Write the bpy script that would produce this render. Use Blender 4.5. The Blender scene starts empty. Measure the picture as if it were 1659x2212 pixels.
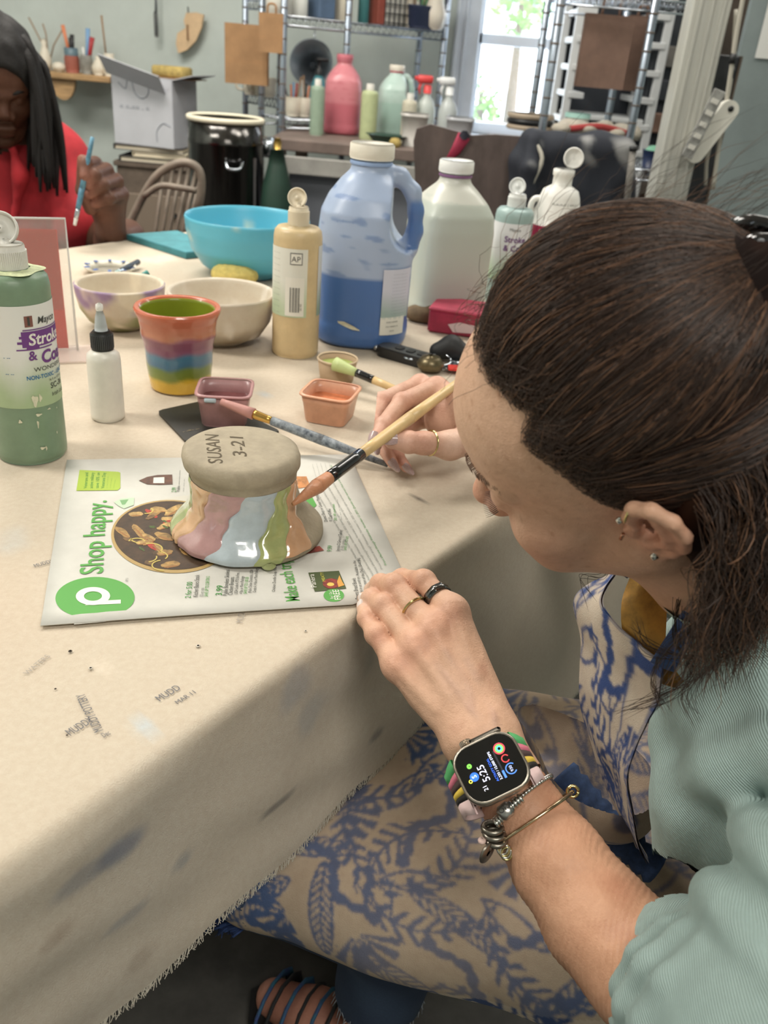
import bpy, bmesh, math, random
import numpy as np
from mathutils import Vector, Matrix
random.seed(7); rng = np.random.default_rng(7)
scene = bpy.context.scene
COL = scene.collection
V3 = lambda *a: np.array(a, float)

# ------------------------------------------------------------------ camera
F_PX, PX0, PY0 = 1850.0, 829.5, 1106.0            # focal length in pixels of the 1659x2212 frame
CAM = V3(0, 0, 1.17)
_p, _r = math.radians(28.3), math.radians(5.0)
c_f = V3(0, math.cos(_p), -math.sin(_p))
_r0 = V3(1, 0, 0); _u0 = np.cross(_r0, c_f)
c_r = _r0 * math.cos(_r) + _u0 * math.sin(_r)
c_u = -_r0 * math.sin(_r) + _u0 * math.cos(_r)
cam_d = bpy.data.cameras.new('camera'); cam = bpy.data.objects.new('camera', cam_d); COL.objects.link(cam)
cam.matrix_world = Matrix(((c_r[0], c_u[0], -c_f[0], CAM[0]), (c_r[1], c_u[1], -c_f[1], CAM[1]), (c_r[2], c_u[2], -c_f[2], CAM[2]), (0, 0, 0, 1)))
cam_d.sensor_fit = 'VERTICAL'; cam_d.sensor_height = 36.0; cam_d.sensor_width = 27.0
cam_d.lens = 36.0 * F_PX / 2212.0
cam_d.clip_start = 0.02; cam_d.clip_end = 200
cam_d.dof.use_dof = True; cam_d.dof.focus_distance = 0.72; cam_d.dof.aperture_fstop = cam_d.lens / 3.3
scene.camera = cam
def _ray(x, y): return c_f + (x - PX0) / F_PX * c_r - (y - PY0) / F_PX * c_u
def atd(x, y, d): return CAM + d * _ray(x, y)                                  # point at a depth along the view
def atz(x, y, z): q = _ray(x, y); return CAM + (z - CAM[2]) / q[2] * q          # point at a height
def aty(x, y, Y): q = _ray(x, y); return CAM + (Y - CAM[1]) / q[1] * q          # point at a distance into the room

# ------------------------------------------------------------------ world, lights, exposure
world = bpy.data.worlds.new('world'); scene.world = world; world.use_nodes = True
_bg = world.node_tree.nodes['Background']; _bg.inputs[0].default_value = (0.86, 0.93, 1.0, 1); _bg.inputs[1].default_value = 11.0
def area(name, loc, size, power, col=(1, 0.95, 0.87), rot=(0, 0, 0)):
    l = bpy.data.lights.new(name, 'AREA'); l.shape = 'RECTANGLE'; l.size, l.size_y = size; l.energy = power; l.color = col
    o = bpy.data.objects.new(name, l); o.location = loc; o.rotation_euler = rot; COL.objects.link(o); return o
LIGHTS = [(-1.8, 0.9, 46), (0.7, 2.2, 20), (-1.1, 2.5, 48), (1.5, 3.0, 30), (0.6, -0.8, 36)]
for k, (lx, ly, pw) in enumerate(LIGHTS):
    area('ceiling_lamp_light', (lx, ly, 2.70), (1.15, 0.55), pw)
scene.view_settings.view_transform = 'Standard'; scene.view_settings.look = 'None'
scene.view_settings.exposure = 0.06; scene.view_settings.gamma = 1.0; scene.view_settings.use_curve_mapping = False

try:
    cy = scene.cycles; cy.max_bounces = 6; cy.diffuse_bounces = 3; cy.glossy_bounces = 3; cy.transmission_bounces = 4; cy.transparent_max_bounces = 8; cy.adaptive_threshold = 0.04
except Exception: pass

# ------------------------------------------------------------------ materials
def lin(c):
    out = []
    for v in c[:3]:
        v = v / 255.0
        out.append(v / 12.92 if v <= 0.04045 else ((v + 0.055) / 1.055) ** 2.4)
    return (*out, 1.0)
MATS = {}
def mat(name, col, rough=0.6, metal=0.0, var=0.0, vscale=20, col2=None, bump=0.0, bscale=200, trans=0.0, alpha=1.0, coat=0.0, sss=0.0, spec=None, emit=0.0, attr=None, ior=None, stretch=None):
    if name in MATS: return MATS[name]
    m = bpy.data.materials.new(name); m.use_nodes = True; nt = m.node_tree; b = nt.nodes['Principled BSDF']
    b.inputs['Base Color'].default_value = lin(col); b.inputs['Roughness'].default_value = rough; b.inputs['Metallic'].default_value = metal
    if trans: b.inputs['Transmission Weight'].default_value = trans
    if ior: b.inputs['IOR'].default_value = ior
    if coat: b.inputs['Coat Weight'].default_value = coat; b.inputs['Coat Roughness'].default_value = 0.08
    if spec is not None: b.inputs['Specular IOR Level'].default_value = spec
    if sss: b.inputs['Subsurface Weight'].default_value = sss; b.inputs['Subsurface Radius'].default_value = (0.012, 0.005, 0.003); b.inputs['Subsurface Scale'].default_value = 0.6
    if alpha < 1: b.inputs['Alpha'].default_value = alpha
    if emit: b.inputs['Emission Color'].default_value = lin(col); b.inputs['Emission Strength'].default_value = emit
    tc = nt.nodes.new('ShaderNodeTexCoord'); vec = tc.outputs['Object']
    if stretch:
        mp = nt.nodes.new('ShaderNodeMapping'); mp.inputs['Scale'].default_value = stretch; nt.links.new(vec, mp.inputs[0]); vec = mp.outputs[0]
    base = None
    if attr:
        a = nt.nodes.new('ShaderNodeAttribute'); a.attribute_name = attr; base = a.outputs['Color']
        nt.links.new(base, b.inputs['Base Color'])
    if var or col2:
        n = nt.nodes.new('ShaderNodeTexNoise'); n.inputs['Scale'].default_value = vscale; n.inputs['Detail'].default_value = 6; n.inputs['Roughness'].default_value = 0.65
        nt.links.new(vec, n.inputs['Vector'])
        r = nt.nodes.new('ShaderNodeValToRGB'); r.color_ramp.elements[0].position = 0.36; r.color_ramp.elements[1].position = 0.66
        if base is None:
            c2 = col2 if col2 else tuple(max(0, v * (1 - var)) for v in col)
            r.color_ramp.elements[0].color = lin(c2); r.color_ramp.elements[1].color = lin(col)
            nt.links.new(n.outputs['Fac'], r.inputs[0]); nt.links.new(r.outputs[0], b.inputs['Base Color'])
        else:
            g = 1 - var
            r.color_ramp.elements[0].color = (g, g * 0.97, g * 0.95, 1); r.color_ramp.elements[1].color = (1, 1, 1, 1)
            mx = nt.nodes.new('ShaderNodeMix'); mx.data_type = 'RGBA'; mx.blend_type = 'MULTIPLY'; mx.inputs[0].default_value = 1
            nt.links.new(n.outputs['Fac'], r.inputs[0]); nt.links.new(base, mx.inputs[6]); nt.links.new(r.outputs[0], mx.inputs[7]); nt.links.new(mx.outputs[2], b.inputs['Base Color'])
    if bump:
        n2 = nt.nodes.new('ShaderNodeTexNoise'); n2.inputs['Scale'].default_value = bscale; n2.inputs['Detail'].default_value = 4
        nt.links.new(vec, n2.inputs['Vector'])
        bp = nt.nodes.new('ShaderNodeBump'); bp.inputs['Strength'].default_value = bump; bp.inputs['Distance'].default_value = 0.002
        nt.links.new(n2.outputs['Fac'], bp.inputs['Height']); nt.links.new(bp.outputs[0], b.inputs['Normal'])
    MATS[name] = m
    return m
def nodes_of(m): return m.node_tree, m.node_tree.nodes['Principled BSDF']

# ------------------------------------------------------------------ object helpers
XF = {}
def _link(o, parent):
    COL.objects.link(o)
    if parent is not None: o.parent = parent
    return o
def tag(o, label, cat, group=None, kind=None):
    if label: o['label'] = label
    if cat: o['category'] = cat
    if group: o['group'] = group
    if kind: o['kind'] = kind
    return o
def thing(name, label, cat, loc=(0, 0, 0), rotz=0.0, group=None, matrix=None):
    o = bpy.data.objects.new(name, None); o.empty_display_size = 0.02
    M = matrix if matrix is not None else Matrix.Translation(Vector(loc)) @ Matrix.Rotation(rotz, 4, 'Z')
    o.matrix_world = M; XF[o.name] = M
    COL.objects.link(o); tag(o, label, cat, group); return o
def loc_of(parent, v):
    """world points -> the frame of a thing"""
    p = parent
    while p is not None and p.name not in XF: p = p.parent
    M = np.array(XF[p.name].inverted()) if p is not None else np.eye(4)
    v = np.asarray(v, float); return v @ M[:3, :3].T + M[:3, 3]
def mesh(name, v, f, m, parent=None, smooth=True, world=False, attr=None, label=None):
    me = bpy.data.meshes.new(name); v = np.asarray(v, float).reshape(-1, 3)
    if world and parent is not None: v = loc_of(parent, v)
    if isinstance(f, np.ndarray):
        k = f.shape[1]; me.vertices.add(len(v)); me.vertices.foreach_set('co', v.ravel())
        me.loops.add(f.size); me.loops.foreach_set('vertex_index', f.ravel().astype(np.int32))
        me.polygons.add(len(f)); me.polygons.foreach_set('loop_start', np.arange(0, f.size, k, dtype=np.int32)); me.update(calc_edges=True)
    else:
        me.from_pydata([tuple(p) for p in v], [], [tuple(q) for q in f]); me.update()
    if smooth: me.polygons.foreach_set('use_smooth', [True] * len(me.polygons))
    if attr is not None:
        a = me.color_attributes.new('Col', 'FLOAT_COLOR', 'POINT'); c = np.ones((len(v), 4), np.float32); c[:, :3] = attr; a.data.foreach_set('color', c.ravel())
    if m is not None: me.materials.append(m)
    o = _link(bpy.data.objects.new(name, me), parent)
    if label: o['label'] = label
    return o
def sharpen(o, deg=40):
    o.data.update()
    try: o.data.set_sharp_from_angle(angle=math.radians(deg))
    except Exception: pass
    return o
def join(*parts):
    V, Fc, n = [], [], 0
    for v, f in parts:
        v = np.asarray(v, float).reshape(-1, 3); V.append(v); Fc += [tuple(int(i) + n for i in q) for q in f]; n += len(v)
    return np.concatenate(V), Fc
def grid_faces(nu, nv, wrap=False):
    f = []
    for i in range(nu - 1):
        for j in range(nv if wrap else nv - 1):
            j2 = (j + 1) % nv; f.append((i * nv + j, i * nv + j2, (i + 1) * nv + j2, (i + 1) * nv + j))
    return f
def lathe(prof, n=40, closed=True, off=(0, 0, 0), sx=1.0, sy=1.0, power=2.0):
    """profile of (radius, height); power > 2 squares the section"""
    a = np.arange(n) * 2 * math.pi / n; c, s = np.cos(a), np.sin(a)
    k = (np.abs(c) ** power + np.abs(s) ** power) ** (-1.0 / power)
    V = np.array([[(r * k[j] * c[j] * sx + off[0], r * k[j] * s[j] * sy + off[1], z + off[2]) for j in range(n)] for r, z in prof]).reshape(-1, 3)
    f = [tuple(reversed(q)) for q in grid_faces(len(prof), n, True)]
    if closed:
        f.append(tuple(reversed(range(n)))); f.append(tuple((len(prof) - 1) * n + j for j in range(n)))
    return V, f
def box(c, s, bev=0.0, rz=0.0):
    """a box with chamfered edges; c is its centre"""
    hx, hy, hz = s[0] / 2, s[1] / 2, s[2] / 2
    if bev <= 0:
        V = np.array([(x, y, z) for z in (-hz, hz) for x, y in ((-hx, -hy), (hx, -hy), (hx, hy), (-hx, hy))])
        f = [(3, 2, 1, 0), (4, 5, 6, 7), (0, 1, 5, 4), (1, 2, 6, 5), (2, 3, 7, 6), (3, 0, 4, 7)]
    else:
        rings = []
        for z, ins in ((-hz, bev), (-hz + bev, 0), (hz - bev, 0), (hz, bev)):
            x, y = hx - ins, hy - ins; b = bev
            rings += [(-x + b, -y, z), (x - b, -y, z), (x, -y + b, z), (x, y - b, z), (x - b, y, z), (-x + b, y, z), (-x, y - b, z), (-x, -y + b, z)]
        V = np.array(rings); f = grid_faces(4, 8, True) + [tuple(reversed(range(8))), tuple(range(24, 32))]
    if rz:
        R = np.array(((math.cos(rz), -math.sin(rz), 0), (math.sin(rz), math.cos(rz), 0), (0, 0, 1))); V = V @ R.T
    return V + np.asarray(c, float), f
def tube(path, rad, n=8, cap=True, flat=1.0, up=None):
    P = np.asarray(path, float); m = len(P); R = np.full(m, rad) if np.isscalar(rad) else np.asarray(rad, float)
    T = np.gradient(P, axis=0); T /= np.linalg.norm(T, axis=1)[:, None] + 1e-12
    up = V3(0, 0, 1) if up is None else np.asarray(up, float)
    if abs(T[0] @ up) > 0.9: up = V3(1, 0, 0)
    a = np.arange(n) * 2 * math.pi / n; V = []; N = up
    for i in range(m):
        N = N - T[i] * (N @ T[i]); N /= np.linalg.norm(N) + 1e-12; B = np.cross(T[i], N)
        V.append(P[i] + R[i] * (np.cos(a)[:, None] * N * flat + np.sin(a)[:, None] * B))
    f = grid_faces(m, n, True)
    if cap: f += [tuple(reversed(range(n))), tuple((m - 1) * n + j for j in range(n))]
    return np.concatenate(V), f
def spline(pts, n=24):
    """Catmull-Rom through points (any dimension)"""
    P = np.asarray(pts, float); P = np.concatenate([[2 * P[0] - P[1]], P, [2 * P[-1] - P[-2]]]); m = len(P) - 3; out = []
    for t in np.linspace(0, m - 1e-6, n):
        i = int(t); u = t - i; a, b, c, d = P[i:i + 4]
        out.append(0.5 * (2 * b + (c - a) * u + (2 * a - 5 * b + 4 * c - d) * u * u + (3 * b - a - 3 * c + d) * u ** 3))
    return np.array(out)
def prism(poly, z0, z1, off=(0, 0, 0)):
    P = np.asarray(poly, float); n = len(P)
    V = np.concatenate([np.c_[P, np.full(n, z0)], np.c_[P, np.full(n, z1)]]) + np.asarray(off, float)
    return V, [tuple(reversed(range(n))), tuple(range(n, 2 * n))] + [(i, (i + 1) % n, n + (i + 1) % n, n + i) for i in range(n)]
def rrect(w, h, r, n=5):
    out = []
    for cx, cy, a0 in ((w / 2 - r, h / 2 - r, 0), (-w / 2 + r, h / 2 - r, 90), (-w / 2 + r, -h / 2 + r, 180), (w / 2 - r, -h / 2 + r, 270)):
        for k in range(n + 1): a = math.radians(a0 + 90 * k / n); out.append((cx + r * math.cos(a), cy + r * math.sin(a)))
    return np.array(out)
def frame3(o, x, y):
    """matrix with origin o, x axis along x, z normal to x and y"""
    x = np.asarray(x, float); x = x / np.linalg.norm(x); y = np.asarray(y, float); z = np.cross(x, y); z /= np.linalg.norm(z); y = np.cross(z, x)
    M = np.eye(4); M[:3, 0], M[:3, 1], M[:3, 2], M[:3, 3] = x, y, z, o; return M
def apply(M, vf):
    v, f = vf; v = np.asarray(v, float); return v @ M[:3, :3].T + M[:3, 3], f
_txt = {}
def glyphs(s, size=1.0, align='LEFT', ext=0.0, bold=0.0, shear=0.0, sx=1.0):
    k = (s, bold, shear, align)
    if k not in _txt:
        c = bpy.data.curves.new('t', 'FONT'); c.body = s; c.size = 1.0; c.align_x = align; c.resolution_u = 3; c.offset = bold; c.shear = shear
        o = bpy.data.objects.new('t', c); me = bpy.data.meshes.new_from_object(o)
        _txt[k] = (np.array([v.co[:] for v in me.vertices]).reshape(-1, 3), [tuple(p.vertices) for p in me.polygons])
        bpy.data.objects.remove(o); bpy.data.curves.remove(c); bpy.data.meshes.remove(me)
    v, f = _txt[k]; v = v.copy() * size; v[:, 0] *= sx
    return v, f
def txt(name, s, size, M, m, parent, lift=0.0004, wrap=None, **kw):
    """lettering laid on the plane M, or round a cylinder of radius wrap (M's x then runs along the arc)"""
    v, f = glyphs(s, size, **kw)
    if len(v) == 0: return None
    v[:, 2] += lift
    if wrap: r = wrap + v[:, 2]; a = v[:, 0] / wrap; v = np.c_[r * np.sin(a), v[:, 1], r * np.cos(a)]
    v = v @ M[:3, :3].T + M[:3, 3]
    return mesh(name, v, f, m, parent, smooth=False)

# ------------------------------------------------------------------ signed-distance sculpting
class Sdf:
    """smooth unions of tapered limbs and ellipsoids on a grid, meshed by surface nets"""
    def __init__(s, lo, hi, h):
        s.lo = np.asarray(lo, float); s.h = h; s.n = np.ceil((np.asarray(hi) - s.lo) / h).astype(int) + 1
        s.F = np.full(s.n, 0.05, np.float32); s.ax = [s.lo[i] + h * np.arange(s.n[i]) for i in range(3)]
    def _win(s, lo, hi):
        a = np.clip(np.floor((np.asarray(lo) - s.lo) / s.h).astype(int), 0, s.n - 1); b = np.clip(np.ceil((np.asarray(hi) - s.lo) / s.h).astype(int) + 1, 1, s.n)
        sl = tuple(slice(a[i], b[i]) for i in range(3))
        X = np.stack(np.meshgrid(*[s.ax[i][sl[i]].astype(np.float32) for i in range(3)], indexing='ij'), -1)
        return sl, X
    def _mix(s, sl, d, k, op):
        F = s.F[sl]
        if op == 'cut': a, b = F, -d; h = np.clip(0.5 - 0.5 * (a - b) / k, 0, 1) if k > 0 else (b > a); s.F[sl] = a * (1 - h) + b * h + k * h * (1 - h)
        elif op == 'and': a, b = F, d; h = np.clip(0.5 - 0.5 * (a - b) / k, 0, 1); s.F[sl] = a * (1 - h) + b * h + k * h * (1 - h)
        else: h = np.clip(0.5 + 0.5 * (F - d) / k, 0, 1) if k > 0 else (d < F); s.F[sl] = F * (1 - h) + d * h - k * h * (1 - h)
    def cone(s, a, b, ra, rb, k=0.006, op='add'):
        a = np.asarray(a, float); b = np.asarray(b, float); m = max(ra, rb) + 2 * k + 0.012
        sl, X = s._win(np.minimum(a, b) - m, np.maximum(a, b) + m)
        if X.size == 0: return s
        ba = (b - a).astype(np.float32); pa = X - a.astype(np.float32); t = np.clip(pa @ ba / max(float(ba @ ba), 1e-12), 0, 1)
        d = np.linalg.norm(pa - t[..., None] * ba, axis=-1) - (ra + (rb - ra) * t)
        s._mix(sl, d, k, op); return s
    def path(s, pts, rads, k=0.006, op='add'):
        for i in range(len(pts) - 1): s.cone(pts[i], pts[i + 1], rads[i], rads[i + 1], k, op)
        return s
    def ell(s, c, r, R=None, k=0.006, op='add'):
        c = np.asarray(c, float); r = np.asarray(r, float); m = r.max() + 2 * k + 0.012
        sl, X = s._win(c - m, c + m)
        if X.size == 0: return s
        q = X - c.astype(np.float32)
        if R is not None: q = q @ np.asarray(R, np.float32)
        k0 = np.linalg.norm(q / r.astype(np.float32), axis=-1); k1 = np.linalg.norm(q / (r * r).astype(np.float32), axis=-1)
        s._mix(sl, k0 * (k0 - 1) / np.maximum(k1, 1e-9), k, op); return s
    def mesh(s, iters=1):
        F = s.F; ins = F < 0; nx, ny, nz = F.shape
        cs = [(i, j, k) for i in (0, 1) for j in (0, 1) for k in (0, 1)]
        cnt = sum(ins[i:nx - 1 + i, j:ny - 1 + j, k:nz - 1 + k].astype(np.int8) for i, j, k in cs)
        act = (cnt > 0) & (cnt < 8); idx = np.argwhere(act); vid = np.full(act.shape, -1, np.int64); vid[act] = np.arange(len(idx))
        acc = np.zeros((len(idx), 3)); num = np.zeros(len(idx))
        for p in cs:
            for ax in range(3):
                if p[ax]: continue
                q = list(p); q[ax] = 1
                fa = F[idx[:, 0] + p[0], idx[:, 1] + p[1], idx[:, 2] + p[2]]; fb = F[idx[:, 0] + q[0], idx[:, 1] + q[1], idx[:, 2] + q[2]]
                c = (fa < 0) != (fb < 0); t = fa / np.where(c, fa - fb, 1)
                pt = np.tile(np.array(p, float), (len(idx), 1)); pt[:, ax] += t; acc += np.where(c[:, None], pt, 0); num += c
        V = s.lo + s.h * (idx + acc / np.maximum(num, 1)[:, None]); quads = []
        for ax in range(3):
            a, b = (ax + 1) % 3, (ax + 2) % 3
            sl0 = [slice(None)] * 3; sl1 = [slice(None)] * 3; sl0[ax] = slice(0, -1); sl1[ax] = slice(1, None)
            i0, i1 = ins[tuple(sl0)], ins[tuple(sl1)]; e = np.argwhere(i0 != i1)
            e = e[(e[:, a] > 0) & (e[:, b] > 0) & (e[:, a] < F.shape[a] - 1) & (e[:, b] < F.shape[b] - 1)]
            if not len(e): continue
            def cell(da, db): q = e.copy(); q[:, a] += da; q[:, b] += db; return vid[q[:, 0], q[:, 1], q[:, 2]]
            Q = np.stack([cell(-1, -1), cell(0, -1), cell(0, 0), cell(-1, 0)], 1); fl = ~i0[tuple(e.T)]
            Q[fl] = Q[fl][:, ::-1]; quads.append(Q)
        Q = np.concatenate(quads); Q = Q[(Q >= 0).all(1)]
        for _ in range(iters): V = relax(V, Q)
        return V, Q
def relax(V, Q, lam=0.5):
    acc = np.zeros_like(V); num = np.zeros(len(V)); k = Q.shape[1]
    for i in range(k):
        a, b = Q[:, i], Q[:, (i + 1) % k]
        np.add.at(acc, a, V[b]); np.add.at(num, a, 1); np.add.at(acc, b, V[a]); np.add.at(num, b, 1)
    return V + lam * (acc / np.maximum(num, 1)[:, None] - V)
def vnorm(V, Q):
    n = np.cross(V[Q[:, 1]] - V[Q[:, 0]], V[Q[:, 2]] - V[Q[:, 0]]); N = np.zeros_like(V)
    for i in range(Q.shape[1]): np.add.at(N, Q[:, i], n)
    return N / (np.linalg.norm(N, axis=1)[:, None] + 1e-12)
def cut_mesh(V, Q, keep):
    Q = Q[keep[Q].all(1)]; u, inv = np.unique(Q, return_inverse=True); return V[u], inv.reshape(Q.shape), u
def vnoise(P, scale, seed=0):
    """cheap smooth noise: sums of sines in random directions, about -1..1"""
    r = np.random.default_rng(seed); out = np.zeros(len(P))
    for i in range(7):
        d = r.normal(size=3); d /= np.linalg.norm(d); out += np.sin(P @ d * scale * r.uniform(0.7, 1.6) + r.uniform(0, 6.28))
    return out / 4.0

# ================================================================== the room
M_wall = mat('wall_paint', (196, 205, 200), 0.75, var=0.06, vscale=3, bump=0.05, bscale=120)
M_wallr = mat('wall_paint_right', (140, 152, 152), 0.75, var=0.08, vscale=4)
M_ceil = mat('ceiling_paint', (235, 233, 226), 0.9)
M_floor = mat('concrete', (92, 90, 86), 0.7, var=0.35, vscale=6, bump=0.1, bscale=60)
M_trim = mat('white_trim', (214, 222, 232), 0.5, var=0.05, vscale=8)
M_frame = mat('sash_white', (225, 230, 236), 0.45)
M_wood = mat('pale_wood', (196, 158, 112), 0.55, var=0.22, vscale=10, stretch=(1, 8, 8))
M_dark = mat('black_plastic', (30, 31, 33), 0.45)
M_chrome = mat('chrome_wire', (196, 202, 210), 0.22, metal=1.0)
M_kraft = mat('kraft_paper', (168, 130, 92), 0.85, var=0.10, vscale=14, bump=0.12, bscale=30)
M_white = mat('white_plastic', (232, 230, 224), 0.4)
M_cream = mat('cream_ceramic', (226, 218, 200), 0.5, var=0.06, vscale=30)
def struct(name, vf, m): o = mesh(name, vf[0], vf[1], m, smooth=False); o['kind'] = 'structure'; return o
XL, XR, YN, YB, ZC = -2.6, 2.6, -2.4, 4.32, 2.8
struct('floor', box((0, 1.0, -0.05), (XR - XL + 0.4, YB - YN + 0.4, 0.1)), M_floor)
struct('ceiling', box((0, 1.0, ZC + 0.05), (XR - XL + 0.4, YB - YN + 0.4, 0.1)), M_ceil)
struct('wall_left', box((XL - 0.05, 1.0, ZC / 2), (0.1, YB - YN, ZC)), M_wall)
struct('wall_far_right', box((XR + 0.05, 1.0, ZC / 2), (0.1, YB - YN, ZC)), M_wall)
struct('wall_front', box((0, YN - 0.05, ZC / 2), (XR - XL, 0.1, ZC)), M_wall)
WX0, WX1, WZ0, WZ1 = 0.225, 0.575, 0.86, 2.25            # window opening in the back wall
_b = [box(((XL + WX0) / 2, YB + 0.05, ZC / 2), (WX0 - XL, 0.1, ZC)), box(((WX1 + XR) / 2, YB + 0.05, ZC / 2), (XR - WX1, 0.1, ZC)),
      box(((WX0 + WX1) / 2, YB + 0.05, WZ0 / 2), (WX1 - WX0, 0.1, WZ0)), box(((WX0 + WX1) / 2, YB + 0.05, (WZ1 + ZC) / 2), (WX1 - WX0, 0.1, ZC - WZ1))]
struct('wall_back', join(*_b), M_wall)
struct('wall_right', box((1.78, 3.06, ZC / 2), (1.64, 0.1, ZC)), M_wallr)
# ceiling lamps the lights belong to
M_lampframe = mat('lamp_frame', (225, 225, 220), 0.4)
for (lx, ly, _w), _lb in zip(LIGHTS, ('over the near end of the table', 'over the far end of the table', 'over the printed box corner', 'over the support column', 'behind the seated painter')):
    t = thing('ceiling_lamp', 'flat white ceiling light panel ' + _lb, 'lamp', (lx, ly, 2.72), group='ceiling light panels')
    mesh('frame', *join(box((0, 0.3, 0.04), (1.25, 0.04, 0.08)), box((0, -0.3, 0.04), (1.25, 0.04, 0.08)), box((0.61, 0, 0.04), (0.04, 0.6, 0.08)), box((-0.61, 0, 0.04), (0.04, 0.6, 0.08))), M_lampframe, t, False)
# window: casing, sashes, rails, glass
win = mesh('window_1', *join(box((WX0 - 0.045, YB - 0.02, 1.5), (0.11, 0.06, 1.5), 0.006), box((WX1 + 0.10, YB - 0.02, 1.5), (0.22, 0.06, 1.5), 0.006), box(((WX0 + WX1) / 2, YB - 0.04, WZ0 - 0.02), (0.62, 0.14, 0.04), 0.006)), M_trim, smooth=False); win['kind'] = 'structure'
for zc, hh in ((WZ0 + 0.025, 0.05), (1.245, 0.045), (1.62, 0.04), (WZ1 - 0.02, 0.04)):
    mesh('sash_rail', *box(((WX0 + WX1) / 2, YB + 0.045, zc), (WX1 - WX0, 0.04, hh), 0.004), M_frame, win, False)
for xc in (WX0 + 0.014, WX1 - 0.014): mesh('sash_stile', *box((xc, YB + 0.045, (WZ0 + WZ1) / 2), (0.028, 0.04, WZ1 - WZ0), 0.003), M_frame, win, False)
M_glass = mat('window_glass', (250, 252, 255), 0.02, alpha=0.12, spec=0.3)
for z0, z1 in ((WZ0 + 0.05, 1.222), (1.268, 1.60), (1.64, WZ1 - 0.04)):
    mesh('pane', *box(((WX0 + WX1) / 2, YB + 0.045, (z0 + z1) / 2), (WX1 - WX0 - 0.05, 0.004, z1 - z0)), M_glass, win, False)
mesh('casing_moulding', *join(*[box((x, YB - 0.055, 1.5), (0.012, 0.02, 1.5), 0.003) for x in (WX0 - 0.09, WX0 - 0.055, WX1 + 0.03, WX1 + 0.165, WX1 + 0.2)]), M_trim, win, False)
# outdoors beyond the glass
M_out = mat('outdoor_pale', (232, 236, 240), 0.8)
g = struct('ground_outside', box((1, 9.6, 0.2), (14, 10.2, 0.1)), M_out)
hs = thing('neighbour_house', 'pale house across the street seen through the window', 'building', (0.9, 9.5, 0.25))
mesh('wall', *box((0, 0, 0.9), (5, 0.3, 1.8)), mat('siding', (236, 238, 240), 0.8), hs, False)
mesh('eave', *box((0, -0.35, 1.42), (5.2, 0.5, 0.12)), mat('eave_grey', (150, 165, 185), 0.7), hs, False)
mesh('roof', *box((0, -0.1, 1.95), (5.3, 0.9, 0.14)), mat('roof_pale', (200, 208, 220), 0.7), hs, False)
M_leaf = mat('leaf_green', (120, 170, 70), 0.6, var=0.4, vscale=30); M_bark = mat('bark', (92, 78, 62), 0.8, bump=0.3, bscale=80)
def foliage(name, label, c, r, n, seed):
    t = thing(name, label, 'bush' if c[2] < 1 else 'tree', (c[0], c[1], 0.25)); q = np.random.default_rng(seed); V = []; Fc = []
    for i in range(n):
        d = q.normal(size=3); d /= np.linalg.norm(d); p = np.asarray(c) + d * np.asarray(r) * q.uniform(0.3, 1) ** 0.6; a = q.normal(size=3); a /= np.linalg.norm(a); b = np.cross(a, d); b /= np.linalg.norm(b) + 1e-9; s = q.uniform(0.02, 0.045)
        k = len(V); V += [p - a * s, p + b * s * 0.45, p + a * s, p - b * s * 0.45]; Fc.append((k, k + 1, k + 2, k + 3))
    mesh('foliage', V, Fc, M_leaf, t, False, world=True); mesh('stem', *tube([(c[0], c[1], 0.25), (c[0] + 0.02, c[1], (0.25 + c[2]) / 2), (c[0], c[1], c[2] + r[2] * 0.5)], [0.05, 0.04, 0.015], 8), M_bark, t, world=True)
foliage('garden_bush', 'leafy green bush low outside the window', aty(1035, 240, 6.0), (0.16, 0.2, 0.22), 260, 3)
foliage('garden_tree', 'leafy tree branches at the top of the window', aty(1125, 15, 6.0), (0.2, 0.25, 0.22), 300, 4)

# ---------------------------------------------------------------- left wall: shelf with pots, hangings
def mpp(x, y, Y): return float(np.linalg.norm(aty(x + 1, y, Y) - aty(x, y, Y)))
sh_l, sh_r = aty(60, 150, 4.2), aty(252, 158, 4.2); sz = (sh_l[2] + sh_r[2]) / 2 - 0.005
t = thing('wall_shelf', 'narrow pale wood shelf on the grey wall holding pots', 'shelf', (sh_l[0], 4.2, sz))
L = sh_r[0] - sh_l[0]
mesh('board', *box((L / 2, 0, -0.012), (L, 0.2, 0.024), 0.003), M_wood, t, False)
pr = [(-0.055, 0)] + [(0.055 * math.cos(math.radians(a)) * -1, -0.085 * math.sin(math.radians(a))) for a in range(10, 171, 20)] + [(0.055, 0)]
bk = prism(pr, -0.012, 0.012); bv = bk[0]; bv = np.c_[bv[:, 0] + L - 0.22, bv[:, 2] - 0.06, bv[:, 1] - 0.024]
mesh('bracket', bv, bk[1], M_wood, t, False)
def pot_on(px, py, Y, name, label, cat, prof, m, z=None, group=None, extra=None, power=2.0):
    p = aty(px, py, Y); s = mpp(px, py, Y)
    t = thing(name, label, cat, (p[0], Y, p[2] if z is None else z), group=group)
    mesh('body', *lathe([(r * s, h * s) for r, h in prof], 24, power=power), m, t)
    if extra: extra(t, s)
    return t
def sticks(items):
    def go(t, s):
        for nm, c, x0, h0, x1, h1, w in items: mesh(nm, *tube([(x0 * s, 0, h0 * s), ((x0 + x1) / 2 * s, 0.002, (h0 + h1) / 2 * s), (x1 * s, 0.004, h1 * s)], [w * s, w * s, w * s * 1.2], 8), c, t)
    return go
M_terra = mat('terracotta', (166, 96, 80), 0.7, var=0.1, vscale=30); M_stone = mat('stoneware_grey', (150, 148, 140), 0.6, var=0.2, vscale=40)
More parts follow.
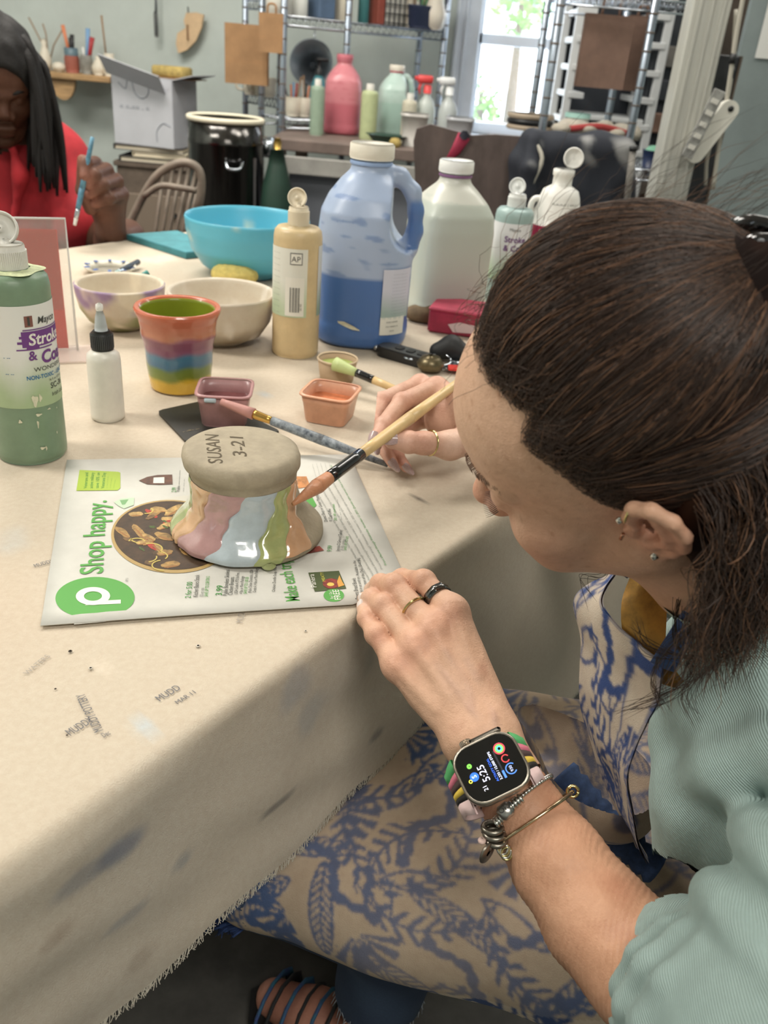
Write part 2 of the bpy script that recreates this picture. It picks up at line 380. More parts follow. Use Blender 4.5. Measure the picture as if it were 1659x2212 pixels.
c_red, c_blue, c_orange, c_tan = mat('red_handle', (170, 50, 52), 0.5), mat('blue_handle', (120, 160, 200), 0.5), mat('orange_handle', (214, 130, 90), 0.5), mat('stick_tan', (150, 120, 90), 0.6)
pot_on(100, 150, 4.18, 'ceramic_bird', 'cream spotted ceramic bird ornament on the wall shelf', 'ornament', [(6, 0), (12, 6), (13, 22), (8, 38), (5, 46), (6, 54), (2, 60)], M_cream, sz)
pot_on(128, 150, 4.16, 'gourd', 'small round pale gourd on the wall shelf', 'gourd', [(4, 0), (12, 4), (15, 10), (11, 16), (3, 19)], M_cream, sz)
pot_on(157, 152, 4.18, 'tool_jar', 'terracotta jar of tools with a grey-blue rim', 'jar', [(13, 0), (15, 8), (15.5, 26), (14, 34), (13, 46), (11, 46), (11, 6)], M_terra, sz,
       extra=lambda t, s: (mesh('glazed_rim', *lathe([(14.3 * s, 32 * s), (14.3 * s, 47 * s), (12 * s, 47.5 * s), (12, 33 * s)][:3], 24, closed=False), mat('rim_blue', (96, 118, 128), 0.4), t),
                           sticks([('orange_tool', c_orange, -3, 30, -14, 88, 3.5), ('grey_tool', M_dark, 3, 30, 4, 72, 4), ('dark_tool', M_dark, -2, 30, 0, 66, 3)])(t, s)))
pot_on(188, 154, 4.18, 'tool_jar', 'grey speckled jar of blue and red brushes on the shelf', 'jar', [(10, 0), (13, 10), (13, 30), (12, 36), (10, 36), (10, 6)], M_stone, sz,
       extra=sticks([('blue_scraper', c_blue, 2, 20, 8, 86, 4), ('red_brush', c_red, 5, 24, 16, 70, 4.5), ('white_tool', M_white, -3, 24, -6, 50, 2)]))
pot_on(214, 156, 4.18, 'small_vase', 'small white bottle vase on the wall shelf', 'vase', [(9, 0), (14, 6), (15, 16), (9, 26), (5, 30), (6, 36), (4, 36)], M_cream, sz)
pot_on(238, 157, 4.18, 'small_vase', 'cream lidded jar holding one tall stick', 'vase', [(10, 0), (15, 8), (16, 22), (11, 34), (9, 36), (11, 43), (7, 43)], M_cream, sz, extra=sticks([('stick', c_tan, -6, 30, -11, 112, 1.8)]))
# sprig of dried twigs behind the bird
tw = thing('dried_twig', 'thin dried twig standing behind the ceramic bird', 'twig', (aty(100, 100, 4.25)[0], 4.26, sz))
for a, b, c in ((-0.02, 0.10, 0.20), (0.0, 0.14, 0.18), (0.03, 0.1, 0.17)): mesh('twig', *tube([(0, 0, 0.02), (a, 0, b), (a * 3 - 0.01, 0, c)], 0.003, 5), c_tan, tw)
# kraft box at the shelf end
p = aty(278, 160, 4.15)
t = thing('cardboard_box', 'small brown cardboard box at the end of the shelf', 'box', (p[0], 4.15, sz - 0.03)); mesh('carton', *box((0, 0, 0.02), (0.10, 0.1, 0.045), 0.002), M_kraft, t, False); mesh('flap', *box((0.0, -0.02, 0.045), (0.104, 0.06, 0.003)), M_kraft, t, False)
# wooden cut-out and metal rod on the wall
def wall_cut(name, label, cat, pts, Y, th, m):
    P = np.array([aty(x, y, Y) for x, y in pts]); c = P.mean(0); q = prism(np.c_[P[:, 0] - c[0], P[:, 2] - c[2]], -th / 2, th / 2)
    v = np.c_[q[0][:, 0], -q[0][:, 2], q[0][:, 1]]; t = thing(name, label, cat, (c[0], Y, c[2])); mesh('panel', v, [tuple(reversed(f)) for f in q[1]], m, t, False); return t, c
t, c = wall_cut('wooden_cutout', 'pale wooden cut-out template hung on the grey wall', 'template', [(403, 28), (425, 27), (441, 32), (436, 60), (424, 88), (405, 108), (386, 115), (381, 95), (384, 72), (402, 60), (398, 45)], 4.28, 0.02, mat('ply', (222, 190, 150), 0.6, var=0.1, vscale=20))
mesh('slot', *box(aty(405, 70, 4.265) - c - V3(0, 0.0, 0) + V3(0, -0.012 + 0.0, 0) * 0, (0.006, 0.004, 0.06)), mat('slot_brown', (130, 96, 66), 0.8), t, False)
mesh('hanger', *tube([aty(407, 30, 4.28) - c, aty(406, 15, 4.28) - c], 0.003, 6), M_dark, t)
t = thing('hanging_rod', 'thin dark metal rod hanging on the wall', 'tool', aty(338, 75, 4.27)); q = aty(336, -40, 4.27) - aty(338, 75, 4.27)
mesh('shaft', *tube([(0, 0, 0.0), q * 0.45, q], [0.006, 0.006, 0.0045], 8), mat('steel_dark', (84, 88, 90), 0.4, metal=0.8), t)
mesh('weight', *lathe([(0.008, -0.01), (0.009, 0.0), (0.009, 0.08), (0.006, 0.09)], 10), mat('steel_dark2', (96, 98, 98), 0.45, metal=0.6), t)

# printed box on books on a low cabinet
def slab(name, label, cat, c, s, m, rz=0.0, bev=0.004, group=None, part='body'):
    t = thing(name, label, cat, (c[0], c[1], c[2]), rz, group); mesh(part, *box((0, 0, s[2] / 2), s, bev), m, t, False); return t
Yb_ = 3.75; pb = aty(330, 452, Yb_); bz = aty(330, 348, Yb_)[2]
t = thing('low_cabinet', 'dusty brown wooden cabinet under the printed box', 'cabinet', (aty(338, 350, Yb_)[0], Yb_, 0))
M_dust = mat('dusty_brown', (112, 98, 86), 0.8, var=0.2, vscale=12)
mesh('carcass', *box((0, 0.1, bz / 2 - 0.01), (0.29, 0.34, bz - 0.02), 0.004), M_dust, t, False); mesh('top', *box((0, 0.1, bz - 0.01), (0.31, 0.36, 0.02), 0.003), M_dust, t, False)
d = mesh('door', *box((0, -0.076, bz / 2 - 0.04), (0.25, 0.012, bz - 0.16), 0.003), mat('dusty_brown2', (124, 110, 96), 0.8), t, False); mesh('knob', *lathe([(0.008, 0), (0.012, 0.01), (0.006, 0.016)], 10, off=(0.09, -0.09, bz - 0.2)), M_dark, d)
z = bz; bx = aty(338, 340, Yb_)[0]
for k, (dx, w, h, c, lab) in enumerate(((0.015, 0.29, 0.022, (60, 58, 58), 'dark binder at the bottom of the book pile'), (0.035, 0.22, 0.022, (200, 190, 165), 'cream paged book in the pile under the box'), (-0.01, 0.28, 0.02, (70, 66, 66), 'dark book on top of the pile under the box'))):
    q = thing('book', lab, 'book', (bx + dx, Yb_, z), group='books under the printed box')
    mesh('cover', *join(box((0, 0.05, 0.0015), (w, 0.26, 0.003)), box((0, 0.05, h - 0.0015), (w, 0.26, 0.003)), box((-w / 2 + 0.0015, 0.05, h / 2), (0.003, 0.26, h))), mat('cover%d' % k, c, 0.7), q, False)
    mesh('pages', *box((0.002, 0.05, h / 2), (w - 0.01, 0.25, h - 0.006)), mat('pages', (214, 204, 182), 0.9), q, False); z += h
t = thing('printed_box', 'open white cardboard box printed with grey outlines', 'box', (bx, Yb_ + 0.02, z + 0.001), math.radians(-14))
M_boxw = mat('box_white', (196, 198, 204), 0.8, var=0.04, vscale=8); M_ink = mat('grey_ink', (140, 146, 156), 0.8)
w, dd, h = 0.26, 0.2, 0.245
mesh('carton', *join(box((0, -dd / 2, h / 2), (w, 0.004, h)), box((0, dd / 2, h / 2), (w, 0.004, h)), box((-w / 2, 0, h / 2), (0.004, dd, h)), box((w / 2, 0, h / 2), (0.004, dd, h)), box((0, 0, 0.003), (w, dd, 0.006))), M_boxw, t, False)
for vf, nm in ((apply(frame3(V3(-w / 2, -dd / 2, h), (0.9, 0, -0.2), (0, -1, 0.9)), box((w / 2 - 0.02, 0.05, 0), (w, 0.1, 0.003))), 'flap'), (apply(frame3(V3(w / 2, -dd / 2, h), (0, 1, 0), (-1, 0, -0.25)), box((dd / 2, -0.045, 0), (dd, 0.09, 0.003))), 'flap')):
    mesh(nm, *vf, M_boxw, t, False)
for pts in ([(-0.10, 0.22), (-0.07, 0.2), (-0.06, 0.235)], [(-0.04, 0.235), (-0.03, 0.19), (0.0, 0.17), (0.03, 0.19), (0.03, 0.24)], [(0.06, 0.02), (0.06, 0.06), (0.09, 0.09), (0.12, 0.08)]):
    mesh('printed_outline', *tube([(x, -dd / 2 - 0.003, zz) for x, zz in spline(pts, 10)], 0.0018, 4), M_ink, t, False)
txt('printed_words', '= =-== - =', 0.030, frame3(V3(-0.10, -dd / 2 - 0.0025, 0.125), (1, 0, 0), (0, 0, 1)), M_ink, t)
sp = aty(368, 205, 3.72)
t = thing('yellow_block', 'yellow cellulose sponge block lying on the printed box', 'sponge', (sp[0], Yb_ + 0.01, z + h + 0.004), math.radians(-14)); mesh('foam', *box((0, 0, 0.022), (0.135, 0.09, 0.04), 0.006), mat('foam_yellow', (196, 172, 104), 0.95, var=0.2, vscale=60), t); mesh('card', *box((0.02, 0, 0.001), (0.2, 0.12, 0.003)), M_kraft, t, False)

# tall metal drum with a cream rim
cx = (aty(405, 250, 3.2)[0] + aty(570, 255, 3.2)[0]) / 2; zr = aty(487, 250, 3.2)[2]; R = (aty(570, 255, 3.2)[0] - aty(405, 250, 3.2)[0]) / 2
t = thing('metal_drum', 'tall shiny dark metal drum with a cream rim', 'drum', (cx, 3.2, 0))
mesh('wall', *lathe([(R * 0.97, 0), (R * 0.98, 0.01), (R * 0.98, zr - 0.09), (R, zr - 0.085), (R, zr - 0.075), (R * 0.98, zr - 0.07), (R * 0.98, zr - 0.012), (R * 0.93, zr - 0.012), (R * 0.93, 0.05)], 56), mat('dark_steel', (96, 94, 92), 0.16, metal=0.95, var=0.3, vscale=6, stretch=(6, 6, 0.6)), t)
mesh('rim', *lathe([(R * 0.95, zr - 0.018), (R * 1.01, zr - 0.016), (R * 1.015, zr - 0.004), (R * 0.97, zr), (R * 0.92, zr - 0.006)], 56, closed=False), mat('cream_rim', (236, 228, 204), 0.4), t)
mesh('highlight_strip', *box((R * 0.86, -R * 0.5, zr / 2 - 0.05), (0.008, 0.008, zr - 0.14)), M_chrome, t, False)  # bright strip put in for the highlight down the drum's right edge
mesh('handle', *tube(spline([(R * 0.2, -R * 1.0, zr - 0.13), (R * 0.3, -R * 1.16, zr - 0.15), (R * 0.55, -R * 1.05, zr - 0.15), (R * 0.6, -R * 0.82, zr - 0.13)], 12), 0.006, 8), M_chrome, t)

# bentwood chair behind the table
M_bent = mat('weathered_wood', (142, 130, 116), 0.6, var=0.2, vscale=14)
def spindle_chair():
    Yc = 2.62; a, b, c, d, e = [aty(x, y, Yc) for x, y in ((272, 500), (330, 390), (390, 352), (432, 372), (428, 450))]; f = aty(392, 505, Yc)
    t = thing('spindle_chair', 'weathered bentwood spindle-back chair behind the table', 'chair', (float(c[0]), Yc, 0))
    hoop = spline([a, b, c, d, e, f], 30); mesh('bow', *tube(hoop, 0.012, 10), M_bent, t, world=True)
    zs = 0.46
    for k, u in enumerate(np.linspace(0.30, 0.86, 9)):
        top = hoop[int(u * 29)]; bot = V3(a[0] + 0.06 + (f[0] - a[0] - 0.04) * k / 8, Yc - 0.03, zs); mesh('spindle', *tube([bot, (bot + top) / 2 + V3(0, 0.008, 0), top], 0.006, 6), M_bent, t, world=True)
    cx = (a[0] + f[0]) / 2
    mesh('arm_rail', *tube(spline([aty(x, y, Yc - 0.06) for x, y in ((310, 425), (345, 402), (385, 405), (424, 412))], 14), 0.009, 8), M_bent, t, world=True)
    mesh('seat', *lathe([(0.17, zs - 0.03), (0.2, zs - 0.015), (0.2, zs), (0.16, zs + 0.004)], 28, off=(cx - c[0], -0.2, 0)), mat('seat_red_brown', (112, 62, 52), 0.6, var=0.2, vscale=20), t)
    for sx, sy in ((-1, -1), (1, -1), (-1, 1), (1, 1)): mesh('leg', *tube([(cx - c[0] + sx * 0.12, -0.2 + sy * 0.12, zs - 0.02), (cx - c[0] + sx * 0.17, -0.2 + sy * 0.17, 0)], [0.016, 0.012], 8), M_bent, t)
spindle_chair()
# green bag-like tank
p = aty(597, 460, 3.15)
t = thing('green_tank', 'dark green rounded tank standing beside the drum', 'tank', (p[0], 3.15, 0)); zt = aty(597, 322, 3.15)[2]
mesh('shell', *lathe([(0.05, 0), (0.058, 0.01), (0.058, zt - 0.2), (0.05, zt - 0.12), (0.032, zt - 0.05), (0.022, zt)], 28), mat('tank_green', (38, 66, 54), 0.5, var=0.2, vscale=8), t); mesh('valve', *lathe([(0.012, zt), (0.014, zt + 0.02), (0.01, zt + 0.035)], 12), mat('brass', (180, 150, 80), 0.35, metal=0.8), t)

# ---------------------------------------------------------------- work bench with bottles and the wire racks
bx0, bx1, zb = aty(584, 300, 3.35)[0], 0.34, 0.86
t = thing('work_bench', 'long grey bench with a worn wooden edge under the racks', 'bench', ((bx0 + bx1) / 2, 3.7, 0)); bw = bx1 - bx0
mesh('top', *box((0, 0, zb - 0.02), (bw, 0.74, 0.04), 0.004), mat('bench_top', (128, 112, 104), 0.7, var=0.2, vscale=8), t, False)
mesh('rail', *box((0, -0.378, zb - 0.085), (bw, 0.02, 0.06), 0.003), mat('bench_rail', (168, 166, 160), 0.6, var=0.15, vscale=10), t, False)
mesh('roller', *tube([(-bw / 2 - 0.03, -0.40, zb - 0.03), (-bw / 2 + 0.02, -0.40, zb - 0.03)], 0.035, 14), M_chrome, t)
mesh('front_panel', *box((-bw / 2 + 0.33, -0.33, (zb - 0.11) / 2), (0.52, 0.03, zb - 0.11), 0.004), mat('panel_grey', (112, 116, 124), 0.6), t, False)
for sx in (-1, 1):
    for sy in (-1, 1): mesh('leg', *box((sx * (bw / 2 - 0.03), sy * 0.34, (zb - 0.04) / 2), (0.05, 0.05, zb - 0.04), 0.003), M_dust, t, False)
mesh('lower_shelf', *box((0, 0, 0.25), (bw - 0.1, 0.66, 0.02)), M_dust, t, False)
M_post = mat('post_steel', (176, 186, 200), 0.25, metal=0.9)
def post(parent, a, b, r=0.0125):
    P = np.linspace(a, b, 2); o = mesh('post', *tube(P, r, 10), M_post, parent, world=True)
    n = max(3, int(np.linalg.norm(np.subtract(b, a)) / 0.05)); mesh('post_grooves', *join(*[tube([np.add(a, np.subtract(b, a) * (k + 0.45) / n), np.add(a, np.subtract(b, a) * (k + 0.55) / n)], r * 1.07, 10) for k in range(n)]), M_dust, o, world=True)
def wire_shelf(parent, a, b, depth, z, n=26):
    a = V3(a[0], a[1], z); b = V3(b[0], b[1], z); d = (b - a) / np.linalg.norm(b - a); q = V3(-d[1], d[0], 0) * depth; w = []
    for zz in (0, -0.03): w += [tube([a + V3(0, 0, zz), b + V3(0, 0, zz)], 0.004, 5), tube([a + q + V3(0, 0, zz), b + q + V3(0, 0, zz)], 0.004, 5)]
    w += [tube([a + q * u, b + q * u], 0.003, 4) for u in (0.25, 0.5, 0.75)]
    for k in range(n + 1): s = a + (b - a) * k / n; w.append(tube([s, s + q], 0.0025, 4)); 
    for k in range(n): s = a + (b - a) * k / n; e = a + (b - a) * (k + 1) / n; w.append(tube([s, (s + e) / 2 - V3(0, 0, 0.03), e], 0.002, 4))
    return mesh('wire_shelf', *join(*w), M_chrome, parent, world=True)
rl, rr = aty(612, 100, 3.62), aty(957, 110, 4.08); zs1 = 1.25
t = thing('wire_rack', 'chrome wire rack crowded with jars above the bench', 'rack', (float(rl[0]), float(rl[1]), 0))
rd = (rr - rl); rd[2] = 0; rd /= np.linalg.norm(rd); rq = V3(-rd[1], rd[0], 0) * 0.17
for q in (rl, rr, rl + rq, rr + rq, rl + (rr - rl) * 0.37): post(t, V3(q[0], q[1], 0.0), V3(q[0], q[1], 2.0))
wire_shelf(t, rl, rr, 0.17, zs1); wire_shelf(t, rl, rr, 0.17, 0.9, 20)
r2l, r2r = aty(530, 100, 3.98), aty(606, 100, 3.78)
t2 = thing('wire_rack', 'narrow chrome wire rack hung with brown paper bags', 'rack', (float(r2l[0]), float(r2l[1]), 0))
for q in (r2l, r2r): post(t2, V3(q[0], q[1], 0), V3(q[0], q[1], 2.0))
wire_shelf(t2, r2l, r2r, 0.2, 0.96, 10); wire_shelf(t2, r2l, r2r, 0.2, 1.30, 10)
# paper bags
def paper_bag(label, x0, y0, x1, y1, Y, fold, handles=True, m=None, tilt=0):
    m = m or M_kraft; a = aty((x0 + x1) / 2, y1, Y); top = aty((x0 + x1) / 2, y0, Y); s = mpp(x0, y0, Y); w = (x1 - x0) * s; h = top[2] - a[2]; d = 0.03
    t = thing('paper_bag', label, 'bag', (float(a[0]), Y, float(a[2])), math.radians(tilt), group='hanging brown paper bags')
    v, f = box((0, 0, h / 2), (w, d, h)); mesh('front', v, f, m, t, False)
    mesh('bottom_fold', *box((0, -d / 2 - 0.002, h * fold / 2), (w * 0.99, 0.004, h * fold)), m, t, False)
    for s_ in (-1, 1): mesh('gusset', *box((s_ * w / 2, 0, h / 2), (0.003, d * 0.7, h * 0.98)), m, t, False)
    if handles: mesh('handle', *tube(spline([(-w * 0.18, 0, h), (-w * 0.14, 0, h + w * 0.3), (w * 0.14, 0, h + w * 0.3), (w * 0.18, 0, h)], 12), 0.004, 6), m, t)
    return t
paper_bag('large flat brown paper bag hanging on the narrow rack', 487, 52, 580, 182, 3.7, 0.36, False)
paper_bag('small brown paper bag hanging by its handles in front of a larger one', 560, 28, 612, 114, 3.62, 0.36)
M_kraft2 = mat('kraft_brown_dark', (140, 112, 98), 0.85, var=0.12, vscale=12, bump=0.1, bscale=30)
# things on the upper wire shelf
def on_rack(u, off=0.08): return rl + (rr - rl) * u + rq / 0.17 * off
for k, (u, r, h, c, lab) in enumerate(((0.03, 0.05, 0.10, (206, 205, 196), 'pale round canister at the end of the upper wire shelf'), (0.14, 0.036, 0.09, (225, 226, 220), 'short white tub on the upper wire shelf'), (0.40, 0.04, 0.13, (224, 216, 196), 'cream cylinder jar in the middle of the upper shelf'), (0.53, 0.022, 0.14, (60, 118, 120), 'teal bottle between the cream jar and the red box'))):
    p = on_rack(u); q = thing('jar', lab, 'jar', (p[0], p[1], zs1 + 0.004), group='jars on the upper wire shelf'); mesh('body', *lathe([(r * 0.9, 0), (r, 0.006), (r, h * 0.8), (r * 0.85, h * 0.86)], 20), mat('jar%d' % k, c, 0.5), q); mesh('lid', *lathe([(r * 0.95, h * 0.86), (r * 0.95, h), (r * 0.9, h + 0.004)], 20), M_white, q)
for k, (u, w, h, c, lab) in enumerate(((0.27, 0.07, 0.16, (88, 110, 138), 'dark blue box standing on the upper wire shelf'), (0.60, 0.035, 0.18, (150, 74, 60), 'red-brown box standing on the upper wire shelf'))):
    p = on_rack(u); q = thing('shelf_box', lab, 'box', (p[0], p[1], zs1 + 0.004), math.atan2(rd[1], rd[0])); mesh('carton', *box((0, 0, h / 2), (w, 0.1, h), 0.003), mat('sbox%d' % k, c, 0.6, var=0.1, vscale=20), q, False); mesh('lid', *box((0, 0, h + 0.006), (w * 1.05, 0.105, 0.012), 0.002), mat('sboxl%d' % k, tuple(min(255, v + 25) for v in c), 0.6), q, False)
p = on_rack(0.70); q = thing('wire_basket', 'black wire basket full of white sheets on the shelf', 'basket', (p[0], p[1], zs1 + 0.004), math.atan2(rd[1], rd[0]))
mesh('grid', *join(*[box((x, -0.05, 0.07), (0.004, 0.004, 0.14)) for x in np.linspace(-0.06, 0.06, 6)], *[box((0, -0.05, zz), (0.124, 0.004, 0.004)) for zz in np.linspace(0.01, 0.14, 5)]), M_dark, q, False)
mesh('paper_sheets', *box((0, 0, 0.065), (0.11, 0.08, 0.125), 0.003), mat('sheet_white', (226, 224, 216), 0.8), q, False)
for k, u in enumerate(np.linspace(0.782, 0.958, 9)):
    p = on_rack(u); h = 0.14 + 0.03 * ((k * 7) % 3); c = [(214, 206, 190), (150, 130, 110), (228, 226, 218), (80, 84, 96), (196, 180, 150), (120, 70, 60), (220, 220, 214), (90, 80, 76), (176, 160, 140)][k]
    q = thing('book', ['cream', 'brown', 'white', 'slate', 'straw yellow', 'maroon', 'off-white', 'dark brown', 'tan'][k] + ' spined book standing in the row on the upper rack shelf', 'book', (p[0], p[1], zs1 + 0.004), math.atan2(rd[1], rd[0]), group='books on the upper wire shelf')
    mesh('cover', *join(box((-0.007, 0, h / 2), (0.002, 0.11, h)), box((0.007, 0, h / 2), (0.002, 0.11, h)), box((0, -0.054, h / 2), (0.016, 0.002, h))), mat('bk%d' % k, c, 0.7), q, False); mesh('pages', *box((0, 0.002, h / 2), (0.012, 0.1, h - 0.008)), mat('pages', (214, 204, 182), 0.9), q, False)
p = on_rack(0.86, 0.0); q = thing('storage_bin', 'dark navy storage bin under the row of books', 'bin', (p[0], p[1] - 0.03, zs1 + 0.004), math.atan2(rd[1], rd[0])); mesh('tub', *lathe([(0.066, 0), (0.075, 0.01), (0.08, 0.075), (0.084, 0.08), (0.076, 0.08), (0.07, 0.012)], 28, power=5, sy=0.35), mat('navy', (34, 44, 70), 0.5), q)
# plants and a vase by the window, standing on the rack end
p = aty(935, 75, 4.0); q = thing('dried_bouquet', 'mauve dried flower bunch in a cream vase by the window', 'flowers', (p[0], 4.0, 1.254 - 0.0))
mesh('vase', *lathe([(0.02, 0), (0.04, 0.01), (0.045, 0.06), (0.03, 0.10), (0.034, 0.12), (0.028, 0.12)], 20), mat('vase_cream', (214, 206, 192), 0.5), q)
g_ = np.random.default_rng(9); V = []; Fc = []
for i in range(240):
    d_ = g_.normal(size=3); d_ /= np.linalg.norm(d_); c_ = V3(0.02, 0, 0.20) + d_ * V3(0.085, 0.06, 0.06) * g_.uniform(0.5, 1); a = g_.normal(size=3) * 0.012; b = np.cross(a, d_); k = len(V); V += [c_ - a, c_ + b, c_ + a, c_ - b]; Fc.append((k, k + 1, k + 2, k + 3))
mesh('blossom', V, Fc, mat('mauve_petal', (168, 150, 184), 0.8, var=0.2, vscale=60), q, False)
mesh('stems', *join(*[tube([(0, 0, 0.06), (x, 0, 0.2)], 0.003, 5) for x in (-0.04, 0.0, 0.05)]), mat('stem_green', (96, 130, 90), 0.7), q)
p = aty(905, 70, 3.98); q = thing('potted_succulent', 'bright green potted plant beside the dried flowers', 'plant', (p[0], 4.05, 1.254)); mesh('pot', *lathe([(0.022, 0), (0.03, 0.05), (0.026, 0.05), (0.02, 0.01)], 16), M_cream, q)
for k in range(9): a = k * 0.7; mesh('leaf', *tube([(0, 0, 0.045), (0.025 * math.cos(a), 0.025 * math.sin(a), 0.1), (0.05 * math.cos(a), 0.05 * math.sin(a), 0.11 + 0.03 * (k % 3))], [0.006, 0.009, 0.002], 6, flat=0.4), mat('plant_green', (120, 176, 130), 0.5), q)

# ---------------------------------------------------------------- bottles
def jug(name, label, base, sc, body, liquid, level, cap, rotz=0, handle=True, alpha_m=None, res=0.004, square=3.0, neck=0.0, capm=None, group=None):
    """gallon jug: body 0.15 wide, 0.296 high at scale 1; colours are the plastic above and the paint inside below"""
    t = thing(name, label, 'jug', base, rotz, group)
    S = Sdf((-0.09, -0.09, -0.01), (0.10, 0.09, 0.30), res)
    sl, X = S._win(S.lo, S.lo + S.h * (S.n - 1)); x, y, z = X[..., 0], X[..., 1], X[..., 2]
    zz = [-0.01, 0.0, 0.006, 0.02, 0.032, 0.036, 0.17, 0.2, 0.222, 0.244, 0.258, 0.27, 0.282]; rr_ = [0.03, 0.066, 0.073, 0.0755, 0.075, 0.0735, 0.075, 0.072, 0.062, 0.045, 0.031, 0.029, 0.029]
    r = np.interp(z, zz, rr_); pw = np.interp(z, [0, 0.2, 0.25, 0.3], [square, square, 2, 2]); rad = (np.abs(x) ** pw + np.abs(y) ** pw) ** (1 / pw)
    d = np.maximum(np.maximum((rad - r) * 0.85, -z), z - 0.28)
    if handle:
        tt = np.clip((z - 0.19) / 0.07, 0, 1); q = np.sqrt((x - 0.078) ** 2 + (z - (0.19 + 0.07 * tt)) ** 2) - 0.042; d = np.maximum(d, -q)
    S.F[:] = d.astype(np.float32)
    if handle: S.path([V3(0.018, 0, 0.258), V3(0.045, 0, 0.252), V3(0.066, 0, 0.232), V3(0.073, 0, 0.205), V3(0.074, 0, 0.175), V3(0.066, 0, 0.15)], [0.013, 0.0125, 0.012, 0.0115, 0.012, 0.016], 0.008)
    V, Q = S.mesh(1); z = V[:, 2]; n = vnoise(V, 60, 3) * 0.5 + vnoise(V * V3(1, 1, 0.4), 190, 5) * 0.5
    cb, cl = np.array(lin(body)[:3]), np.array(lin(liquid)[:3]); w = np.clip((level - z) / 0.003, 0, 1)[:, None]
    if handle: w = np.maximum(w, (np.clip((V[:, 0] - 0.060) / 0.006, 0, 1) * np.clip((0.226 - z) / 0.01, 0, 1) * (z > 0.15))[:, None] * 0.9)
    spk = np.clip((vnoise(V * V3(0.5, 0.5, 1.5), 210, 6) - 0.45) / 0.2, 0, 1)[:, None] * 0.5 * (z < 0.235)[:, None]
    c = cb * (1 - w) + cl * w; c = c * (1 - spk * (1 - w)) + cl * spk * (1 - w)
    m = alpha_m or mat('jug_plastic', (255, 255, 255), 0.32, attr='Col', sss=0.0, spec=0.4)
    mesh('body', V * sc, Q, m, t, attr=c)
    mesh('cap', *lathe([(0.0325 * sc, 0.274 * sc), (0.034 * sc, 0.277 * sc), (0.0335 * sc, 0.294 * sc), (0.031 * sc, 0.2965 * sc)], 40), capm or mat('cap_cream', (228, 222, 208), 0.5, bump=0.1, bscale=60), t)
    mesh('cap_ring', *lathe([(0.0315 * sc, 0.266 * sc), (0.0325 * sc, 0.268 * sc), (0.0315 * sc, 0.2715 * sc)], 32, closed=False), mat('ring_' + name, cap, 0.5), t)
    return t
p = aty(738, 278, 3.72); jug('glaze_jug', 'pink jug of glaze standing on the back bench', (p[0], 3.72, zb), 0.95, (206, 130, 138), (190, 104, 116), 0.12, (200, 110, 120), handle=False, res=0.006, capm=mat('cap_pink', (196, 110, 122), 0.5))
p = aty(848, 285, 3.72); jug('glaze_jug', 'pale green milk-style jug with a handle on the back bench', (p[0], 3.72, zb), 0.88, (186, 208, 200), (168, 196, 186), 0.15, (200, 215, 210), res=0.006, rotz=0.2)
def flip_bottle(name, label, base, R, H, col, labelcol=None, lab=(0.35, 0.95), lid_rot=0.0, tilt=0.0, capcol=(228, 226, 218), group=None, capH=0.024, open_lid=True, parts=True, capR=0.46, var=0.06):
    """cylinder paint bottle with a flip-top cap; returns its empty"""
    t = thing(name, label, 'bottle', base, lid_rot, group)
    m = mat(name + label[:14], col, 0.38, var=var, vscale=40)
    mesh('body', *lathe([(R * 0.92, 0), (R * 0.99, 0.004), (R, 0.01), (R, H - 0.014), (R * 0.96, H - 0.005), (R * 0.84, H), (capR * R * 1.02, H + 0.003)], 48), m, t)
    r = capR * R; mc = mat('cap%d_%d_%d' % capcol, capcol, 0.45, bump=0.08, bscale=90)
    mesh('cap', *lathe([(r * 1.06, H + 0.001), (r * 1.08, H + 0.004), (r * 1.0, H + capH), (r * 0.93, H + capH + 0.002)], 36), mc, t)
    if parts: mesh('cap_ribs', *join(*[box((r * 1.05 * math.cos(a), r * 1.05 * math.sin(a), H + capH * 0.48), (0.0012, 0.0012, capH * 0.7), 0, a) for a in np.linspace(0, 2 * math.pi, 60, endpoint=False)]), mc, t, False)
    if open_lid:
        L = apply(frame3(V3(-r * 0.25, r * 0.35, H + capH + r * 0.85), (0.96, 0.1, 0.25), (-0.15, 0.35, 0.93)), lathe([(r * 0.9, -0.003), (r * 0.96, -0.002), (r * 0.96, 0.004), (r * 0.86, 0.004), (r * 0.84, 0.0), (r * 0.2, -0.0005), (r * 0.19, 0.003), (0.0005, 0.003)], 36))
        mesh('lid', *L, mc, t); mesh('hinge', *box((-r * 0.2, r * 0.5, H + capH + 0.003), (r * 0.6, 0.004, 0.008), 0.001), mc, t, False)
        mesh('spout', *lathe([(r * 0.3, H + capH), (r * 0.28, H + capH + 0.004), (r * 0.15, H + capH + 0.006)], 20), mc, t)
    return t
for x, w, h0, h1, c, lab in ((685, 30, 168, 278, (150, 170, 150), 'grey-green paint bottle left of the pink jug'), (795, 36, 175, 285, (186, 196, 150), 'leaning lime paint bottle right of the pink jug'), (880, 32, 195, 292, (205, 200, 180), 'cream labelled bottle beside the pale green jug')):
    p = aty(x, h1, 3.6); s = mpp(x, h1, 3.6); flip_bottle('paint_bottle', lab, (p[0], 3.58, zb), w * s / 2, (h1 - h0) * s * 0.85, c, open_lid=False, parts=False, group='bottles on the back bench')
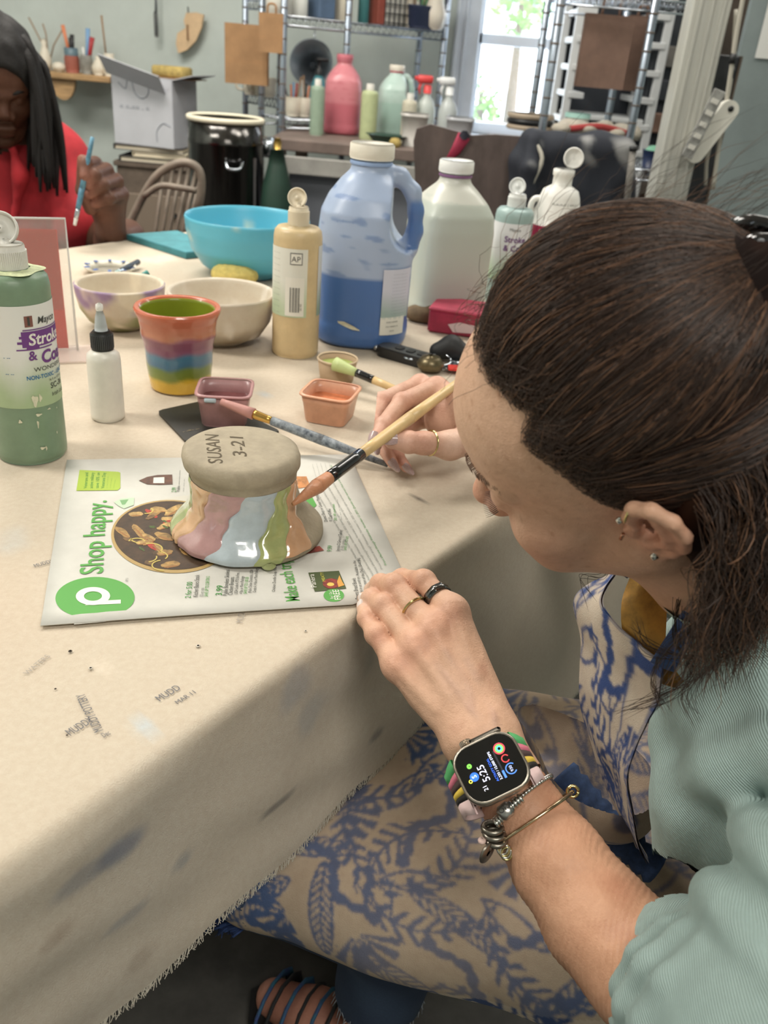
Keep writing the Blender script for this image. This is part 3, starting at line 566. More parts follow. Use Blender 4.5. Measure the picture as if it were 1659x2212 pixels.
def spray_bottle(label, px, Y, c, trig):
    p = aty(px, 290, Y); t = thing('spray_bottle', label, 'bottle', (p[0], Y, zb), group='spray bottles on the back bench')
    mesh('body', *lathe([(0.032, 0), (0.036, 0.005), (0.036, 0.12), (0.028, 0.145), (0.013, 0.165), (0.013, 0.18)], 24), mat('spray%d' % px, c, 0.25, alpha=0.75), t)
    mh = mat('trig%d' % px, trig, 0.4); h = mesh('sprayer', *join(lathe([(0.015, 0.175), (0.015, 0.2), (0.011, 0.205)], 16), box((-0.012, 0, 0.222), (0.06, 0.022, 0.028), 0.005), box((-0.046, 0, 0.224), (0.012, 0.014, 0.014), 0.002)), mh, t)
    mesh('trigger', *tube([(-0.026, 0, 0.21), (-0.032, 0, 0.19), (-0.028, 0, 0.17)], [0.006, 0.005, 0.003], 8), mh, h)
spray_bottle('spray bottle with a red trigger head on the back bench', 915, 3.62, (206, 214, 208), (216, 70, 70))
spray_bottle('spray bottle with a white trigger head near the window', 962, 3.62, (206, 212, 210), (228, 230, 230))
for k, (x, c, lab) in enumerate(((893, (200, 196, 190), 'pale plastic tub below the red spray bottle'), (990, (190, 192, 196), 'clear plastic tub at the window end of the bench'))):
    p = aty(x, 295, 3.5); t = thing('plastic_tub', lab, 'tub', (p[0], 3.48, zb)); mesh('tub', *lathe([(0.04, 0), (0.05, 0.1), (0.053, 0.102), (0.046, 0.1), (0.037, 0.006)], 24, power=4), mat('tub%d' % k, c, 0.3, alpha=0.8), t); mesh('lid', *lathe([(0.054, 0.103), (0.055, 0.11), (0.05, 0.112)], 24, power=4), mat('tub%d' % k, c, 0.3), t)
p = aty(835, 285, 3.45); t = thing('green_dish', 'dark green oval dish on the bench below the pale jug', 'dish', (p[0], 3.44, zb)); mesh('bowl', *lathe([(0.03, 0), (0.055, 0.03), (0.062, 0.034), (0.054, 0.03), (0.028, 0.005)], 28, sx=1.25), mat('dish_green', (48, 74, 62), 0.35), t); mesh('foot', *lathe([(0.03, -0.0), (0.032, 0.004)], 24), mat('dish_green', (48, 74, 62), 0.35), t)
p = aty(855, 285, 3.33); t = thing('lemon_sponge', 'small yellow round sponge at the bench edge', 'sponge', (p[0], 3.36, zb)); mesh('foam', *lathe([(0.01, 0), (0.02, 0.006), (0.022, 0.018), (0.015, 0.03), (0.004, 0.033)], 18), mat('foam_yellow', (196, 172, 104), 0.95), t); mesh('pore', *lathe([(0.003, 0.0325), (0.002, 0.0335)], 8), M_dust, t)
# small cups of tools on the lower rack shelf
q_ = np.random.default_rng(5)
for k, (x, Y, lab) in enumerate(((545, 3.86, 'white mug at the end of the lower rack shelf'), (570, 3.8, 'white mug with a handle beside the paper bag'), (630, 3.72, 'white cup crowded with brushes'), (655, 3.74, 'small white cup of tools near the bottle'))):
    p = aty(x, 240, Y); zc_ = 0.96 if x < 600 else 0.903; r = 0.045 if x < 600 else 0.032
    t = thing('mug', lab, 'mug', (p[0], Y + 0.03, zc_ + 0.004), group='mugs on the rack'); mesh('cup', *lathe([(r * 0.75, 0), (r * 0.9, 0.01), (r, 0.07), (r * 0.9, 0.07), (r * 0.7, 0.01)], 24), M_cream, t)
    if x < 600: mesh('handle', *tube(spline([(-r, 0, 0.06), (-r * 1.6, 0, 0.05), (-r * 1.5, 0, 0.02), (-r * 0.9, 0, 0.015)], 10), 0.005, 8), M_cream, t)
    else:
        for j in range(6): a = q_.uniform(-0.05, 0.05); mesh('brush', *tube([(a * 0.2, 0, 0.01), (a, 0, 0.11 + 0.04 * q_.random())], [0.003, 0.004], 6), [c_tan, c_blue, M_white, c_orange, M_dark, c_red][j], t)
p = aty(690, 120, 3.95); t = thing('metal_bowl', 'grey mixing bowl hung under the wire shelf', 'bowl', (p[0] - 0.03, 4.02, 1.02)); mesh('bowl', *apply(frame3(V3(0, 0, 0.06), (1, 0, 0.2), (0, 0.3, 1)), lathe([(0.02, 0), (0.07, 0.03), (0.09, 0.07), (0.086, 0.07), (0.065, 0.032), (0.018, 0.005)], 28)), mat('bowl_steel', (150, 158, 166), 0.35, metal=0.7), t); mesh('hook', *tube([(0, 0, 0.12), (0, 0, 0.2)], 0.003, 6), M_chrome, t)
p = aty(690, 160, 3.8); t = thing('squeeze_bottle', 'teal bottle with a black pump on the back bench', 'bottle', (p[0], 3.78, zb)); mesh('body', *lathe([(0.03, 0), (0.034, 0.006), (0.034, 0.15), (0.02, 0.19), (0.014, 0.2)], 24), mat('teal_body', (70, 140, 150), 0.4), t); mesh('pump', *join(lathe([(0.013, 0.2), (0.013, 0.22), (0.006, 0.225), (0.006, 0.25)], 14), box((0.012, 0, 0.255), (0.05, 0.016, 0.014), 0.003)), M_dark, t)

# ---------------------------------------------------------------- right side: rack frame, bags, bread rack, pole, cables
ra, rb = aty(1192, 140, 3.0), aty(1388, 155, 3.0)
t = thing('wire_rack', 'tall chrome rack frame in front of the white tray cart', 'rack', (float(ra[0]), 3.0, 0))
for q in (ra, rb): post(t, V3(q[0], 3.0, 0), V3(q[0], 3.0, 2.0), 0.013); post(t, V3(q[0] + 0.02, 3.5, 0), V3(q[0] + 0.02, 3.5, 2.0), 0.013)
wire_shelf(t, ra, rb, 0.5, 0.96, 14); wire_shelf(t, ra, rb + V3(0.15, 0, 0), 0.5, 1.36, 20); wire_shelf(t, rb - V3(0.0, 0.1, 0), rb + V3(0.16, -0.1, 0), 0.4, 0.9, 8)
paper_bag('wide dark brown paper bag hanging in the tall rack', 1238, 30, 1345, 190, 3.05, 0.28, True, M_kraft2, 4)
paper_bag('dark brown paper bag behind the wide one in the tall rack', 1330, 32, 1385, 196, 3.12, 0.25, True, M_kraft2, -6)
# white tray cart
tx0, tx1 = aty(1235, 150, 3.75)[0], aty(1425, 150, 3.75)[0]
t = thing('tray_cart', 'white slatted tray cart standing behind the tall rack', 'cart', ((tx0 + tx1) / 2, 3.75, 0)); w = tx1 - tx0; M_cart = mat('cart_white', (220, 222, 222), 0.5)
for sx in (-1, 1):
    for sy in (0, 0.34): mesh('upright', *box((sx * w / 2, sy, 0.9), (0.03, 0.03, 1.74), 0.003), M_cart, t, False)
for k in range(17):
    for sx in (-1, 1): mesh('ledge', *box((sx * (w / 2 - 0.03), 0.16, 0.12 + k * 0.095), (0.06, 0.36, 0.022), 0.002), M_cart, t, False)
for k in (7, 8, 9): mesh('tray', *box((0, 0.16, 0.14 + k * 0.095), (w - 0.05, 0.34, 0.016), 0.002), M_cart, t, False)
mesh('back_panel', *box((0, 0.36, 0.9), (w, 0.012, 1.7)), mat('cart_shadow', (62, 66, 74), 0.7), t, False)  # dark sheet standing in for the shade behind the trays
for sx in (-1, 1): mesh('caster', *tube([(sx * (w / 2 - 0.02), -0.015, 0.02), (sx * (w / 2 - 0.02), 0.015, 0.02)], 0.02, 12), M_dark, t)
t = thing('dark_cabinet', 'dark shelving cabinet beside the white tray cart', 'cabinet', (aty(1450, 150, 3.9)[0] + 0.02, 3.95, 0)); mesh('carcass', *box((0, 0.1, 0.85), (0.2, 0.3, 1.7), 0.004), mat('cab_dark', (60, 64, 70), 0.6), t, False)
for k, c in enumerate(((120, 110, 100), (90, 90, 96), (150, 120, 104), (70, 74, 80), (130, 126, 120))): mesh('shelf_box', *box((0, -0.06, 0.75 + 0.12 * k), (0.15, 0.02, 0.075), 0.004), mat('cabbox%d' % k, c, 0.7), t, False)
# table edge with clutter under the window and behind the dark chair
p = aty(1180, 285, 3.1); t = thing('round_tray', 'stack of pale round bats and pots below the window', 'tray', (p[0] - 0.04, 3.25, 0.964))
for k in range(3): mesh('disc', *lathe([(0.075, k * 0.018), (0.08, k * 0.018 + 0.003), (0.08, k * 0.018 + 0.013), (0.076, k * 0.018 + 0.015)], 28), [mat('bat_tan', (176, 160, 140), 0.7), M_dark, mat('bat_tan', (176, 160, 140), 0.7)][k], t)
p = aty(1300, 280, 3.2); t = thing('cloth_bundle', 'crumpled cream cloth heaped on the rack shelf', 'cloth', (p[0] - 0.02, 3.2, 0.964)); S = Sdf((-0.16, -0.1, -0.01), (0.16, 0.12, 0.09), 0.007)
for k in range(9): S.ell(((k - 4) * 0.03, 0.03 * ((k * 5) % 3 - 1), 0.018 + 0.006 * (k % 2)), (0.035, 0.05, 0.018 + 0.006 * (k % 3)), k=0.006)
V, Q = S.mesh(1); V[:, 2] = np.maximum(V[:, 2], 0); mesh('fabric', V, Q, mat('rag_cream', (205, 196, 180), 0.9, var=0.15, vscale=20), t); mesh('fold', *tube(spline([(-0.1, -0.05, 0.02), (0, -0.06, 0.035), (0.1, -0.04, 0.02)], 10), 0.01, 8), mat('rag_red', (186, 70, 70), 0.8), t)
p = aty(1428, 345, 2.85); t = thing('blue_tub', 'dark blue tub with a green rag on the side shelf', 'tub', (p[0], 2.95, 0.904)); mesh('tub', *lathe([(0.028, 0), (0.036, 0.05), (0.038, 0.052), (0.032, 0.05)], 24), mat('tub_blue', (36, 50, 84), 0.4), t); mesh('rag', *lathe([(0.03, 0.05), (0.02, 0.062), (0.006, 0.066)], 9), mat('rag_green', (110, 160, 136), 0.9), t)
p = aty(1268, 262, 3.1); t = thing('lidded_tub', 'white tub with a pale green lid on the rack shelf', 'tub', (p[0], 3.3, 0.964)); mesh('tub', *lathe([(0.036, 0), (0.042, 0.05)], 24), M_white, t); mesh('lid', *lathe([(0.044, 0.048), (0.045, 0.062), (0.04, 0.064)], 24), mat('lid_green', (150, 190, 180), 0.5), t)
# column with conduit, power strip and cords
p = aty(1498, 195, 2.62)
t = thing('support_column', 'square cream support column beside the grey wall', 'column', (p[0], 2.66, 0)); mesh('shaft', *box((0, 0, ZC / 2), (0.10, 0.08, ZC), 0.004), mat('column_cream', (190, 190, 182), 0.6, var=0.06, vscale=10, stretch=(12, 12, 0.5)), t, False); mesh('corner_bead', *join(*[box((x, -0.042, ZC / 2), (0.006, 0.006, ZC)) for x in (-0.03, 0.0, 0.03)]), mat('column_cream', (190, 190, 182), 0.6), t, False)
p = aty(1590, 150, 2.75); t = thing('door_post', 'dark brown door post beside the column', 'post', (p[0] - 0.03, 2.82, 0)); mesh('shaft', *box((0, 0, ZC / 2), (0.07, 0.06, ZC), 0.004), mat('post_brown', (84, 72, 62), 0.7, var=0.3, vscale=9), t, False); mesh('stop', *box((-0.05, 0.0, ZC / 2), (0.03, 0.03, ZC), 0.003), mat('post_brown2', (62, 54, 50), 0.7), t, False)
a, b = aty(1565, 118, 2.7), aty(1500, 400, 2.7); t = thing('leaning_board', 'long black board leaning beside the column', 'board', (float((a + b)[0] / 2), 2.72, 0)); mesh('sheet', *box((0.005, 0, a[2] / 2), (0.085, 0.02, float(a[2])), 0.003), mat('panel_black', (46, 48, 52), 0.6, var=0.3, vscale=20), t, False); mesh('edge_strip', *box((0.05, -0.004, a[2] / 2), (0.006, 0.02, float(a[2]))), M_dust, t, False)
# hanging cords, each its own
M_cord = mat('cord_grey', (176, 172, 160), 0.7)
for k, (pts, lab, r) in enumerate((([(1608, -20), (1590, 80), (1572, 200), (1555, 300), (1540, 410)], 'long pale cord hanging beside the power strip', 0.006), ([(1590, 20), (1585, 90), (1578, 180), (1560, 250), (1530, 330), (1524, 400)], 'looped grey cord hanging behind the power strip', 0.005))):
    P = spline([aty(x, y, 2.60 + 0.03 * k) for x, y in pts], 24); t = thing('extension_lead', lab, 'cord', tuple(P[-1])); mesh('cable', *tube(P, r, 8), M_cord, t, world=True); mesh('tie', *tube([P[8] - V3(0, 0, 0.012), P[8] + V3(0, 0, 0.012)], r * 1.5, 8), M_dark, t, world=True)
a, b = aty(1572, 238, 2.595), aty(1500, 330, 2.595); dv = (b - a) / np.linalg.norm(b - a)
t = thing('power_strip', 'white hanging power strip with rounded ends', 'power strip', tuple(b)); Mx = frame3((a + b) / 2, dv, (0, 1, 0.0)); Ls = np.linalg.norm(b - a) + 0.05
mesh('housing', *apply(Mx, (lambda q: (np.c_[q[0][:, 0], q[0][:, 2], q[0][:, 1]], [tuple(reversed(f)) for f in q[1]]))(prism(rrect(Ls, 0.05, 0.024), -0.015, 0.015))), mat('strip_white', (222, 220, 210), 0.45), t, smooth=False, world=True)
mesh('hanging_hole', *apply(Mx, tube([(-Ls / 2 + 0.02, -0.017, 0), (-Ls / 2 + 0.02, -0.010, 0)], 0.008, 12)), M_dark, t, world=True)
a, b = aty(1556, 195, 2.56), aty(1482, 340, 2.56); dv = (b - a) / np.linalg.norm(b - a)
t = thing('hanging_strap', 'grey printed strap hanging diagonally by the column', 'strap', tuple(b)); Mx = frame3((a + b) / 2, dv, (0, 1, 0.0)); mesh('band', *apply(Mx, box((0, 0, 0), (np.linalg.norm(b - a), 0.006, 0.032), 0.001)), mat('strap_grey', (170, 170, 166), 0.6, var=0.3, vscale=40), t, False, world=True)
mesh('stitching', *apply(Mx, join(*[box((x, -0.004, 0), (0.012, 0.003, 0.02)) for x in np.linspace(-0.06, 0.06, 5)])), mat('strap_light', (215, 213, 205), 0.6), t, False, world=True)
p = aty(1648, 60, 3.0); t = thing('wall_notice', 'white paper notice taped on the right wall', 'notice', (p[0] + 0.03, 3.006, p[2])); mesh('sheet', *box((0.02, 0, 0.02), (0.1, 0.002, 0.2)), mat('notice', (225, 226, 222), 0.8), t, False); mesh('tape', *box((0.0, -0.002, 0.115), (0.03, 0.001, 0.012)), M_cord, t, False)
# brown board-backed chair and dark chair with a black apron over it
def panel_chair():
    Yc = 2.52; P = [(893, 305), (900, 278), (930, 268), (975, 280), (1020, 292), (1070, 290), (1124, 294), (1128, 480), (1130, 640), (1040, 640), (900, 470)]
    W = np.array([aty(x, y, Yc) for x, y in P]); c = W[:, :].mean(0); q = prism(np.c_[W[:, 0] - c[0], W[:, 2]], -0.012, 0.012); v = np.c_[q[0][:, 0], -q[0][:, 2], q[0][:, 1]]
    t = thing('panel_chair', 'chair with a worn brown board back behind the clear jug', 'chair', (c[0], Yc, 0)); mb = mat('worn_board', (106, 92, 88), 0.65, var=0.25, vscale=16, stretch=(1, 1, 0.4))
    mesh('backrest', v, [tuple(reversed(f)) for f in q[1]], mb, t, False)
    mesh('seat', *box((0.02, -0.2, 0.45), (0.36, 0.36, 0.03), 0.01), mb, t, False)
    for sx in (-1, 1):
        for sy in (-0.36, -0.03): mesh('leg', *tube([(0.02 + sx * 0.15, sy, 0.44), (0.02 + sx * 0.17, sy, 0)], [0.018, 0.014], 8), M_dark, t)
    a, b, cc = [aty(x, y, Yc - 0.02) for x, y in ((1003, 293), (985, 325), (962, 352))]
    s = thing('red_ribbon', 'dark red ribbon tied over the brown chair back', 'ribbon', tuple(cc)); mesh('band', *tube([a, b, cc], [0.018, 0.014, 0.004], 8, flat=0.25, up=(0, 1, 0)), mat('ribbon_red', (150, 36, 66), 0.7), s, world=True); mesh('knot', *lathe([(0.006, -0.01), (0.016, 0.0), (0.006, 0.012)], 10), mat('ribbon_dark', (48, 48, 62), 0.7), s).location = Vector(a - cc)
panel_chair()
Yd = 2.48; S = Sdf((-0.22, -0.12, 0.40), (0.22, 0.14, 1.12), 0.009); pc = aty(1240, 400, Yd); cxd = float(pc[0])
wpt = lambda x, y, dy=0.0: aty(x, y, Yd) - V3(cxd, Yd, 0) + V3(0, dy, 0)
S.path([wpt(1130, 480), wpt(1128, 350), wpt(1150, 305), wpt(1200, 312), wpt(1290, 310), wpt(1345, 325), wpt(1350, 480)], [0.03, 0.035, 0.03, 0.03, 0.03, 0.03, 0.03], 0.02)
for x in (1170, 1210, 1260, 1310): S.cone(wpt(x, 335), wpt(x - 5, 520), 0.035, 0.04, 0.03)
S.path([wpt(1150, 300, -0.03), wpt(1140, 360, -0.05), wpt(1135, 440, -0.05)], [0.02, 0.028, 0.02], 0.012)
V, Q = S.mesh(1); V += vnorm(V, Q) * (vnoise(V, 60, 8) * 0.004)[:, None]
t = thing('dark_chair', 'dark chair draped with a black clay-smeared apron', 'chair', (cxd, Yd, 0))
n = vnoise(V, 38, 2) + 0.5 * vnoise(V, 110, 4); w_ = np.clip((n - 0.45) / 0.5, 0, 1)[:, None] * np.clip((V[:, 2:3] - 0.88) / 0.08, 0, 1); cd = np.array(lin((36, 40, 50))[:3]); cl = np.array(lin((150, 150, 150))[:3])
mesh('draped_apron', V, Q, mat('apron_black', (255, 255, 255), 0.8, attr='Col'), t, attr=cd * (1 - w_) + cl * w_)
mesh('seat', *box((0, -0.15, 0.45), (0.4, 0.4, 0.04), 0.012), M_dark, t, False)
for sx in (-1, 1):
    for sy in (-0.32, 0.02): mesh('leg', *tube([(sx * 0.17, sy, 0.44), (sx * 0.18, sy, 0)], [0.016, 0.014], 8), M_dark, t)
mesh('strap', *tube(spline([wpt(1150, 300, -0.04), wpt(1165, 340, -0.06), wpt(1140, 400, -0.065), wpt(1132, 460, -0.06)], 14), 0.006, 6), M_cord, t)
t = thing('cane_stick', 'weathered stick leaning against the dark chair', 'stick', tuple(aty(1350, 480, Yd - 0.05))); mesh('shaft', *tube([aty(1368, 322, Yd - 0.05), aty(1358, 400, Yd - 0.05), aty(1345, 520, Yd - 0.05)], 0.009, 8), mat('stick_grey', (140, 136, 130), 0.8, var=0.3, vscale=40), t, world=True); mesh('tip', *tube([aty(1369, 316, Yd - 0.05), aty(1368, 326, Yd - 0.05)], 0.011, 8), M_dark, t, world=True)

# ================================================================== the work table
ZT = 0.75
E0 = V3(-0.197, 0.319, ZT); ED = V3(0.558, 0.83, 0); ED /= np.linalg.norm(ED); EN = V3(-ED[1], ED[0], 0); S0, S1, WT = -0.75, 1.56, 1.27
def tp(s, n, z=ZT): return E0 + ED * s + EN * n + V3(0, 0, z - ZT)
tm = frame3(tp((S0 + S1) / 2, WT / 2, 0), ED, EN)
t = thing('work_table', 'long work table under the canvas cloth', 'table', matrix=Matrix(tm.tolist()))
mesh('tabletop', *box((0, 0, ZT - 0.02), (S1 - S0 - 0.02, WT - 0.02, 0.032), 0.004), M_wood, t, False)
for sx in (-1, 1):
    for sy in (-1, 1): mesh('leg', *box((sx * (S1 - S0) * 0.44, sy * WT * 0.4, (ZT - 0.04) / 2), (0.06, 0.06, ZT - 0.04), 0.004), M_dust, t, False)
# canvas cloth: flat top, rounded edge, hanging skirt with soft folds
rc = 0.010; us = np.arange(S0, S1 + 1e-6, 0.0055); ns = np.linspace(WT, 0.03, 70); drop = 0.205
sec = [(n, 0.0) for n in ns] + [(rc - rc * math.sin(a), -rc + rc * math.cos(a)) for a in np.linspace(0, math.pi / 2, 7)] + [(0, -rc - (drop - rc) * k / 44) for k in range(1, 45)]
sec = np.array(sec); ns_, nu_ = len(sec), len(us)
A = np.repeat(us, ns_); Bn = np.tile(sec[:, 0], nu_); Zz = np.tile(sec[:, 1], nu_)
fall = np.clip(-Zz / 0.2, 0, 1); q = np.c_[A, Zz * 1.0, A * 0]
wv = (0.002 * np.sin(A * 9 + 3 * Zz + 1) + 0.0016 * np.sin(A * 23 - 22 * Zz) + 0.0026 * vnoise(np.c_[A * 0.35 + Zz * 0.3, Zz * 1.4, A * 0], 44, 11) + 0.0013 * vnoise(np.c_[A * 0.4 + Zz * 0.4, Zz, A * 0], 120, 12)) * np.clip(-Zz / 0.02, 0, 1)
hem = 0.006 * np.sin(A * 13) + 0.004 * np.sin(A * 41 + 1)
longer = 1 + 1.3 * np.clip((A - 0.52) / 0.16, 0, 1) ** 1.2                # the cloth hangs lower towards the far end
Pc = E0 + ED * A[:, None] + EN * (Bn - wv - fall * 0.004)[:, None] + np.c_[A * 0, A * 0, Zz * longer + hem * fall ** 3]
top_n = np.where(Zz > -0.0001, 1.0, 0.0); Pc[:, 2] += top_n * 0.0004 * vnoise(np.c_[A, Bn, A * 0], 26, 13)
base_c = np.array(lin((204, 192, 173))[:3]); stain = lambda c: np.array(lin(c)[:3])
colr = np.tile(base_c, (len(A), 1)); f2 = np.c_[A, Bn + Zz, A * 0]
def blend(w, c):
    global colr
    w = np.clip(w, 0, 1)[:, None]; colr = colr * (1 - w) + np.array(lin(c)[:3]) * w
blend((vnoise(f2, 14, 21) - 0.1) * 0.5, (198, 176, 154)); blend((vnoise(f2, 22, 22) - 0.35) * 0.7, (212, 203, 188)); blend((vnoise(f2, 60, 23) - 0.75) * 0.5, (186, 170, 152))
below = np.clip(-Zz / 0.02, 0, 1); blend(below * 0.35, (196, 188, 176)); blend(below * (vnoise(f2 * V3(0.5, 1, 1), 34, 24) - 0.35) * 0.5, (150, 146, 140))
def splotch(px, py, r1, r2, c, k=1.0, z=None, ang=0.0):
    """a paint mark on the cloth, placed where it lies on the table"""
    qy = _ray(px, py); nrm = V3(ED[1], -ED[0], 0)
    if z is None: p = atz(px, py, ZT)
    else: tt = ((E0 - CAM) @ nrm) / (qy @ nrm); p = CAM + tt * qy
    a = (p - E0) @ ED; b = (p - E0) @ EN + (p[2] - ZT if z is not None else 0)
    da, db = A - a, (Bn + Zz) - b; ca, sa = math.cos(ang), math.sin(ang); u, v = (ca * da + sa * db) / r1, (-sa * da + ca * db) / r2
    blend(np.clip((1.15 - np.sqrt(u * u + v * v) + 0.45 * vnoise(f2, 130, int(px))) * 1.6, 0, 1) * k * (0.62 if z is not None else 0.9), c)
for a_ in ((250, 1835, 0.024, 0.014, (92, 110, 140), 0.8, 1), (185, 1880, 0.034, 0.011, (110, 122, 142), 0.6, 1), (385, 1860, 0.010, 0.007, (120, 130, 140), 0.7, 1), (255, 1990, 0.02, 0.006, (120, 128, 142), 0.6, 1), (590, 1730, 0.02, 0.005, (78, 80, 84), 0.9, 1), (640, 1480, 0.016, 0.022, (140, 150, 166), 0.55, 1), (670, 1540, 0.02, 0.02, (140, 150, 160), 0.5, 1), (810, 1580, 0.012, 0.007, (84, 86, 96), 0.8, 1), (800, 1420, 0.012, 0.016, (120, 126, 120), 0.5, 1), (110, 2020, 0.012, 0.006, (150, 130, 112), 0.7, 1), (290, 2070, 0.016, 0.009, (140, 124, 108), 0.6, 1), (540, 1440, 0.006, 0.006, (170, 150, 134), 0.5, None),
           (310, 1567, 0.006, 0.006, (190, 204, 212), 0.7, None), (210, 1430, 0.008, 0.01, (238, 226, 208), 0.6, None), (440, 1010, 0.01, 0.004, (150, 140, 128), 0.4, None), (565, 850, 0.012, 0.006, (170, 190, 205), 0.6, None), (312, 930, 0.012, 0.003, (110, 106, 104), 0.8, None), (905, 1080, 0.003, 0.003, (70, 66, 62), 0.9, None), (950, 1070, 0.007, 0.0025, (110, 100, 92), 0.8, None), (20, 1170, 0.02, 0.016, (190, 200, 205), 0.35, None), (560, 560, 0.03, 0.014, (176, 168, 158), 0.5, None), (345, 560, 0.05, 0.03, (226, 218, 206), 0.5, None), (960, 1090, 0.006, 0.002, (120, 110, 100), 0.7, None)):
    splotch(a_[0], a_[1], a_[2], a_[3], a_[4], a_[5], a_[6])
M_canvas = mat('canvas', (255, 255, 255), 0.85, attr='Col', var=0.07, vscale=180, bump=0.35, bscale=900)
t = thing('canvas_tablecloth', 'cream canvas tablecloth stained with clay and paint', 'tablecloth', tuple(tp(0, 0)))
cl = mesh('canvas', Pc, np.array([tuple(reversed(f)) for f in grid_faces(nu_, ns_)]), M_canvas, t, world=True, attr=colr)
# frayed threads along the hem
hemP = Pc[ns_ - 1::ns_]; fr = []; g_ = np.random.default_rng(3)
for i in range(0, len(hemP) - 1):
    for j in range(6):
        p = hemP[i] + (hemP[i + 1] - hemP[i]) * g_.random(); l = g_.uniform(0.004, 0.011); sw = g_.normal(0, 0.003); fr.append(tube([p + V3(0, 0, 0.001), p + ED * sw * 0.5 + V3(0, 0, -l * 0.6), p + ED * sw - V3(0, 0, l)], 0.00035, 3, cap=False))
o = mesh('frayed_threads', *join(*fr), mat('thread', (214, 206, 190), 0.9), t, world=True); o['kind'] = 'stuff'
M_stamp = mat('stamp_ink', (112, 112, 116), 0.9)
for s_, a, b, h in (('MUDD', (345, 1518), (392, 1490), 0.007), ('MAR 11', (384, 1524), (424, 1499), 0.0045), ('MUDDY', (152, 1592), (205, 1560), 0.0075), ('MUDDY POTTERY', (224, 1580), (182, 1500), 0.0065), ('Dec', (224, 1596), (240, 1588), 0.005), ('MUD', (524, 1348), (530, 1326), 0.006), ('MUDDY', (76, 1228), (118, 1216), 0.006), ('WATERS', (60, 1460), (110, 1420), 0.005)):
    pa, pb = atz(*a, ZT), atz(*b, ZT); v, f = glyphs(s_, 1.0); wdt = v[:, 0].max(); L = np.linalg.norm(pb - pa); up = np.cross(V3(0, 0, 1), pb - pa)
    txt('stamped_word', s_, h * 1.35, frame3(pa + V3(0, 0, 0.0003), pb - pa, up), mat('stamp_ink_faint', (168, 160, 150), 0.9) if s_ in ('WATERS', 'MUD') else M_stamp, t, sx=L / (wdt * h * 1.35), lift=0.0008).location = Vector(-tp(0, 0))
# clay crumbs on the cloth
for k, (px, py, r) in enumerate(((152, 1409, 0.0016), (196, 1446, 0.0018), (120, 1490, 0.0009), (428, 1398, 0.002), (145, 1590, 0.0008), (660, 1365, 0.0012))):
    p = atz(px, py, ZT); o = mesh('clay_crumb', *lathe([(r * 0.6, 0), (r, r * 0.3), (r * 0.5, r * 0.5)], 7), mat('crumb', (228, 220, 206), 0.9) if k % 2 else mat('crumb_dark', (96, 88, 78), 0.9)); o.location = Vector(p + V3(0, 0, 0.0007)); tag(o, ['dark clay crumb by the lower edge of the flyer', 'pale clay crumb on the bare cloth below the flyer', 'tiny dark clay speck between the crumb and the stamped words', 'pale clay crumb near the flyer edge', 'dark clay speck left on the cloth below the logo', 'pale clay crumb by the table edge near the hand'][k], 'crumb', 'clay crumbs on the cloth')

# ================================================================== grocery flyer
BLp, TLp, TRp, BRp = atz(88, 1358, ZT), atz(145, 997, ZT), atz(755, 985, ZT), atz(874, 1250, ZT); Bp = atz(792, 1309, ZT)
e1 = (TLp - BLp); e1 /= np.linalg.norm(e1); e2 = np.cross(e1, V3(0, 0, 1)); pw = np.linalg.norm(TLp - BLp)
ZP = ZT + 0.0022
page = frame3(V3(BLp[0], BLp[1], 0), e1, -e2)                    # page x runs along the lines of text
t = thing('grocery_flyer', 'printed supermarket flyer lying under the upturned pot', 'flyer', (BLp[0], BLp[1], ZT))
BX2 = (BRp - BLp) @ e2
qd = [BLp, BLp + e2 * ((Bp - BLp) @ e2 + 0.03) + e1 * ((Bp - BLp) @ e1 * 0.9), BRp, TRp, TLp]
nn = 14; G = []
for i in range(nn + 1):
    u = i / nn; a = BLp + (Bp - BLp) * min(1, u / 0.9) if u < 0.9 else Bp + (BRp - Bp) * (u - 0.9) / 0.1; b = TLp + (TRp - TLp) * u
    for j in range(nn + 1):
        v = j / nn; p = a + (b - a) * v; p = V3(p[0], p[1], ZP + 0.0016 * math.exp(-(v / 0.02) ** 2) * (0.4 + 0.6 * math.sin(3 * u + 0.4))); G.append(p)
G = np.array(G); gf = [tuple(reversed(f)) for f in grid_faces(nn + 1, nn + 1)]; nG = len(G)
rim = list(range(nn + 1)) + [i * (nn + 1) + nn for i in range(1, nn + 1)] + [nn * (nn + 1) + j for j in range(nn - 1, -1, -1)] + [i * (nn + 1) for i in range(nn - 1, 0, -1)]
Vp = np.concatenate([G, G - V3(0, 0, 0.0008)]); gf = gf + [tuple(nG + i for i in reversed(f)) for f in gf] + [(rim[k], rim[(k + 1) % len(rim)], nG + rim[(k + 1) % len(rim)], nG + rim[k]) for k in range(len(rim))]
mesh('sheet', Vp, gf, mat('newsprint', (208, 206, 198), 0.75, var=0.03, vscale=40), t, world=True)
PRN = 0
def pg(px, py): p = atz(px, py, ZP); return V3(p[0], p[1], 0)
def flat(name, pts, m, layer=1, label=None):
    """an inked shape printed on the flyer from its outline"""
    P = np.array([pg(x, y) for x, y in pts]); P[:, 2] = ZP + 0.00022 * layer + 0.00035
    return mesh(name, P, [tuple(range(len(P)))], m, t, False, world=True, label=label)
def oval(cx, cy, rx, ry, rot=0, n=40): return [(cx + rx * math.cos(a) * math.cos(rot) - ry * math.sin(a) * math.sin(rot), cy + rx * math.cos(a) * math.sin(rot) + ry * math.sin(a) * math.cos(rot)) for a in np.linspace(0, 2 * math.pi, n, endpoint=False)][::-1]
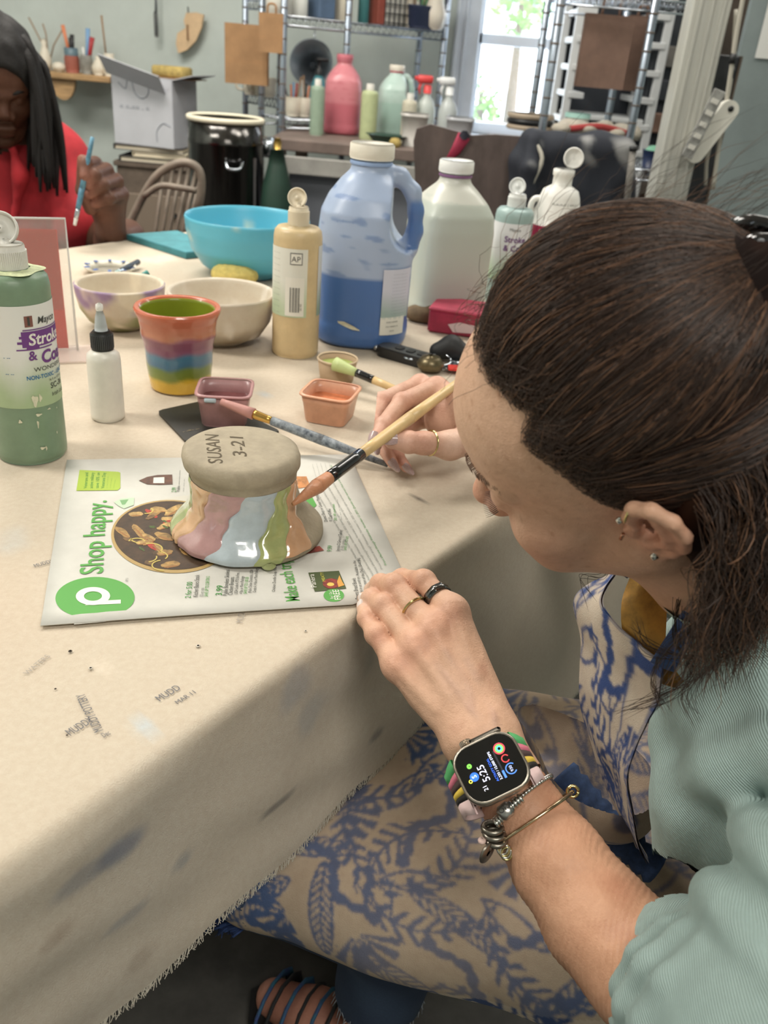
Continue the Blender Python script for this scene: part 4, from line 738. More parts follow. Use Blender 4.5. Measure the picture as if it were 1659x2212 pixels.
def words(s, a, b, h, m, layer=2, bold=0.0, name='printed_words'):
    pa, pb = pg(*a), pg(*b); pa[2] = pb[2] = ZP + 0.00022 * layer + 0.0003; v, f = glyphs(s, 1.0, bold=bold); wd = v[:, 0].max(); L = np.linalg.norm(pb - pa)
    up = np.cross(V3(0, 0, 1), pb - pa); o = txt(name, s, h * 1.38, frame3(pa, pb - pa, up), m, None, sx=L / (wd * h * 1.38), bold=bold, lift=0); o.data.transform(Matrix.Translation((-BLp[0], -BLp[1], -ZT))); o.parent = t; return o
I_g, I_k, I_gy = mat('ink_green', (86, 160, 70), 0.6), mat('ink_black', (62, 64, 60), 0.7), mat('ink_grey', (150, 152, 146), 0.7)
I_w, I_lime, I_dg = mat('ink_white', (232, 230, 220), 0.7), mat('ink_lime', (162, 186, 60), 0.6), mat('ink_dark_green', (66, 140, 62), 0.6)
lg = pg(205.3, 1292.6); R_l = np.linalg.norm(pg(119.7, 1294) - pg(291, 1291)) / 2
def disc(c, r, z0, m, nm, r_in=0): 
    a = np.linspace(0, 2 * math.pi, 56, endpoint=False); P = np.c_[c[0] + r * np.cos(a), c[1] + r * np.sin(a), a * 0 + z0]
    if not r_in: return mesh(nm, P, [tuple(range(56))], m, t, False, world=True)
    P2 = np.c_[c[0] + r_in * np.cos(a), c[1] + r_in * np.sin(a), a * 0 + z0]; return mesh(nm, np.concatenate([P, P2]), [(i, (i + 1) % 56, 56 + (i + 1) % 56, 56 + i) for i in range(56)], m, t, False, world=True)
flat('logo_disc', oval(205.3, 1292.6, 85.5, 45.2, -0.02, 56), I_g, 1)
# the letter in the logo, drawn on its side as it lies: ring and stem
rp = [(201, 1289.5, 37, 19.5), (201, 1289.5, 19.5, 10.2)]
o1, o2 = np.array(oval(*rp[0], -0.02, 48)), np.array(oval(*rp[1], -0.02, 48)); P = np.array([pg(x, y) for x, y in np.concatenate([o1, o2])]); P[:, 2] = ZP + 0.0009
mesh('logo_letter_ring', P, [(i, (i + 1) % 48, 48 + (i + 1) % 48, 48 + i) for i in range(48)], I_w, t, False, world=True)
flat('logo_letter_stem', [(183, 1309), (261, 1305.5), (261, 1297), (230, 1298.5), (200, 1300.5)], I_w, 2)
words('Shop happy.', (222, 1240), (230, 1082), 0.0200, I_g, 2, bold=0.012)
words('(R)', (276, 1258), (276, 1250), 0.002, I_gy)
flat('lime_panel', [(165, 1061), (254, 1060), (260, 1055), (260, 1022), (255, 1020), (172, 1016)], I_lime, 1)
for k, s_ in enumerate(('Veterans and', 'active military', 'save 10% on', 'Veterans Day')): words(s_, (188 + 12.5 * k, 1056), (191 + 12.5 * k, 1022), 0.0036, I_dg)
for k in range(3): words('-- ---- -- ------', (232 + 7.5 * k, 1056), (235 + 7.5 * k, 1030 + 4 * k), 0.0016, I_dg)
# soup bowl picture
flat('soup_bowl_rim', oval(372, 1160, 132, 79, 0.04, 56), mat('print_rim', (178, 150, 96), 0.6), 1); flat('soup_bowl_shadow', [(x, y) for x, y in oval(395, 1098, 110, 26, -0.12, 30)], mat('print_rim_grey', (206, 202, 190), 0.7), 0.5)
flat('soup_broth', oval(373, 1158, 127, 74, 0.04, 56), mat('print_broth', (78, 56, 34), 0.6, var=0.3, vscale=90), 2)
g_ = np.random.default_rng(12); pics = [('chicken_piece', (206, 168, 104)), ('pepper_piece', (196, 66, 48)), ('noodle', (196, 176, 92)), ('herb', (84, 104, 44)), ('chicken_piece', (190, 150, 88)), ('broth_glint', (122, 92, 56))]
k = 0
while k < 74:
    x, y = g_.uniform(245, 500), g_.uniform(1086, 1232)
    if ((x - 373) / 118) ** 2 + ((y - 1158) / 66) ** 2 > 1: continue
    nm, c = pics[k % 6]; a = g_.uniform(-0.5, 0.9)
    if nm == 'noodle':
        r = g_.uniform(14, 30); a0 = g_.uniform(0, 6.28); aa = np.linspace(a0, a0 + g_.uniform(1.5, 3.0), 12); o = [(x + r * math.cos(q), y + r * 0.45 * math.sin(q)) for q in aa] + [(x + (r - 3) * math.cos(q), y + (r - 3) * 0.42 * math.sin(q)) for q in aa[::-1]]
        P = np.array([pg(*q) for q in o]); P[:, 2] = ZP + 0.0011; m_ = len(aa); mesh(nm, P, [(i, i + 1, 2 * m_ - 2 - i, 2 * m_ - 1 - i) for i in range(m_ - 1)], mat('print_' + nm, c, 0.6), t, False, world=True)
    else:
        rx = {'chicken_piece': g_.uniform(13, 24), 'pepper_piece': g_.uniform(10, 18), 'herb': g_.uniform(5, 9), 'broth_glint': g_.uniform(8, 16)}[nm]; o = [(px + g_.normal(0, 0.8), py + g_.normal(0, 0.5)) for px, py in oval(x, y, rx, rx * 0.34, a, 16)]
        o = flat(nm, o, mat('print_' + nm + str(c[0]), c, 0.6, var=0.35, vscale=160), 2.4 + 0.012 * k)
        if nm == 'chicken_piece': flat('seared_edge', oval(x + 2, y + rx * 0.2, rx * 0.8, rx * 0.09, a, 12), mat('print_sear', (150, 104, 56), 0.6), 2.45 + 0.012 * k)
    k += 1
flat('green_smear', [(246, 1086), (262, 1078), (290, 1076), (289, 1092), (268, 1100), (256, 1094)], mat('smear', (184, 204, 176), 0.4), 1.5); flat('green_smear', [(259, 1082), (278, 1080), (270, 1091), (264, 1092)], mat('smear2', (112, 160, 104), 0.4), 2)
# bottle picture
flat('bottle_picture', [(300, 1039), (318, 1031), (340, 1027), (372, 1026), (373, 1047), (345, 1048), (318, 1047)], mat('print_bottle', (110, 66, 44), 0.5, var=0.3, vscale=120), 1); flat('bottle_picture_label', [(331, 1045), (332, 1033), (355, 1032), (355, 1045)], I_w, 2)
for s_, a, b, h, m_ in (('2 for 5.00', (412, 1293), (416, 1258), 0.0050, I_dg), ('Kitchen Basics Stock', (427, 1291), (431, 1243), 0.0042, I_k), ('32-oz ctn.', (439, 1290), (441, 1270), 0.0032, I_gy), ('SAVE UP TO 2.58 ON 2', (449, 1290), (453, 1246), 0.0032, I_g),
    ('3.99', (479, 1288), (482, 1266), 0.0056, I_dg), ('Publix Boneless Skinless', (491, 1288), (496, 1232), 0.0040, I_k), ('Chicken Breasts', (502, 1287), (506, 1248), 0.0040, I_k), ('USDA Grade A, 97% Fat-Free,', (513, 1285), (517, 1238), 0.0030, I_k), ('4 lbs or More Package', (524, 1284), (527, 1246), 0.0030, I_k), ('SAVE UP TO 1.00 LB', (533, 1284), (537, 1248), 0.0030, I_g), ('(Publix Chicken Drumsticks, USDA', (543, 1282), (547, 1232), 0.0030, I_k), ('Grade A, 4 lbs or More Package ... 1.99 lb', (553, 1281), (559, 1214), 0.0030, I_k), ('Chicken Zoodle Soup. Find it at publix.com', (594, 1280), (600, 1196), 0.0028, I_k),
    ('9.99', (716, 1193), (718, 1180), 0.0046, I_dg), ('Jennie-O Ground Turkey', (733, 1192), (740, 1146), 0.0036, I_k), ('3-lb pkg.', (741, 1190), (745, 1165), 0.0028, I_gy), ('SAVE UP TO 6.30', (748, 1190), (753, 1160), 0.0028, I_g), ('Donut Shop or Green Mountain', (708, 1128), (685, 1066), 0.0036, I_k), ('K-Cup Coffee', (718, 1127), (714, 1100), 0.0034, I_k), ('30.18 ounces', (728, 1126), (722, 1090), 0.0028, I_g), ('--- --- -- ----- --', (740, 1124), (730, 1080), 0.0026, I_gy),
    ('2.99', (380, 1064), (381, 1054), 0.0048, I_dg), ('Publix ------ ----- -------', (388, 1063), (391, 1017), 0.0032, I_k), ('--- --- --', (398, 1063), (400, 1036), 0.0028, I_gy),
    ('Panera Bread Bowls', (777, 1296), (768, 1250), 0.0040, I_k), ('Sign in at and try. Available in the', (785, 1285), (768, 1212), 0.0030, I_k), ('Section of the Deli, 12-oz pkg.', (794, 1270), (776, 1206), 0.0030, I_k), ('Make each trip rewarding.', (648, 1300), (610, 1150), 0.0125, I_g)):
    words(s_, a, b, h, m_, bold=0.006 if m_ is not I_k else 0.0)
for k in range(5):
    words('Prices effective through Wednesday, November 12, 2025. Quantity rights reserved. Only in the following counties', (836 - 9 * k, 1222 + 8 * k), (716 - 8 * k, 1006 + 14 * k), 0.0022, I_dg if k == 0 else I_gy)
for k in range(5): words('-- --- ---- -- -- ---- --', (688 + 8 * k, 1044 - 3 * k), (676 + 9 * k, 1004 - 1 * k), 0.0024, I_gy)
flat('food_card', [(666, 1238), (732, 1234), (748, 1272), (680, 1279)], mat('print_olive', (72, 84, 44), 0.6), 1); flat('food_card_bowl', oval(716, 1262, 19, 11, 0, 24), mat('print_meat', (168, 62, 48), 0.6, var=0.4, vscale=300), 2); flat('food_card_chips', [(728, 1258), (733, 1244), (739, 1258), (744, 1266), (731, 1270)], mat('print_chip', (220, 160, 70), 0.6), 2.5); flat('food_card_cheese', oval(714, 1264, 8, 4, 0, 12), mat('print_cheese', (228, 196, 90), 0.6), 2.6)
words('Panera', (684, 1271), (678, 1242), 0.0050, I_w, 3); words('MEATY', (703, 1258), (698, 1238), 0.003, mat('ink_yellow', (214, 206, 80), 0.6), 3)
flat('free_sticker', oval(721, 1288, 22, 14, 0, 30), I_g, 3); words('FREE', (737, 1298), (731, 1276), 0.0058, I_w, 4, bold=0.01); words('Buy 1 Get 1', (720, 1296), (716, 1278), 0.0028, I_w, 4)
flat('food_photo', [(640, 1030), (662, 1030), (670, 1052), (644, 1056)], mat('print_peach', (222, 150, 90), 0.6, var=0.3, vscale=120), 1); flat('food_photo', [(630, 1196), (690, 1180), (700, 1190), (640, 1202)], mat('print_red2', (176, 84, 70), 0.6, var=0.4, vscale=120), 1); flat('green_strip', [(655, 1075), (672, 1070), (684, 1092), (676, 1100)], I_g, 1)
flat('recycling_mark', [(160, 1350), (160, 1345), (228, 1339), (229, 1344)], mat('ink_pale', (205, 203, 194), 0.7), 1); words('------ ---- ---', (222, 1341), (170, 1346), 0.0014, I_k, 2)

# ================================================================== upturned pot with glaze stripes
PB = atz(538, 1150, ZT); ZB = ZP + 0.0012
t = thing('clay_pot', 'upturned unfired clay pot being painted in pastel stripes', 'pot', (PB[0], PB[1], ZB))
prof = [(0.050, 0.002), (0.066, 0.0), (0.0715, 0.002), (0.0712, 0.008), (0.066, 0.014), (0.058, 0.022), (0.0525, 0.032), (0.0495, 0.044), (0.0485, 0.054), (0.0492, 0.063), (0.0512, 0.070), (0.0535, 0.073), (0.0540, 0.080), (0.0525, 0.0855), (0.048, 0.0885), (0.040, 0.0895), (0.02, 0.0893), (0.0005, 0.0893)]
sh = V3(-0.0075, -0.004, 0)
def shear(V): return V + sh * (V[:, 2:3] / 0.089) ** 1.2
M_clay = mat('grey_clay', (172, 160, 138), 0.75, var=0.10, vscale=50, bump=0.25, bscale=260)
V, f = lathe(prof, 96); V[:, :2] *= (1 + 0.006 * np.sin(3 * np.arctan2(V[:, 1], V[:, 0])) * (V[:, 2] > 0.06))[:, None]
mesh('clay_body', shear(V), f, M_clay, t)
pz, prr = [p[1] for p in prof[2:10]], [p[0] for p in prof[2:10]]
view = math.atan2(CAM[1] - PB[1], CAM[0] - PB[0])        # direction from the pot towards the painter's near side
bnd = {0.0: [-150, -78, -63, -33, 2, 27], 1.0: [-130, -70, -35, 0, 39, 60]}
cols = [('green', (184, 192, 144)), ('peach', (222, 180, 140)), ('mauve', (186, 146, 144)), ('pale_blue', (184, 196, 202)), ('green', (168, 176, 116)), ('peach', (210, 164, 126))]
ends = [-78, -63, -33, 2, 27, 50]; ends1 = [-70, -35, 0, 39, 60, 76]
for k, (nm, c) in enumerate(cols):
    nz, na = 26, 20; V = []
    lo_h = 0.0 if k != 5 else 0.06; hi_h = 1.0
    for i in range(nz):
        h = lo_h + (hi_h - lo_h) * i / (nz - 1); z = 0.003 + 0.0585 * h; r = np.interp(z, pz, prr)
        a0 = bnd[0.0][k] * (1 - h) + bnd[1.0][k] * h; a1 = ends[k] * (1 - h) + ends1[k] * h
        a0 += 2.5 * math.sin(9 * h + k * 2) + 1.5 * math.sin(23 * h + k); a1 += 2.5 * math.sin(9 * h + (k + 1) * 2) + 1.5 * math.sin(23 * h + k + 1)
        for j in range(na):
            u = j / (na - 1); a = view + math.radians(a0 + (a1 - a0) * u); edge = min(u, 1 - u) * (na - 1); lift = 0.0013 * min(1, edge / 1.5) + 0.0006 * math.sin(u * 9 + h * 7 + k) * (edge > 0.5) + 0.0004; lift *= min(1, (nz - 1 - i + 0.4) / 2)
            V.append(((r + lift) * math.cos(a), (r + lift) * math.sin(a), z))
    mesh('glaze_stripe', shear(np.array(V)), np.array(grid_faces(nz, na)), mat('glaze_' + nm + str(c[0]), c, 0.18, var=0.07, vscale=60, coat=0.9, bump=0.15, bscale=120), t, label='wet %s glaze stripe' % nm.replace('_', ' '))
mesh('glaze_drip', *lathe([(0.001, 0.0), (0.006, 0.0008), (0.007, 0.003), (0.003, 0.006)], 16, off=(0.0715 * math.cos(view + math.radians(14)), 0.0715 * math.sin(view + math.radians(14)), 0.0)), mat('glaze_green168', (168, 178, 104), 0.2), t)
M_inc = mat('incised_clay', (92, 82, 66), 0.9)
ctr = PB + sh + V3(0, 0, 0); 
for s_, a, b, h in (('SUSAN', (482, 1002), (472, 940), 0.0135), ('3-21', (534, 988), (525, 945), 0.013)):
    zz = ZB + 0.0893; pa, pb = atz(*a, zz), atz(*b, zz); v, f = glyphs(s_, 1.0); L = np.linalg.norm(pb - pa)
    o = txt('incised_letters', s_, h * 1.35, frame3(pa, pb - pa, np.cross(V3(0, 0, 1), pb - pa)), M_inc, None, sx=L / (v[:, 0].max() * h * 1.35), lift=0.0003, bold=0.004, shear=0.15); o.data.transform(Matrix.Translation((-PB[0], -PB[1], -ZB))); o.parent = t

# ================================================================== table things
def lathe_col(name, prof, n, fn, m, parent, closed=True, **kw):
    V, f = lathe(prof, n, closed, **kw); a = np.arctan2(V[:, 1], V[:, 0]); idx = np.repeat(np.arange(len(prof)), n)
    c = fn(V, a, idx); return mesh(name, V, f, m, parent, attr=np.array(c))
def L3(c): return np.array(lin(c)[:3])
def dense(prof, k=5): return [tuple(p) for p in np.concatenate([np.linspace(prof[i], prof[i + 1], k, endpoint=False) for i in range(len(prof) - 1)] + [[prof[-1]]])]
M_glz = mat('ceramic_col', (255, 255, 255), 0.22, attr='Col', coat=0.4, var=0.05, vscale=50); M_mattecol = mat('matte_col', (255, 255, 255), 0.6, attr='Col', var=0.06, vscale=60, bump=0.15, bscale=160)
# rainbow cup
p = atz(390, 835, ZT); t = thing('rainbow_cup', 'glazed cup banded orange purple blue green and yellow', 'cup', (p[0], p[1], ZT + 0.0005))
prof = [(0.034, 0.0), (0.0385, 0.002), (0.041, 0.016), (0.043, 0.034), (0.0435, 0.05), (0.045, 0.062), (0.0485, 0.074), (0.0485, 0.083), (0.0505, 0.094), (0.0545, 0.103), (0.0555, 0.107), (0.054, 0.1095), (0.049, 0.109), (0.046, 0.105), (0.0445, 0.09), (0.043, 0.07), (0.039, 0.03), (0.03, 0.012), (0.001, 0.011)]
pd = dense(prof, 6); nout = 11 * 6 + 9
def rb(V, a, idx):
    z = V[:, 2] + 0.0022 * np.sin(3 * a + 1) + 0.0014 * np.sin(7 * a); st = [(0.0, (222, 178, 66)), (0.018, (214, 176, 60)), (0.023, (122, 134, 50)), (0.035, (110, 130, 62)), (0.04, (70, 112, 140)), (0.052, (74, 122, 150)), (0.058, (134, 84, 110)), (0.074, (140, 88, 106)), (0.079, (186, 124, 98)), (0.095, (190, 112, 86)), (0.11, (200, 108, 78))]
    C = np.stack([np.interp(z, [s[0] for s in st], [L3(s[1])[k] for s in st]) for k in range(3)], 1); ins = idx > nout; C[ins] = L3((134, 146, 44)); return C
lathe_col('body', pd, 64, rb, M_glz, t)
mesh('foot_ring', *lathe([(0.033, -0.0004), (0.035, 0.0), (0.034, 0.0025)], 40, closed=False), M_cream, t)
# grey bowl
def bowl(name, label, px, py, R, H, rb_, fn, m=None, th=0.006, group=None):
    p = atz(px, py, ZT); t = thing(name, label, 'bowl', (p[0], p[1], ZT + 0.0005), group=group)
    pr = [(rb_ * 0.9, 0.0), (rb_, 0.003), (R * 0.74, H * 0.18), (R * 0.91, H * 0.45), (R * 0.98, H * 0.75), (R, H * 0.97), (R - th * 0.4, H), (R - th, H * 0.97), (R * 0.9 - th, H * 0.6), (R * 0.7 - th, H * 0.25), (R * 0.3, 0.012), (0.001, 0.011)]
    lathe_col('bowl_wall', dense(pr, 6), 64, fn, m or M_mattecol, t); mesh('foot_ring', *lathe([(rb_ * 0.88, -0.0004), (rb_ * 0.93, 0.001), (rb_ * 0.9, 0.004)], 40, closed=False), M_stone, t); return t
def mix(c0, c1, w): w = np.clip(w, 0, 1)[:, None]; return c0 * (1 - w) + c1 * w
bowl('glaze_bowl', 'grey clay-splashed bowl behind the rainbow cup', 480, 735, 0.082, 0.078, 0.038, lambda V, a, i: mix(mix(L3((206, 196, 178)) + V * 0, L3((146, 132, 110)), (vnoise(V * V3(1, 1, 0.6), 95, 3) - 0.05) * 1.5 * (i < 36)), L3((226, 220, 208)), (vnoise(V * V3(1, 1, 0.3), 190, 5) - 0.35) * 1.6))
bowl('glaze_bowl', 'bowl splashed purple and green with a brush resting in it', 265, 705, 0.069, 0.070, 0.036, lambda V, a, i: mix(mix(mix(L3((206, 196, 176)) + V * 0, L3((150, 128, 160)), ((V[:, 2] - 0.045) * 40 + vnoise(V, 130, 6) * 1.0) * (i < 36)), L3((150, 152, 108)), ((0.03 - V[:, 2]) * 40 + vnoise(V, 140, 7)) * (i < 36)), L3((224, 214, 192)), (vnoise(V * V3(1, 1, 0.3), 190, 9) - 0.35) * 1.8))
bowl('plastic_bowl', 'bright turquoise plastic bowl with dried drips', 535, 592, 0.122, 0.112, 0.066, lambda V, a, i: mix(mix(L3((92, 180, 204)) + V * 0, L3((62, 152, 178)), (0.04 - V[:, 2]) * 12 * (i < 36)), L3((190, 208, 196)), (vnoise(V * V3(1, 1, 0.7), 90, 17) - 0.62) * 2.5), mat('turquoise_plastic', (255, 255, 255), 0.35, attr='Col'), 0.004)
# sponge
p = atz(507, 614, ZT); t = thing('round_sponge', 'round yellow sponge behind the grey bowl', 'sponge', (p[0], p[1], ZT + 0.0005)); S = Sdf((-0.055, -0.05, -0.005), (0.055, 0.05, 0.05), 0.0025); S.ell((0, 0, 0.018), (0.045, 0.04, 0.023), k=0.004); V, Q = S.mesh(1); V[:, 2] = np.maximum(V[:, 2], 0); V += vnorm(V, Q) * (vnoise(V, 420, 3) * 0.0008)[:, None]
mesh('foam', V, Q, mat('sponge_yellow', (226, 204, 120), 0.95, var=0.12, vscale=90, bump=0.5, bscale=300), t)
# squeeze bottle with a nozzle
p = atz(234, 903, ZT); t = thing('nozzle_bottle', 'small translucent squeeze bottle with a black collar', 'bottle', (p[0], p[1], ZT + 0.0005))
M_milk = mat('milky_plastic', (226, 222, 212), 0.35, sss=0.0, var=0.04, vscale=50)
mesh('body', *lathe([(0.017, 0), (0.0195, 0.002), (0.0198, 0.006), (0.0195, 0.074), (0.0185, 0.081), (0.014, 0.085), (0.0115, 0.087)], 40), M_milk, t)
mesh('collar', *lathe([(0.0122, 0.086), (0.0128, 0.088), (0.0122, 0.106), (0.009, 0.109)], 36), M_dark, t); mesh('collar_ribs', *join(*[box((0.0126 * math.cos(a), 0.0126 * math.sin(a), 0.097), (0.0012, 0.0008, 0.016), 0, a) for a in np.linspace(0, 6.283, 36, endpoint=False)]), mat('collar_grey', (70, 72, 74), 0.5), t, False)
nz = mesh('nozzle', *lathe([(0.0075, 0.108), (0.007, 0.114), (0.0055, 0.125), (0.0035, 0.132)], 20), mat('nozzle_grey', (176, 182, 184), 0.5), t); mesh('nozzle_plug', *lathe([(0.003, 0.131), (0.0045, 0.134), (0.004, 0.139), (0.001, 0.141)], 14), M_white, nz)
# tan pint bottle
p = atz(637, 762, ZT)
t = flip_bottle('paint_bottle', 'tan paint bottle with open flip cap and barcode label', (p[0], p[1], ZT + 0.0005), 0.0352, 0.187, (214, 190, 146), lid_rot=-0.05, capcol=(232, 220, 196), capH=0.026, capR=0.40)
R = 0.0352; faceM = np.eye(4); ang = math.atan2(CAM[0] - p[0], -(CAM[1] - p[1]))     # turn towards the viewer's side of the table
def lab_frame(rotz, height): c, s = math.cos(rotz), math.sin(rotz); return np.array([[c, 0, s, 0], [s, 0, -c, 0], [0, 1, 0, height], [0, 0, 0, 1.0]])
def wraplabel(t, nm, a0, a1, z0, z1, R, m, rotz, lift=0.0005, attr=None, pw=None):
    rf = (lambda a: R + lift) if pw is None else (lambda a: R * (abs(math.sin(a)) ** pw + abs(math.cos(a)) ** pw) ** (-1 / pw) + lift)
    aa = np.linspace(a0, a1, 24); zz = np.linspace(z0, z1, 14); V = np.array([[(rf(a) * math.sin(a), zc, rf(a) * math.cos(a)) for a in aa] for zc in zz]).reshape(-1, 3); M = lab_frame(rotz, 0)
    V = V @ M[:3, :3].T; return mesh(nm, V, np.array(grid_faces(14, 24)), m, t, attr=None if attr is None else attr(np.repeat(zz, 24), np.tile(aa, 14)))
M_lab = mat('label_col', (255, 255, 255), 0.45, attr='Col')
def labcol(z0, z1, top, bot): return lambda z, a: mix(L3(top) + np.zeros((len(z), 3)), L3(bot), (0.55 - (z - z0) / (z1 - z0)) * 2.2 + 0.15 * np.sin(a * 5))
rz = 0.12
wraplabel(t, 'label', -1.6, 0.48, 0.064, 0.162, R, M_lab, rz, attr=labcol(0.064, 0.162, (226, 226, 216), (186, 202, 170))); wraplabel(t, 'label', 1.05, 2.2, 0.064, 0.165, R, M_lab, rz, attr=labcol(0.064, 0.165, (212, 214, 214), (150, 170, 150)))
wraplabel(t, 'barcode_panel', -0.42, 0.36, 0.066, 0.122, R, I_w, rz, 0.0009)
for k, a in enumerate(np.linspace(-0.22, 0.16, 17)):
    if k % 5 != 3: wraplabel(t, 'barcode_bar', a, a + (0.010 if k % 3 else 0.018), 0.072, 0.108, R, I_k, rz, 0.0013)
txt('barcode_digits', '|||| |||||', 0.004, lab_frame(rz, 0) @ np.array([[0, -1, 0, 0.009], [1, 0, 0, 0.075], [0, 0, 1, 0], [0, 0, 0, 1.0]]), I_k, t, lift=R + 0.0015)
wraplabel(t, 'seal', -0.24, 0.26, 0.140, 0.157, R, mat('seal_ring', (120, 120, 116), 0.6), rz, 0.0008); wraplabel(t, 'seal_face', -0.20, 0.22, 0.1415, 0.1555, R, I_w, rz, 0.0011); txt('seal_letters', 'AP', 0.011, lab_frame(rz, 0.1445), I_k, t, wrap=R + 0.001, align='CENTER')
for k in range(11): txt('label_print', '--- ---- -- -----', 0.0042, lab_frame(rz - 0.95, 0.068 + 0.0085 * k), I_gy, t, wrap=R + 0.0006, align='CENTER', sx=0.8)
# green pint bottle in front
p = atz(71, 978, ZT); R = 0.0366
t = flip_bottle('paint_bottle', 'sage green paint bottle with a large printed label and open cap', (p[0], p[1], ZT + 0.0005), R, 0.199, (124, 148, 122), lid_rot=0.18, capcol=(222, 220, 212), capH=0.024, capR=0.46)
rz = math.atan2(-p[0], p[1]) * 0 - 0.42
rz = -math.atan2(CAM[0] - p[0], CAM[1] - p[1]) - math.pi; rz = math.atan2(math.sin(rz), math.cos(rz)); rz = math.atan2(CAM[1] - p[1], CAM[0] - p[0]) + math.pi / 2
wraplabel(t, 'label', -1.9, 1.9, 0.066, 0.172, R, M_lab, rz, attr=labcol(0.066, 0.172, (226, 226, 222), (164, 184, 144)))
I_p, I_b = mat('ink_purple', (110, 60, 130), 0.6), mat('ink_blue', (40, 110, 160), 0.6)
fr_ = lambda h: lab_frame(rz, h)
lx = lambda s_, size, h, x, m, **kw: txt('label_words', s_, size, fr_(h) @ np.array([[1, 0, 0, 0], [0, 1, 0, 0], [0, 0, 1, 0], [0, 0, 0, 1.0]]), m, t, wrap=R + 0.0007, lift=0.0004, **kw)
def lw(s_, size, h, a, m, **kw):
    M = lab_frame(rz + a, h); return txt('label_words', s_, size, M, m, t, wrap=R + 0.0007, lift=0.0003, **kw)
lw('Mayco', 0.0098, 0.153, 0.36, I_k, shear=0.2, bold=0.01)
wraplabel(t, 'emblem', 0.02, 0.24, 0.151, 0.162, R, mat('emblem_brown', (130, 84, 74), 0.6), rz, 0.0008); wraplabel(t, 'emblem_drop', 0.10, 0.16, 0.1525, 0.161, R, I_k, rz, 0.0011)
for a0, a1, z0, z1 in ((-0.10, 1.3, 0.1305, 0.1465), (-0.22, 0.4, 0.134, 0.1365), (-0.05, 1.3, 0.1475, 0.1485), (-0.26, 0.8, 0.1275, 0.1288), (-0.16, 0.3, 0.1395, 0.142), (0.0, 0.35, 0.1275, 0.131)): wraplabel(t, 'brush_stroke', a0, a1, z0, z1, R, I_p, rz, 0.0009)
lw('Stroke', 0.0165, 0.1325, 0.06, I_w, bold=0.02, shear=0.1); lw('&', 0.0135, 0.117, 0.02, I_p, bold=0.02); lw('Coat', 0.0185, 0.112, 0.36, I_p, bold=0.03, shear=0.05)
lw('WONDERGLAZE', 0.0062, 0.1045, 0.12, I_k, sx=1.25); lw('NON-TOXIC - LEAD FREE - FOOD SAFE', 0.0060, 0.0965, -0.10, I_b, bold=0.02, sx=0.9); lw('16 fl oz (473ml)', 0.0036, 0.0915, 0.52, I_k); lw('SC-36', 0.0085, 0.0830, 0.56, I_k, bold=0.01); lw('Irish Luck', 0.0062, 0.0745, 0.58, I_k)
lw('- --', 0.0055, 0.119, -0.62, I_b); lw('-- --', 0.0055, 0.102, -0.62, I_b)
M_sp = mat('dry_splash', (226, 222, 196), 0.7, var=0.1, vscale=200)
for a, z, w_, h in ((0.05, 0.074, 0.16, 0.012), (0.2, 0.076, 0.08, 0.008), (0.1, 0.058, 0.16, 0.003), (0.42, 0.062, 0.10, 0.0016), (0.05, 0.048, 0.05, 0.008), (-0.4, 0.052, 0.09, 0.004), (0.1, 0.02, 0.14, 0.003), (0.2, 0.019, 0.04, 0.005), (0.6, 0.033, 0.03, 0.003), (0.7, 0.06, 0.02, 0.002)):
    aa = np.linspace(0, 2 * math.pi, 12, endpoint=False); rr_ = 1 + 0.3 * np.sin(aa * 3 + a * 9); P = np.array([((R + 0.0011) * math.sin(a + w_ / 2 * q * math.cos(b)), z + h / 2 * q * math.sin(b), (R + 0.0011) * math.cos(a + w_ / 2 * q * math.cos(b))) for b, q in zip(aa, rr_)]); mesh('dry_splash', P @ lab_frame(rz, 0)[:3, :3].T, [tuple(range(12))], M_sp, t, False)
V, f = lathe([(R * 0.86, 0.1995), (R * 0.62, 0.2008), (R * 0.5, 0.2012)], 40, closed=False); V[:, 2] += 0.0006; V[:, :2] *= (1 + 0.1 * np.sin(5 * np.arctan2(V[:, 1], V[:, 0])))[:, None]; mesh('dry_glaze_ring', V, f, mat('dry_glaze', (206, 214, 170), 0.7, var=0.15, vscale=200), t)
# blue and clear gallon jugs
p = atz(778, 728, ZT); tj = jug('blue_jug', 'gallon jug half full of blue glaze with a looped handle', (p[0], p[1], ZT + 0.0005), 1.0, (166, 182, 210), (78, 114, 172), 0.113, (150, 175, 215), rotz=0.0, res=0.003, square=2.6)
for z0, z1, a0, a1, c in ((0.052, 0.128, 0.42, 1.12, None), (0.027, 0.055, 0.42, 0.98, 1)):
    o = wraplabel(tj, 'label', a0, a1, z0, z1, 0.0757, M_lab if c is None else I_w, 0.0, 0.0012, pw=2.6, attr=labcol(z0, z1, (206, 208, 224), (160, 180, 176)) if c is None else None)
for k in range(13): txt('label_print', '--- ------ -- ---- ---- --', 0.0036, lab_frame(0.78, 0.06 + 0.005 * k), mat('ink_slate', (120, 126, 146), 0.7), tj, wrap=0.0838, align='CENTER')
for k in range(3): txt('label_print', ('=== ====', '== ==== =', '===')[k], 0.005, lab_frame(0.66, 0.046 - 0.007 * k), I_k, tj, wrap=0.0835, align='CENTER')
mesh('white_splash', np.array([((0.0762 + 0.0012) * math.sin(a), z, (0.0762 + 0.0012) * math.cos(a)) for a, z in ((-0.45, 0.043), (-0.3, 0.044), (-0.1, 0.039), (0.02, 0.034), (0.03, 0.0325), (-0.12, 0.033), (-0.3, 0.037), (-0.43, 0.04))]) @ lab_frame(0.0, 0)[:3, :3].T, [tuple(range(8))], M_sp, tj, False)
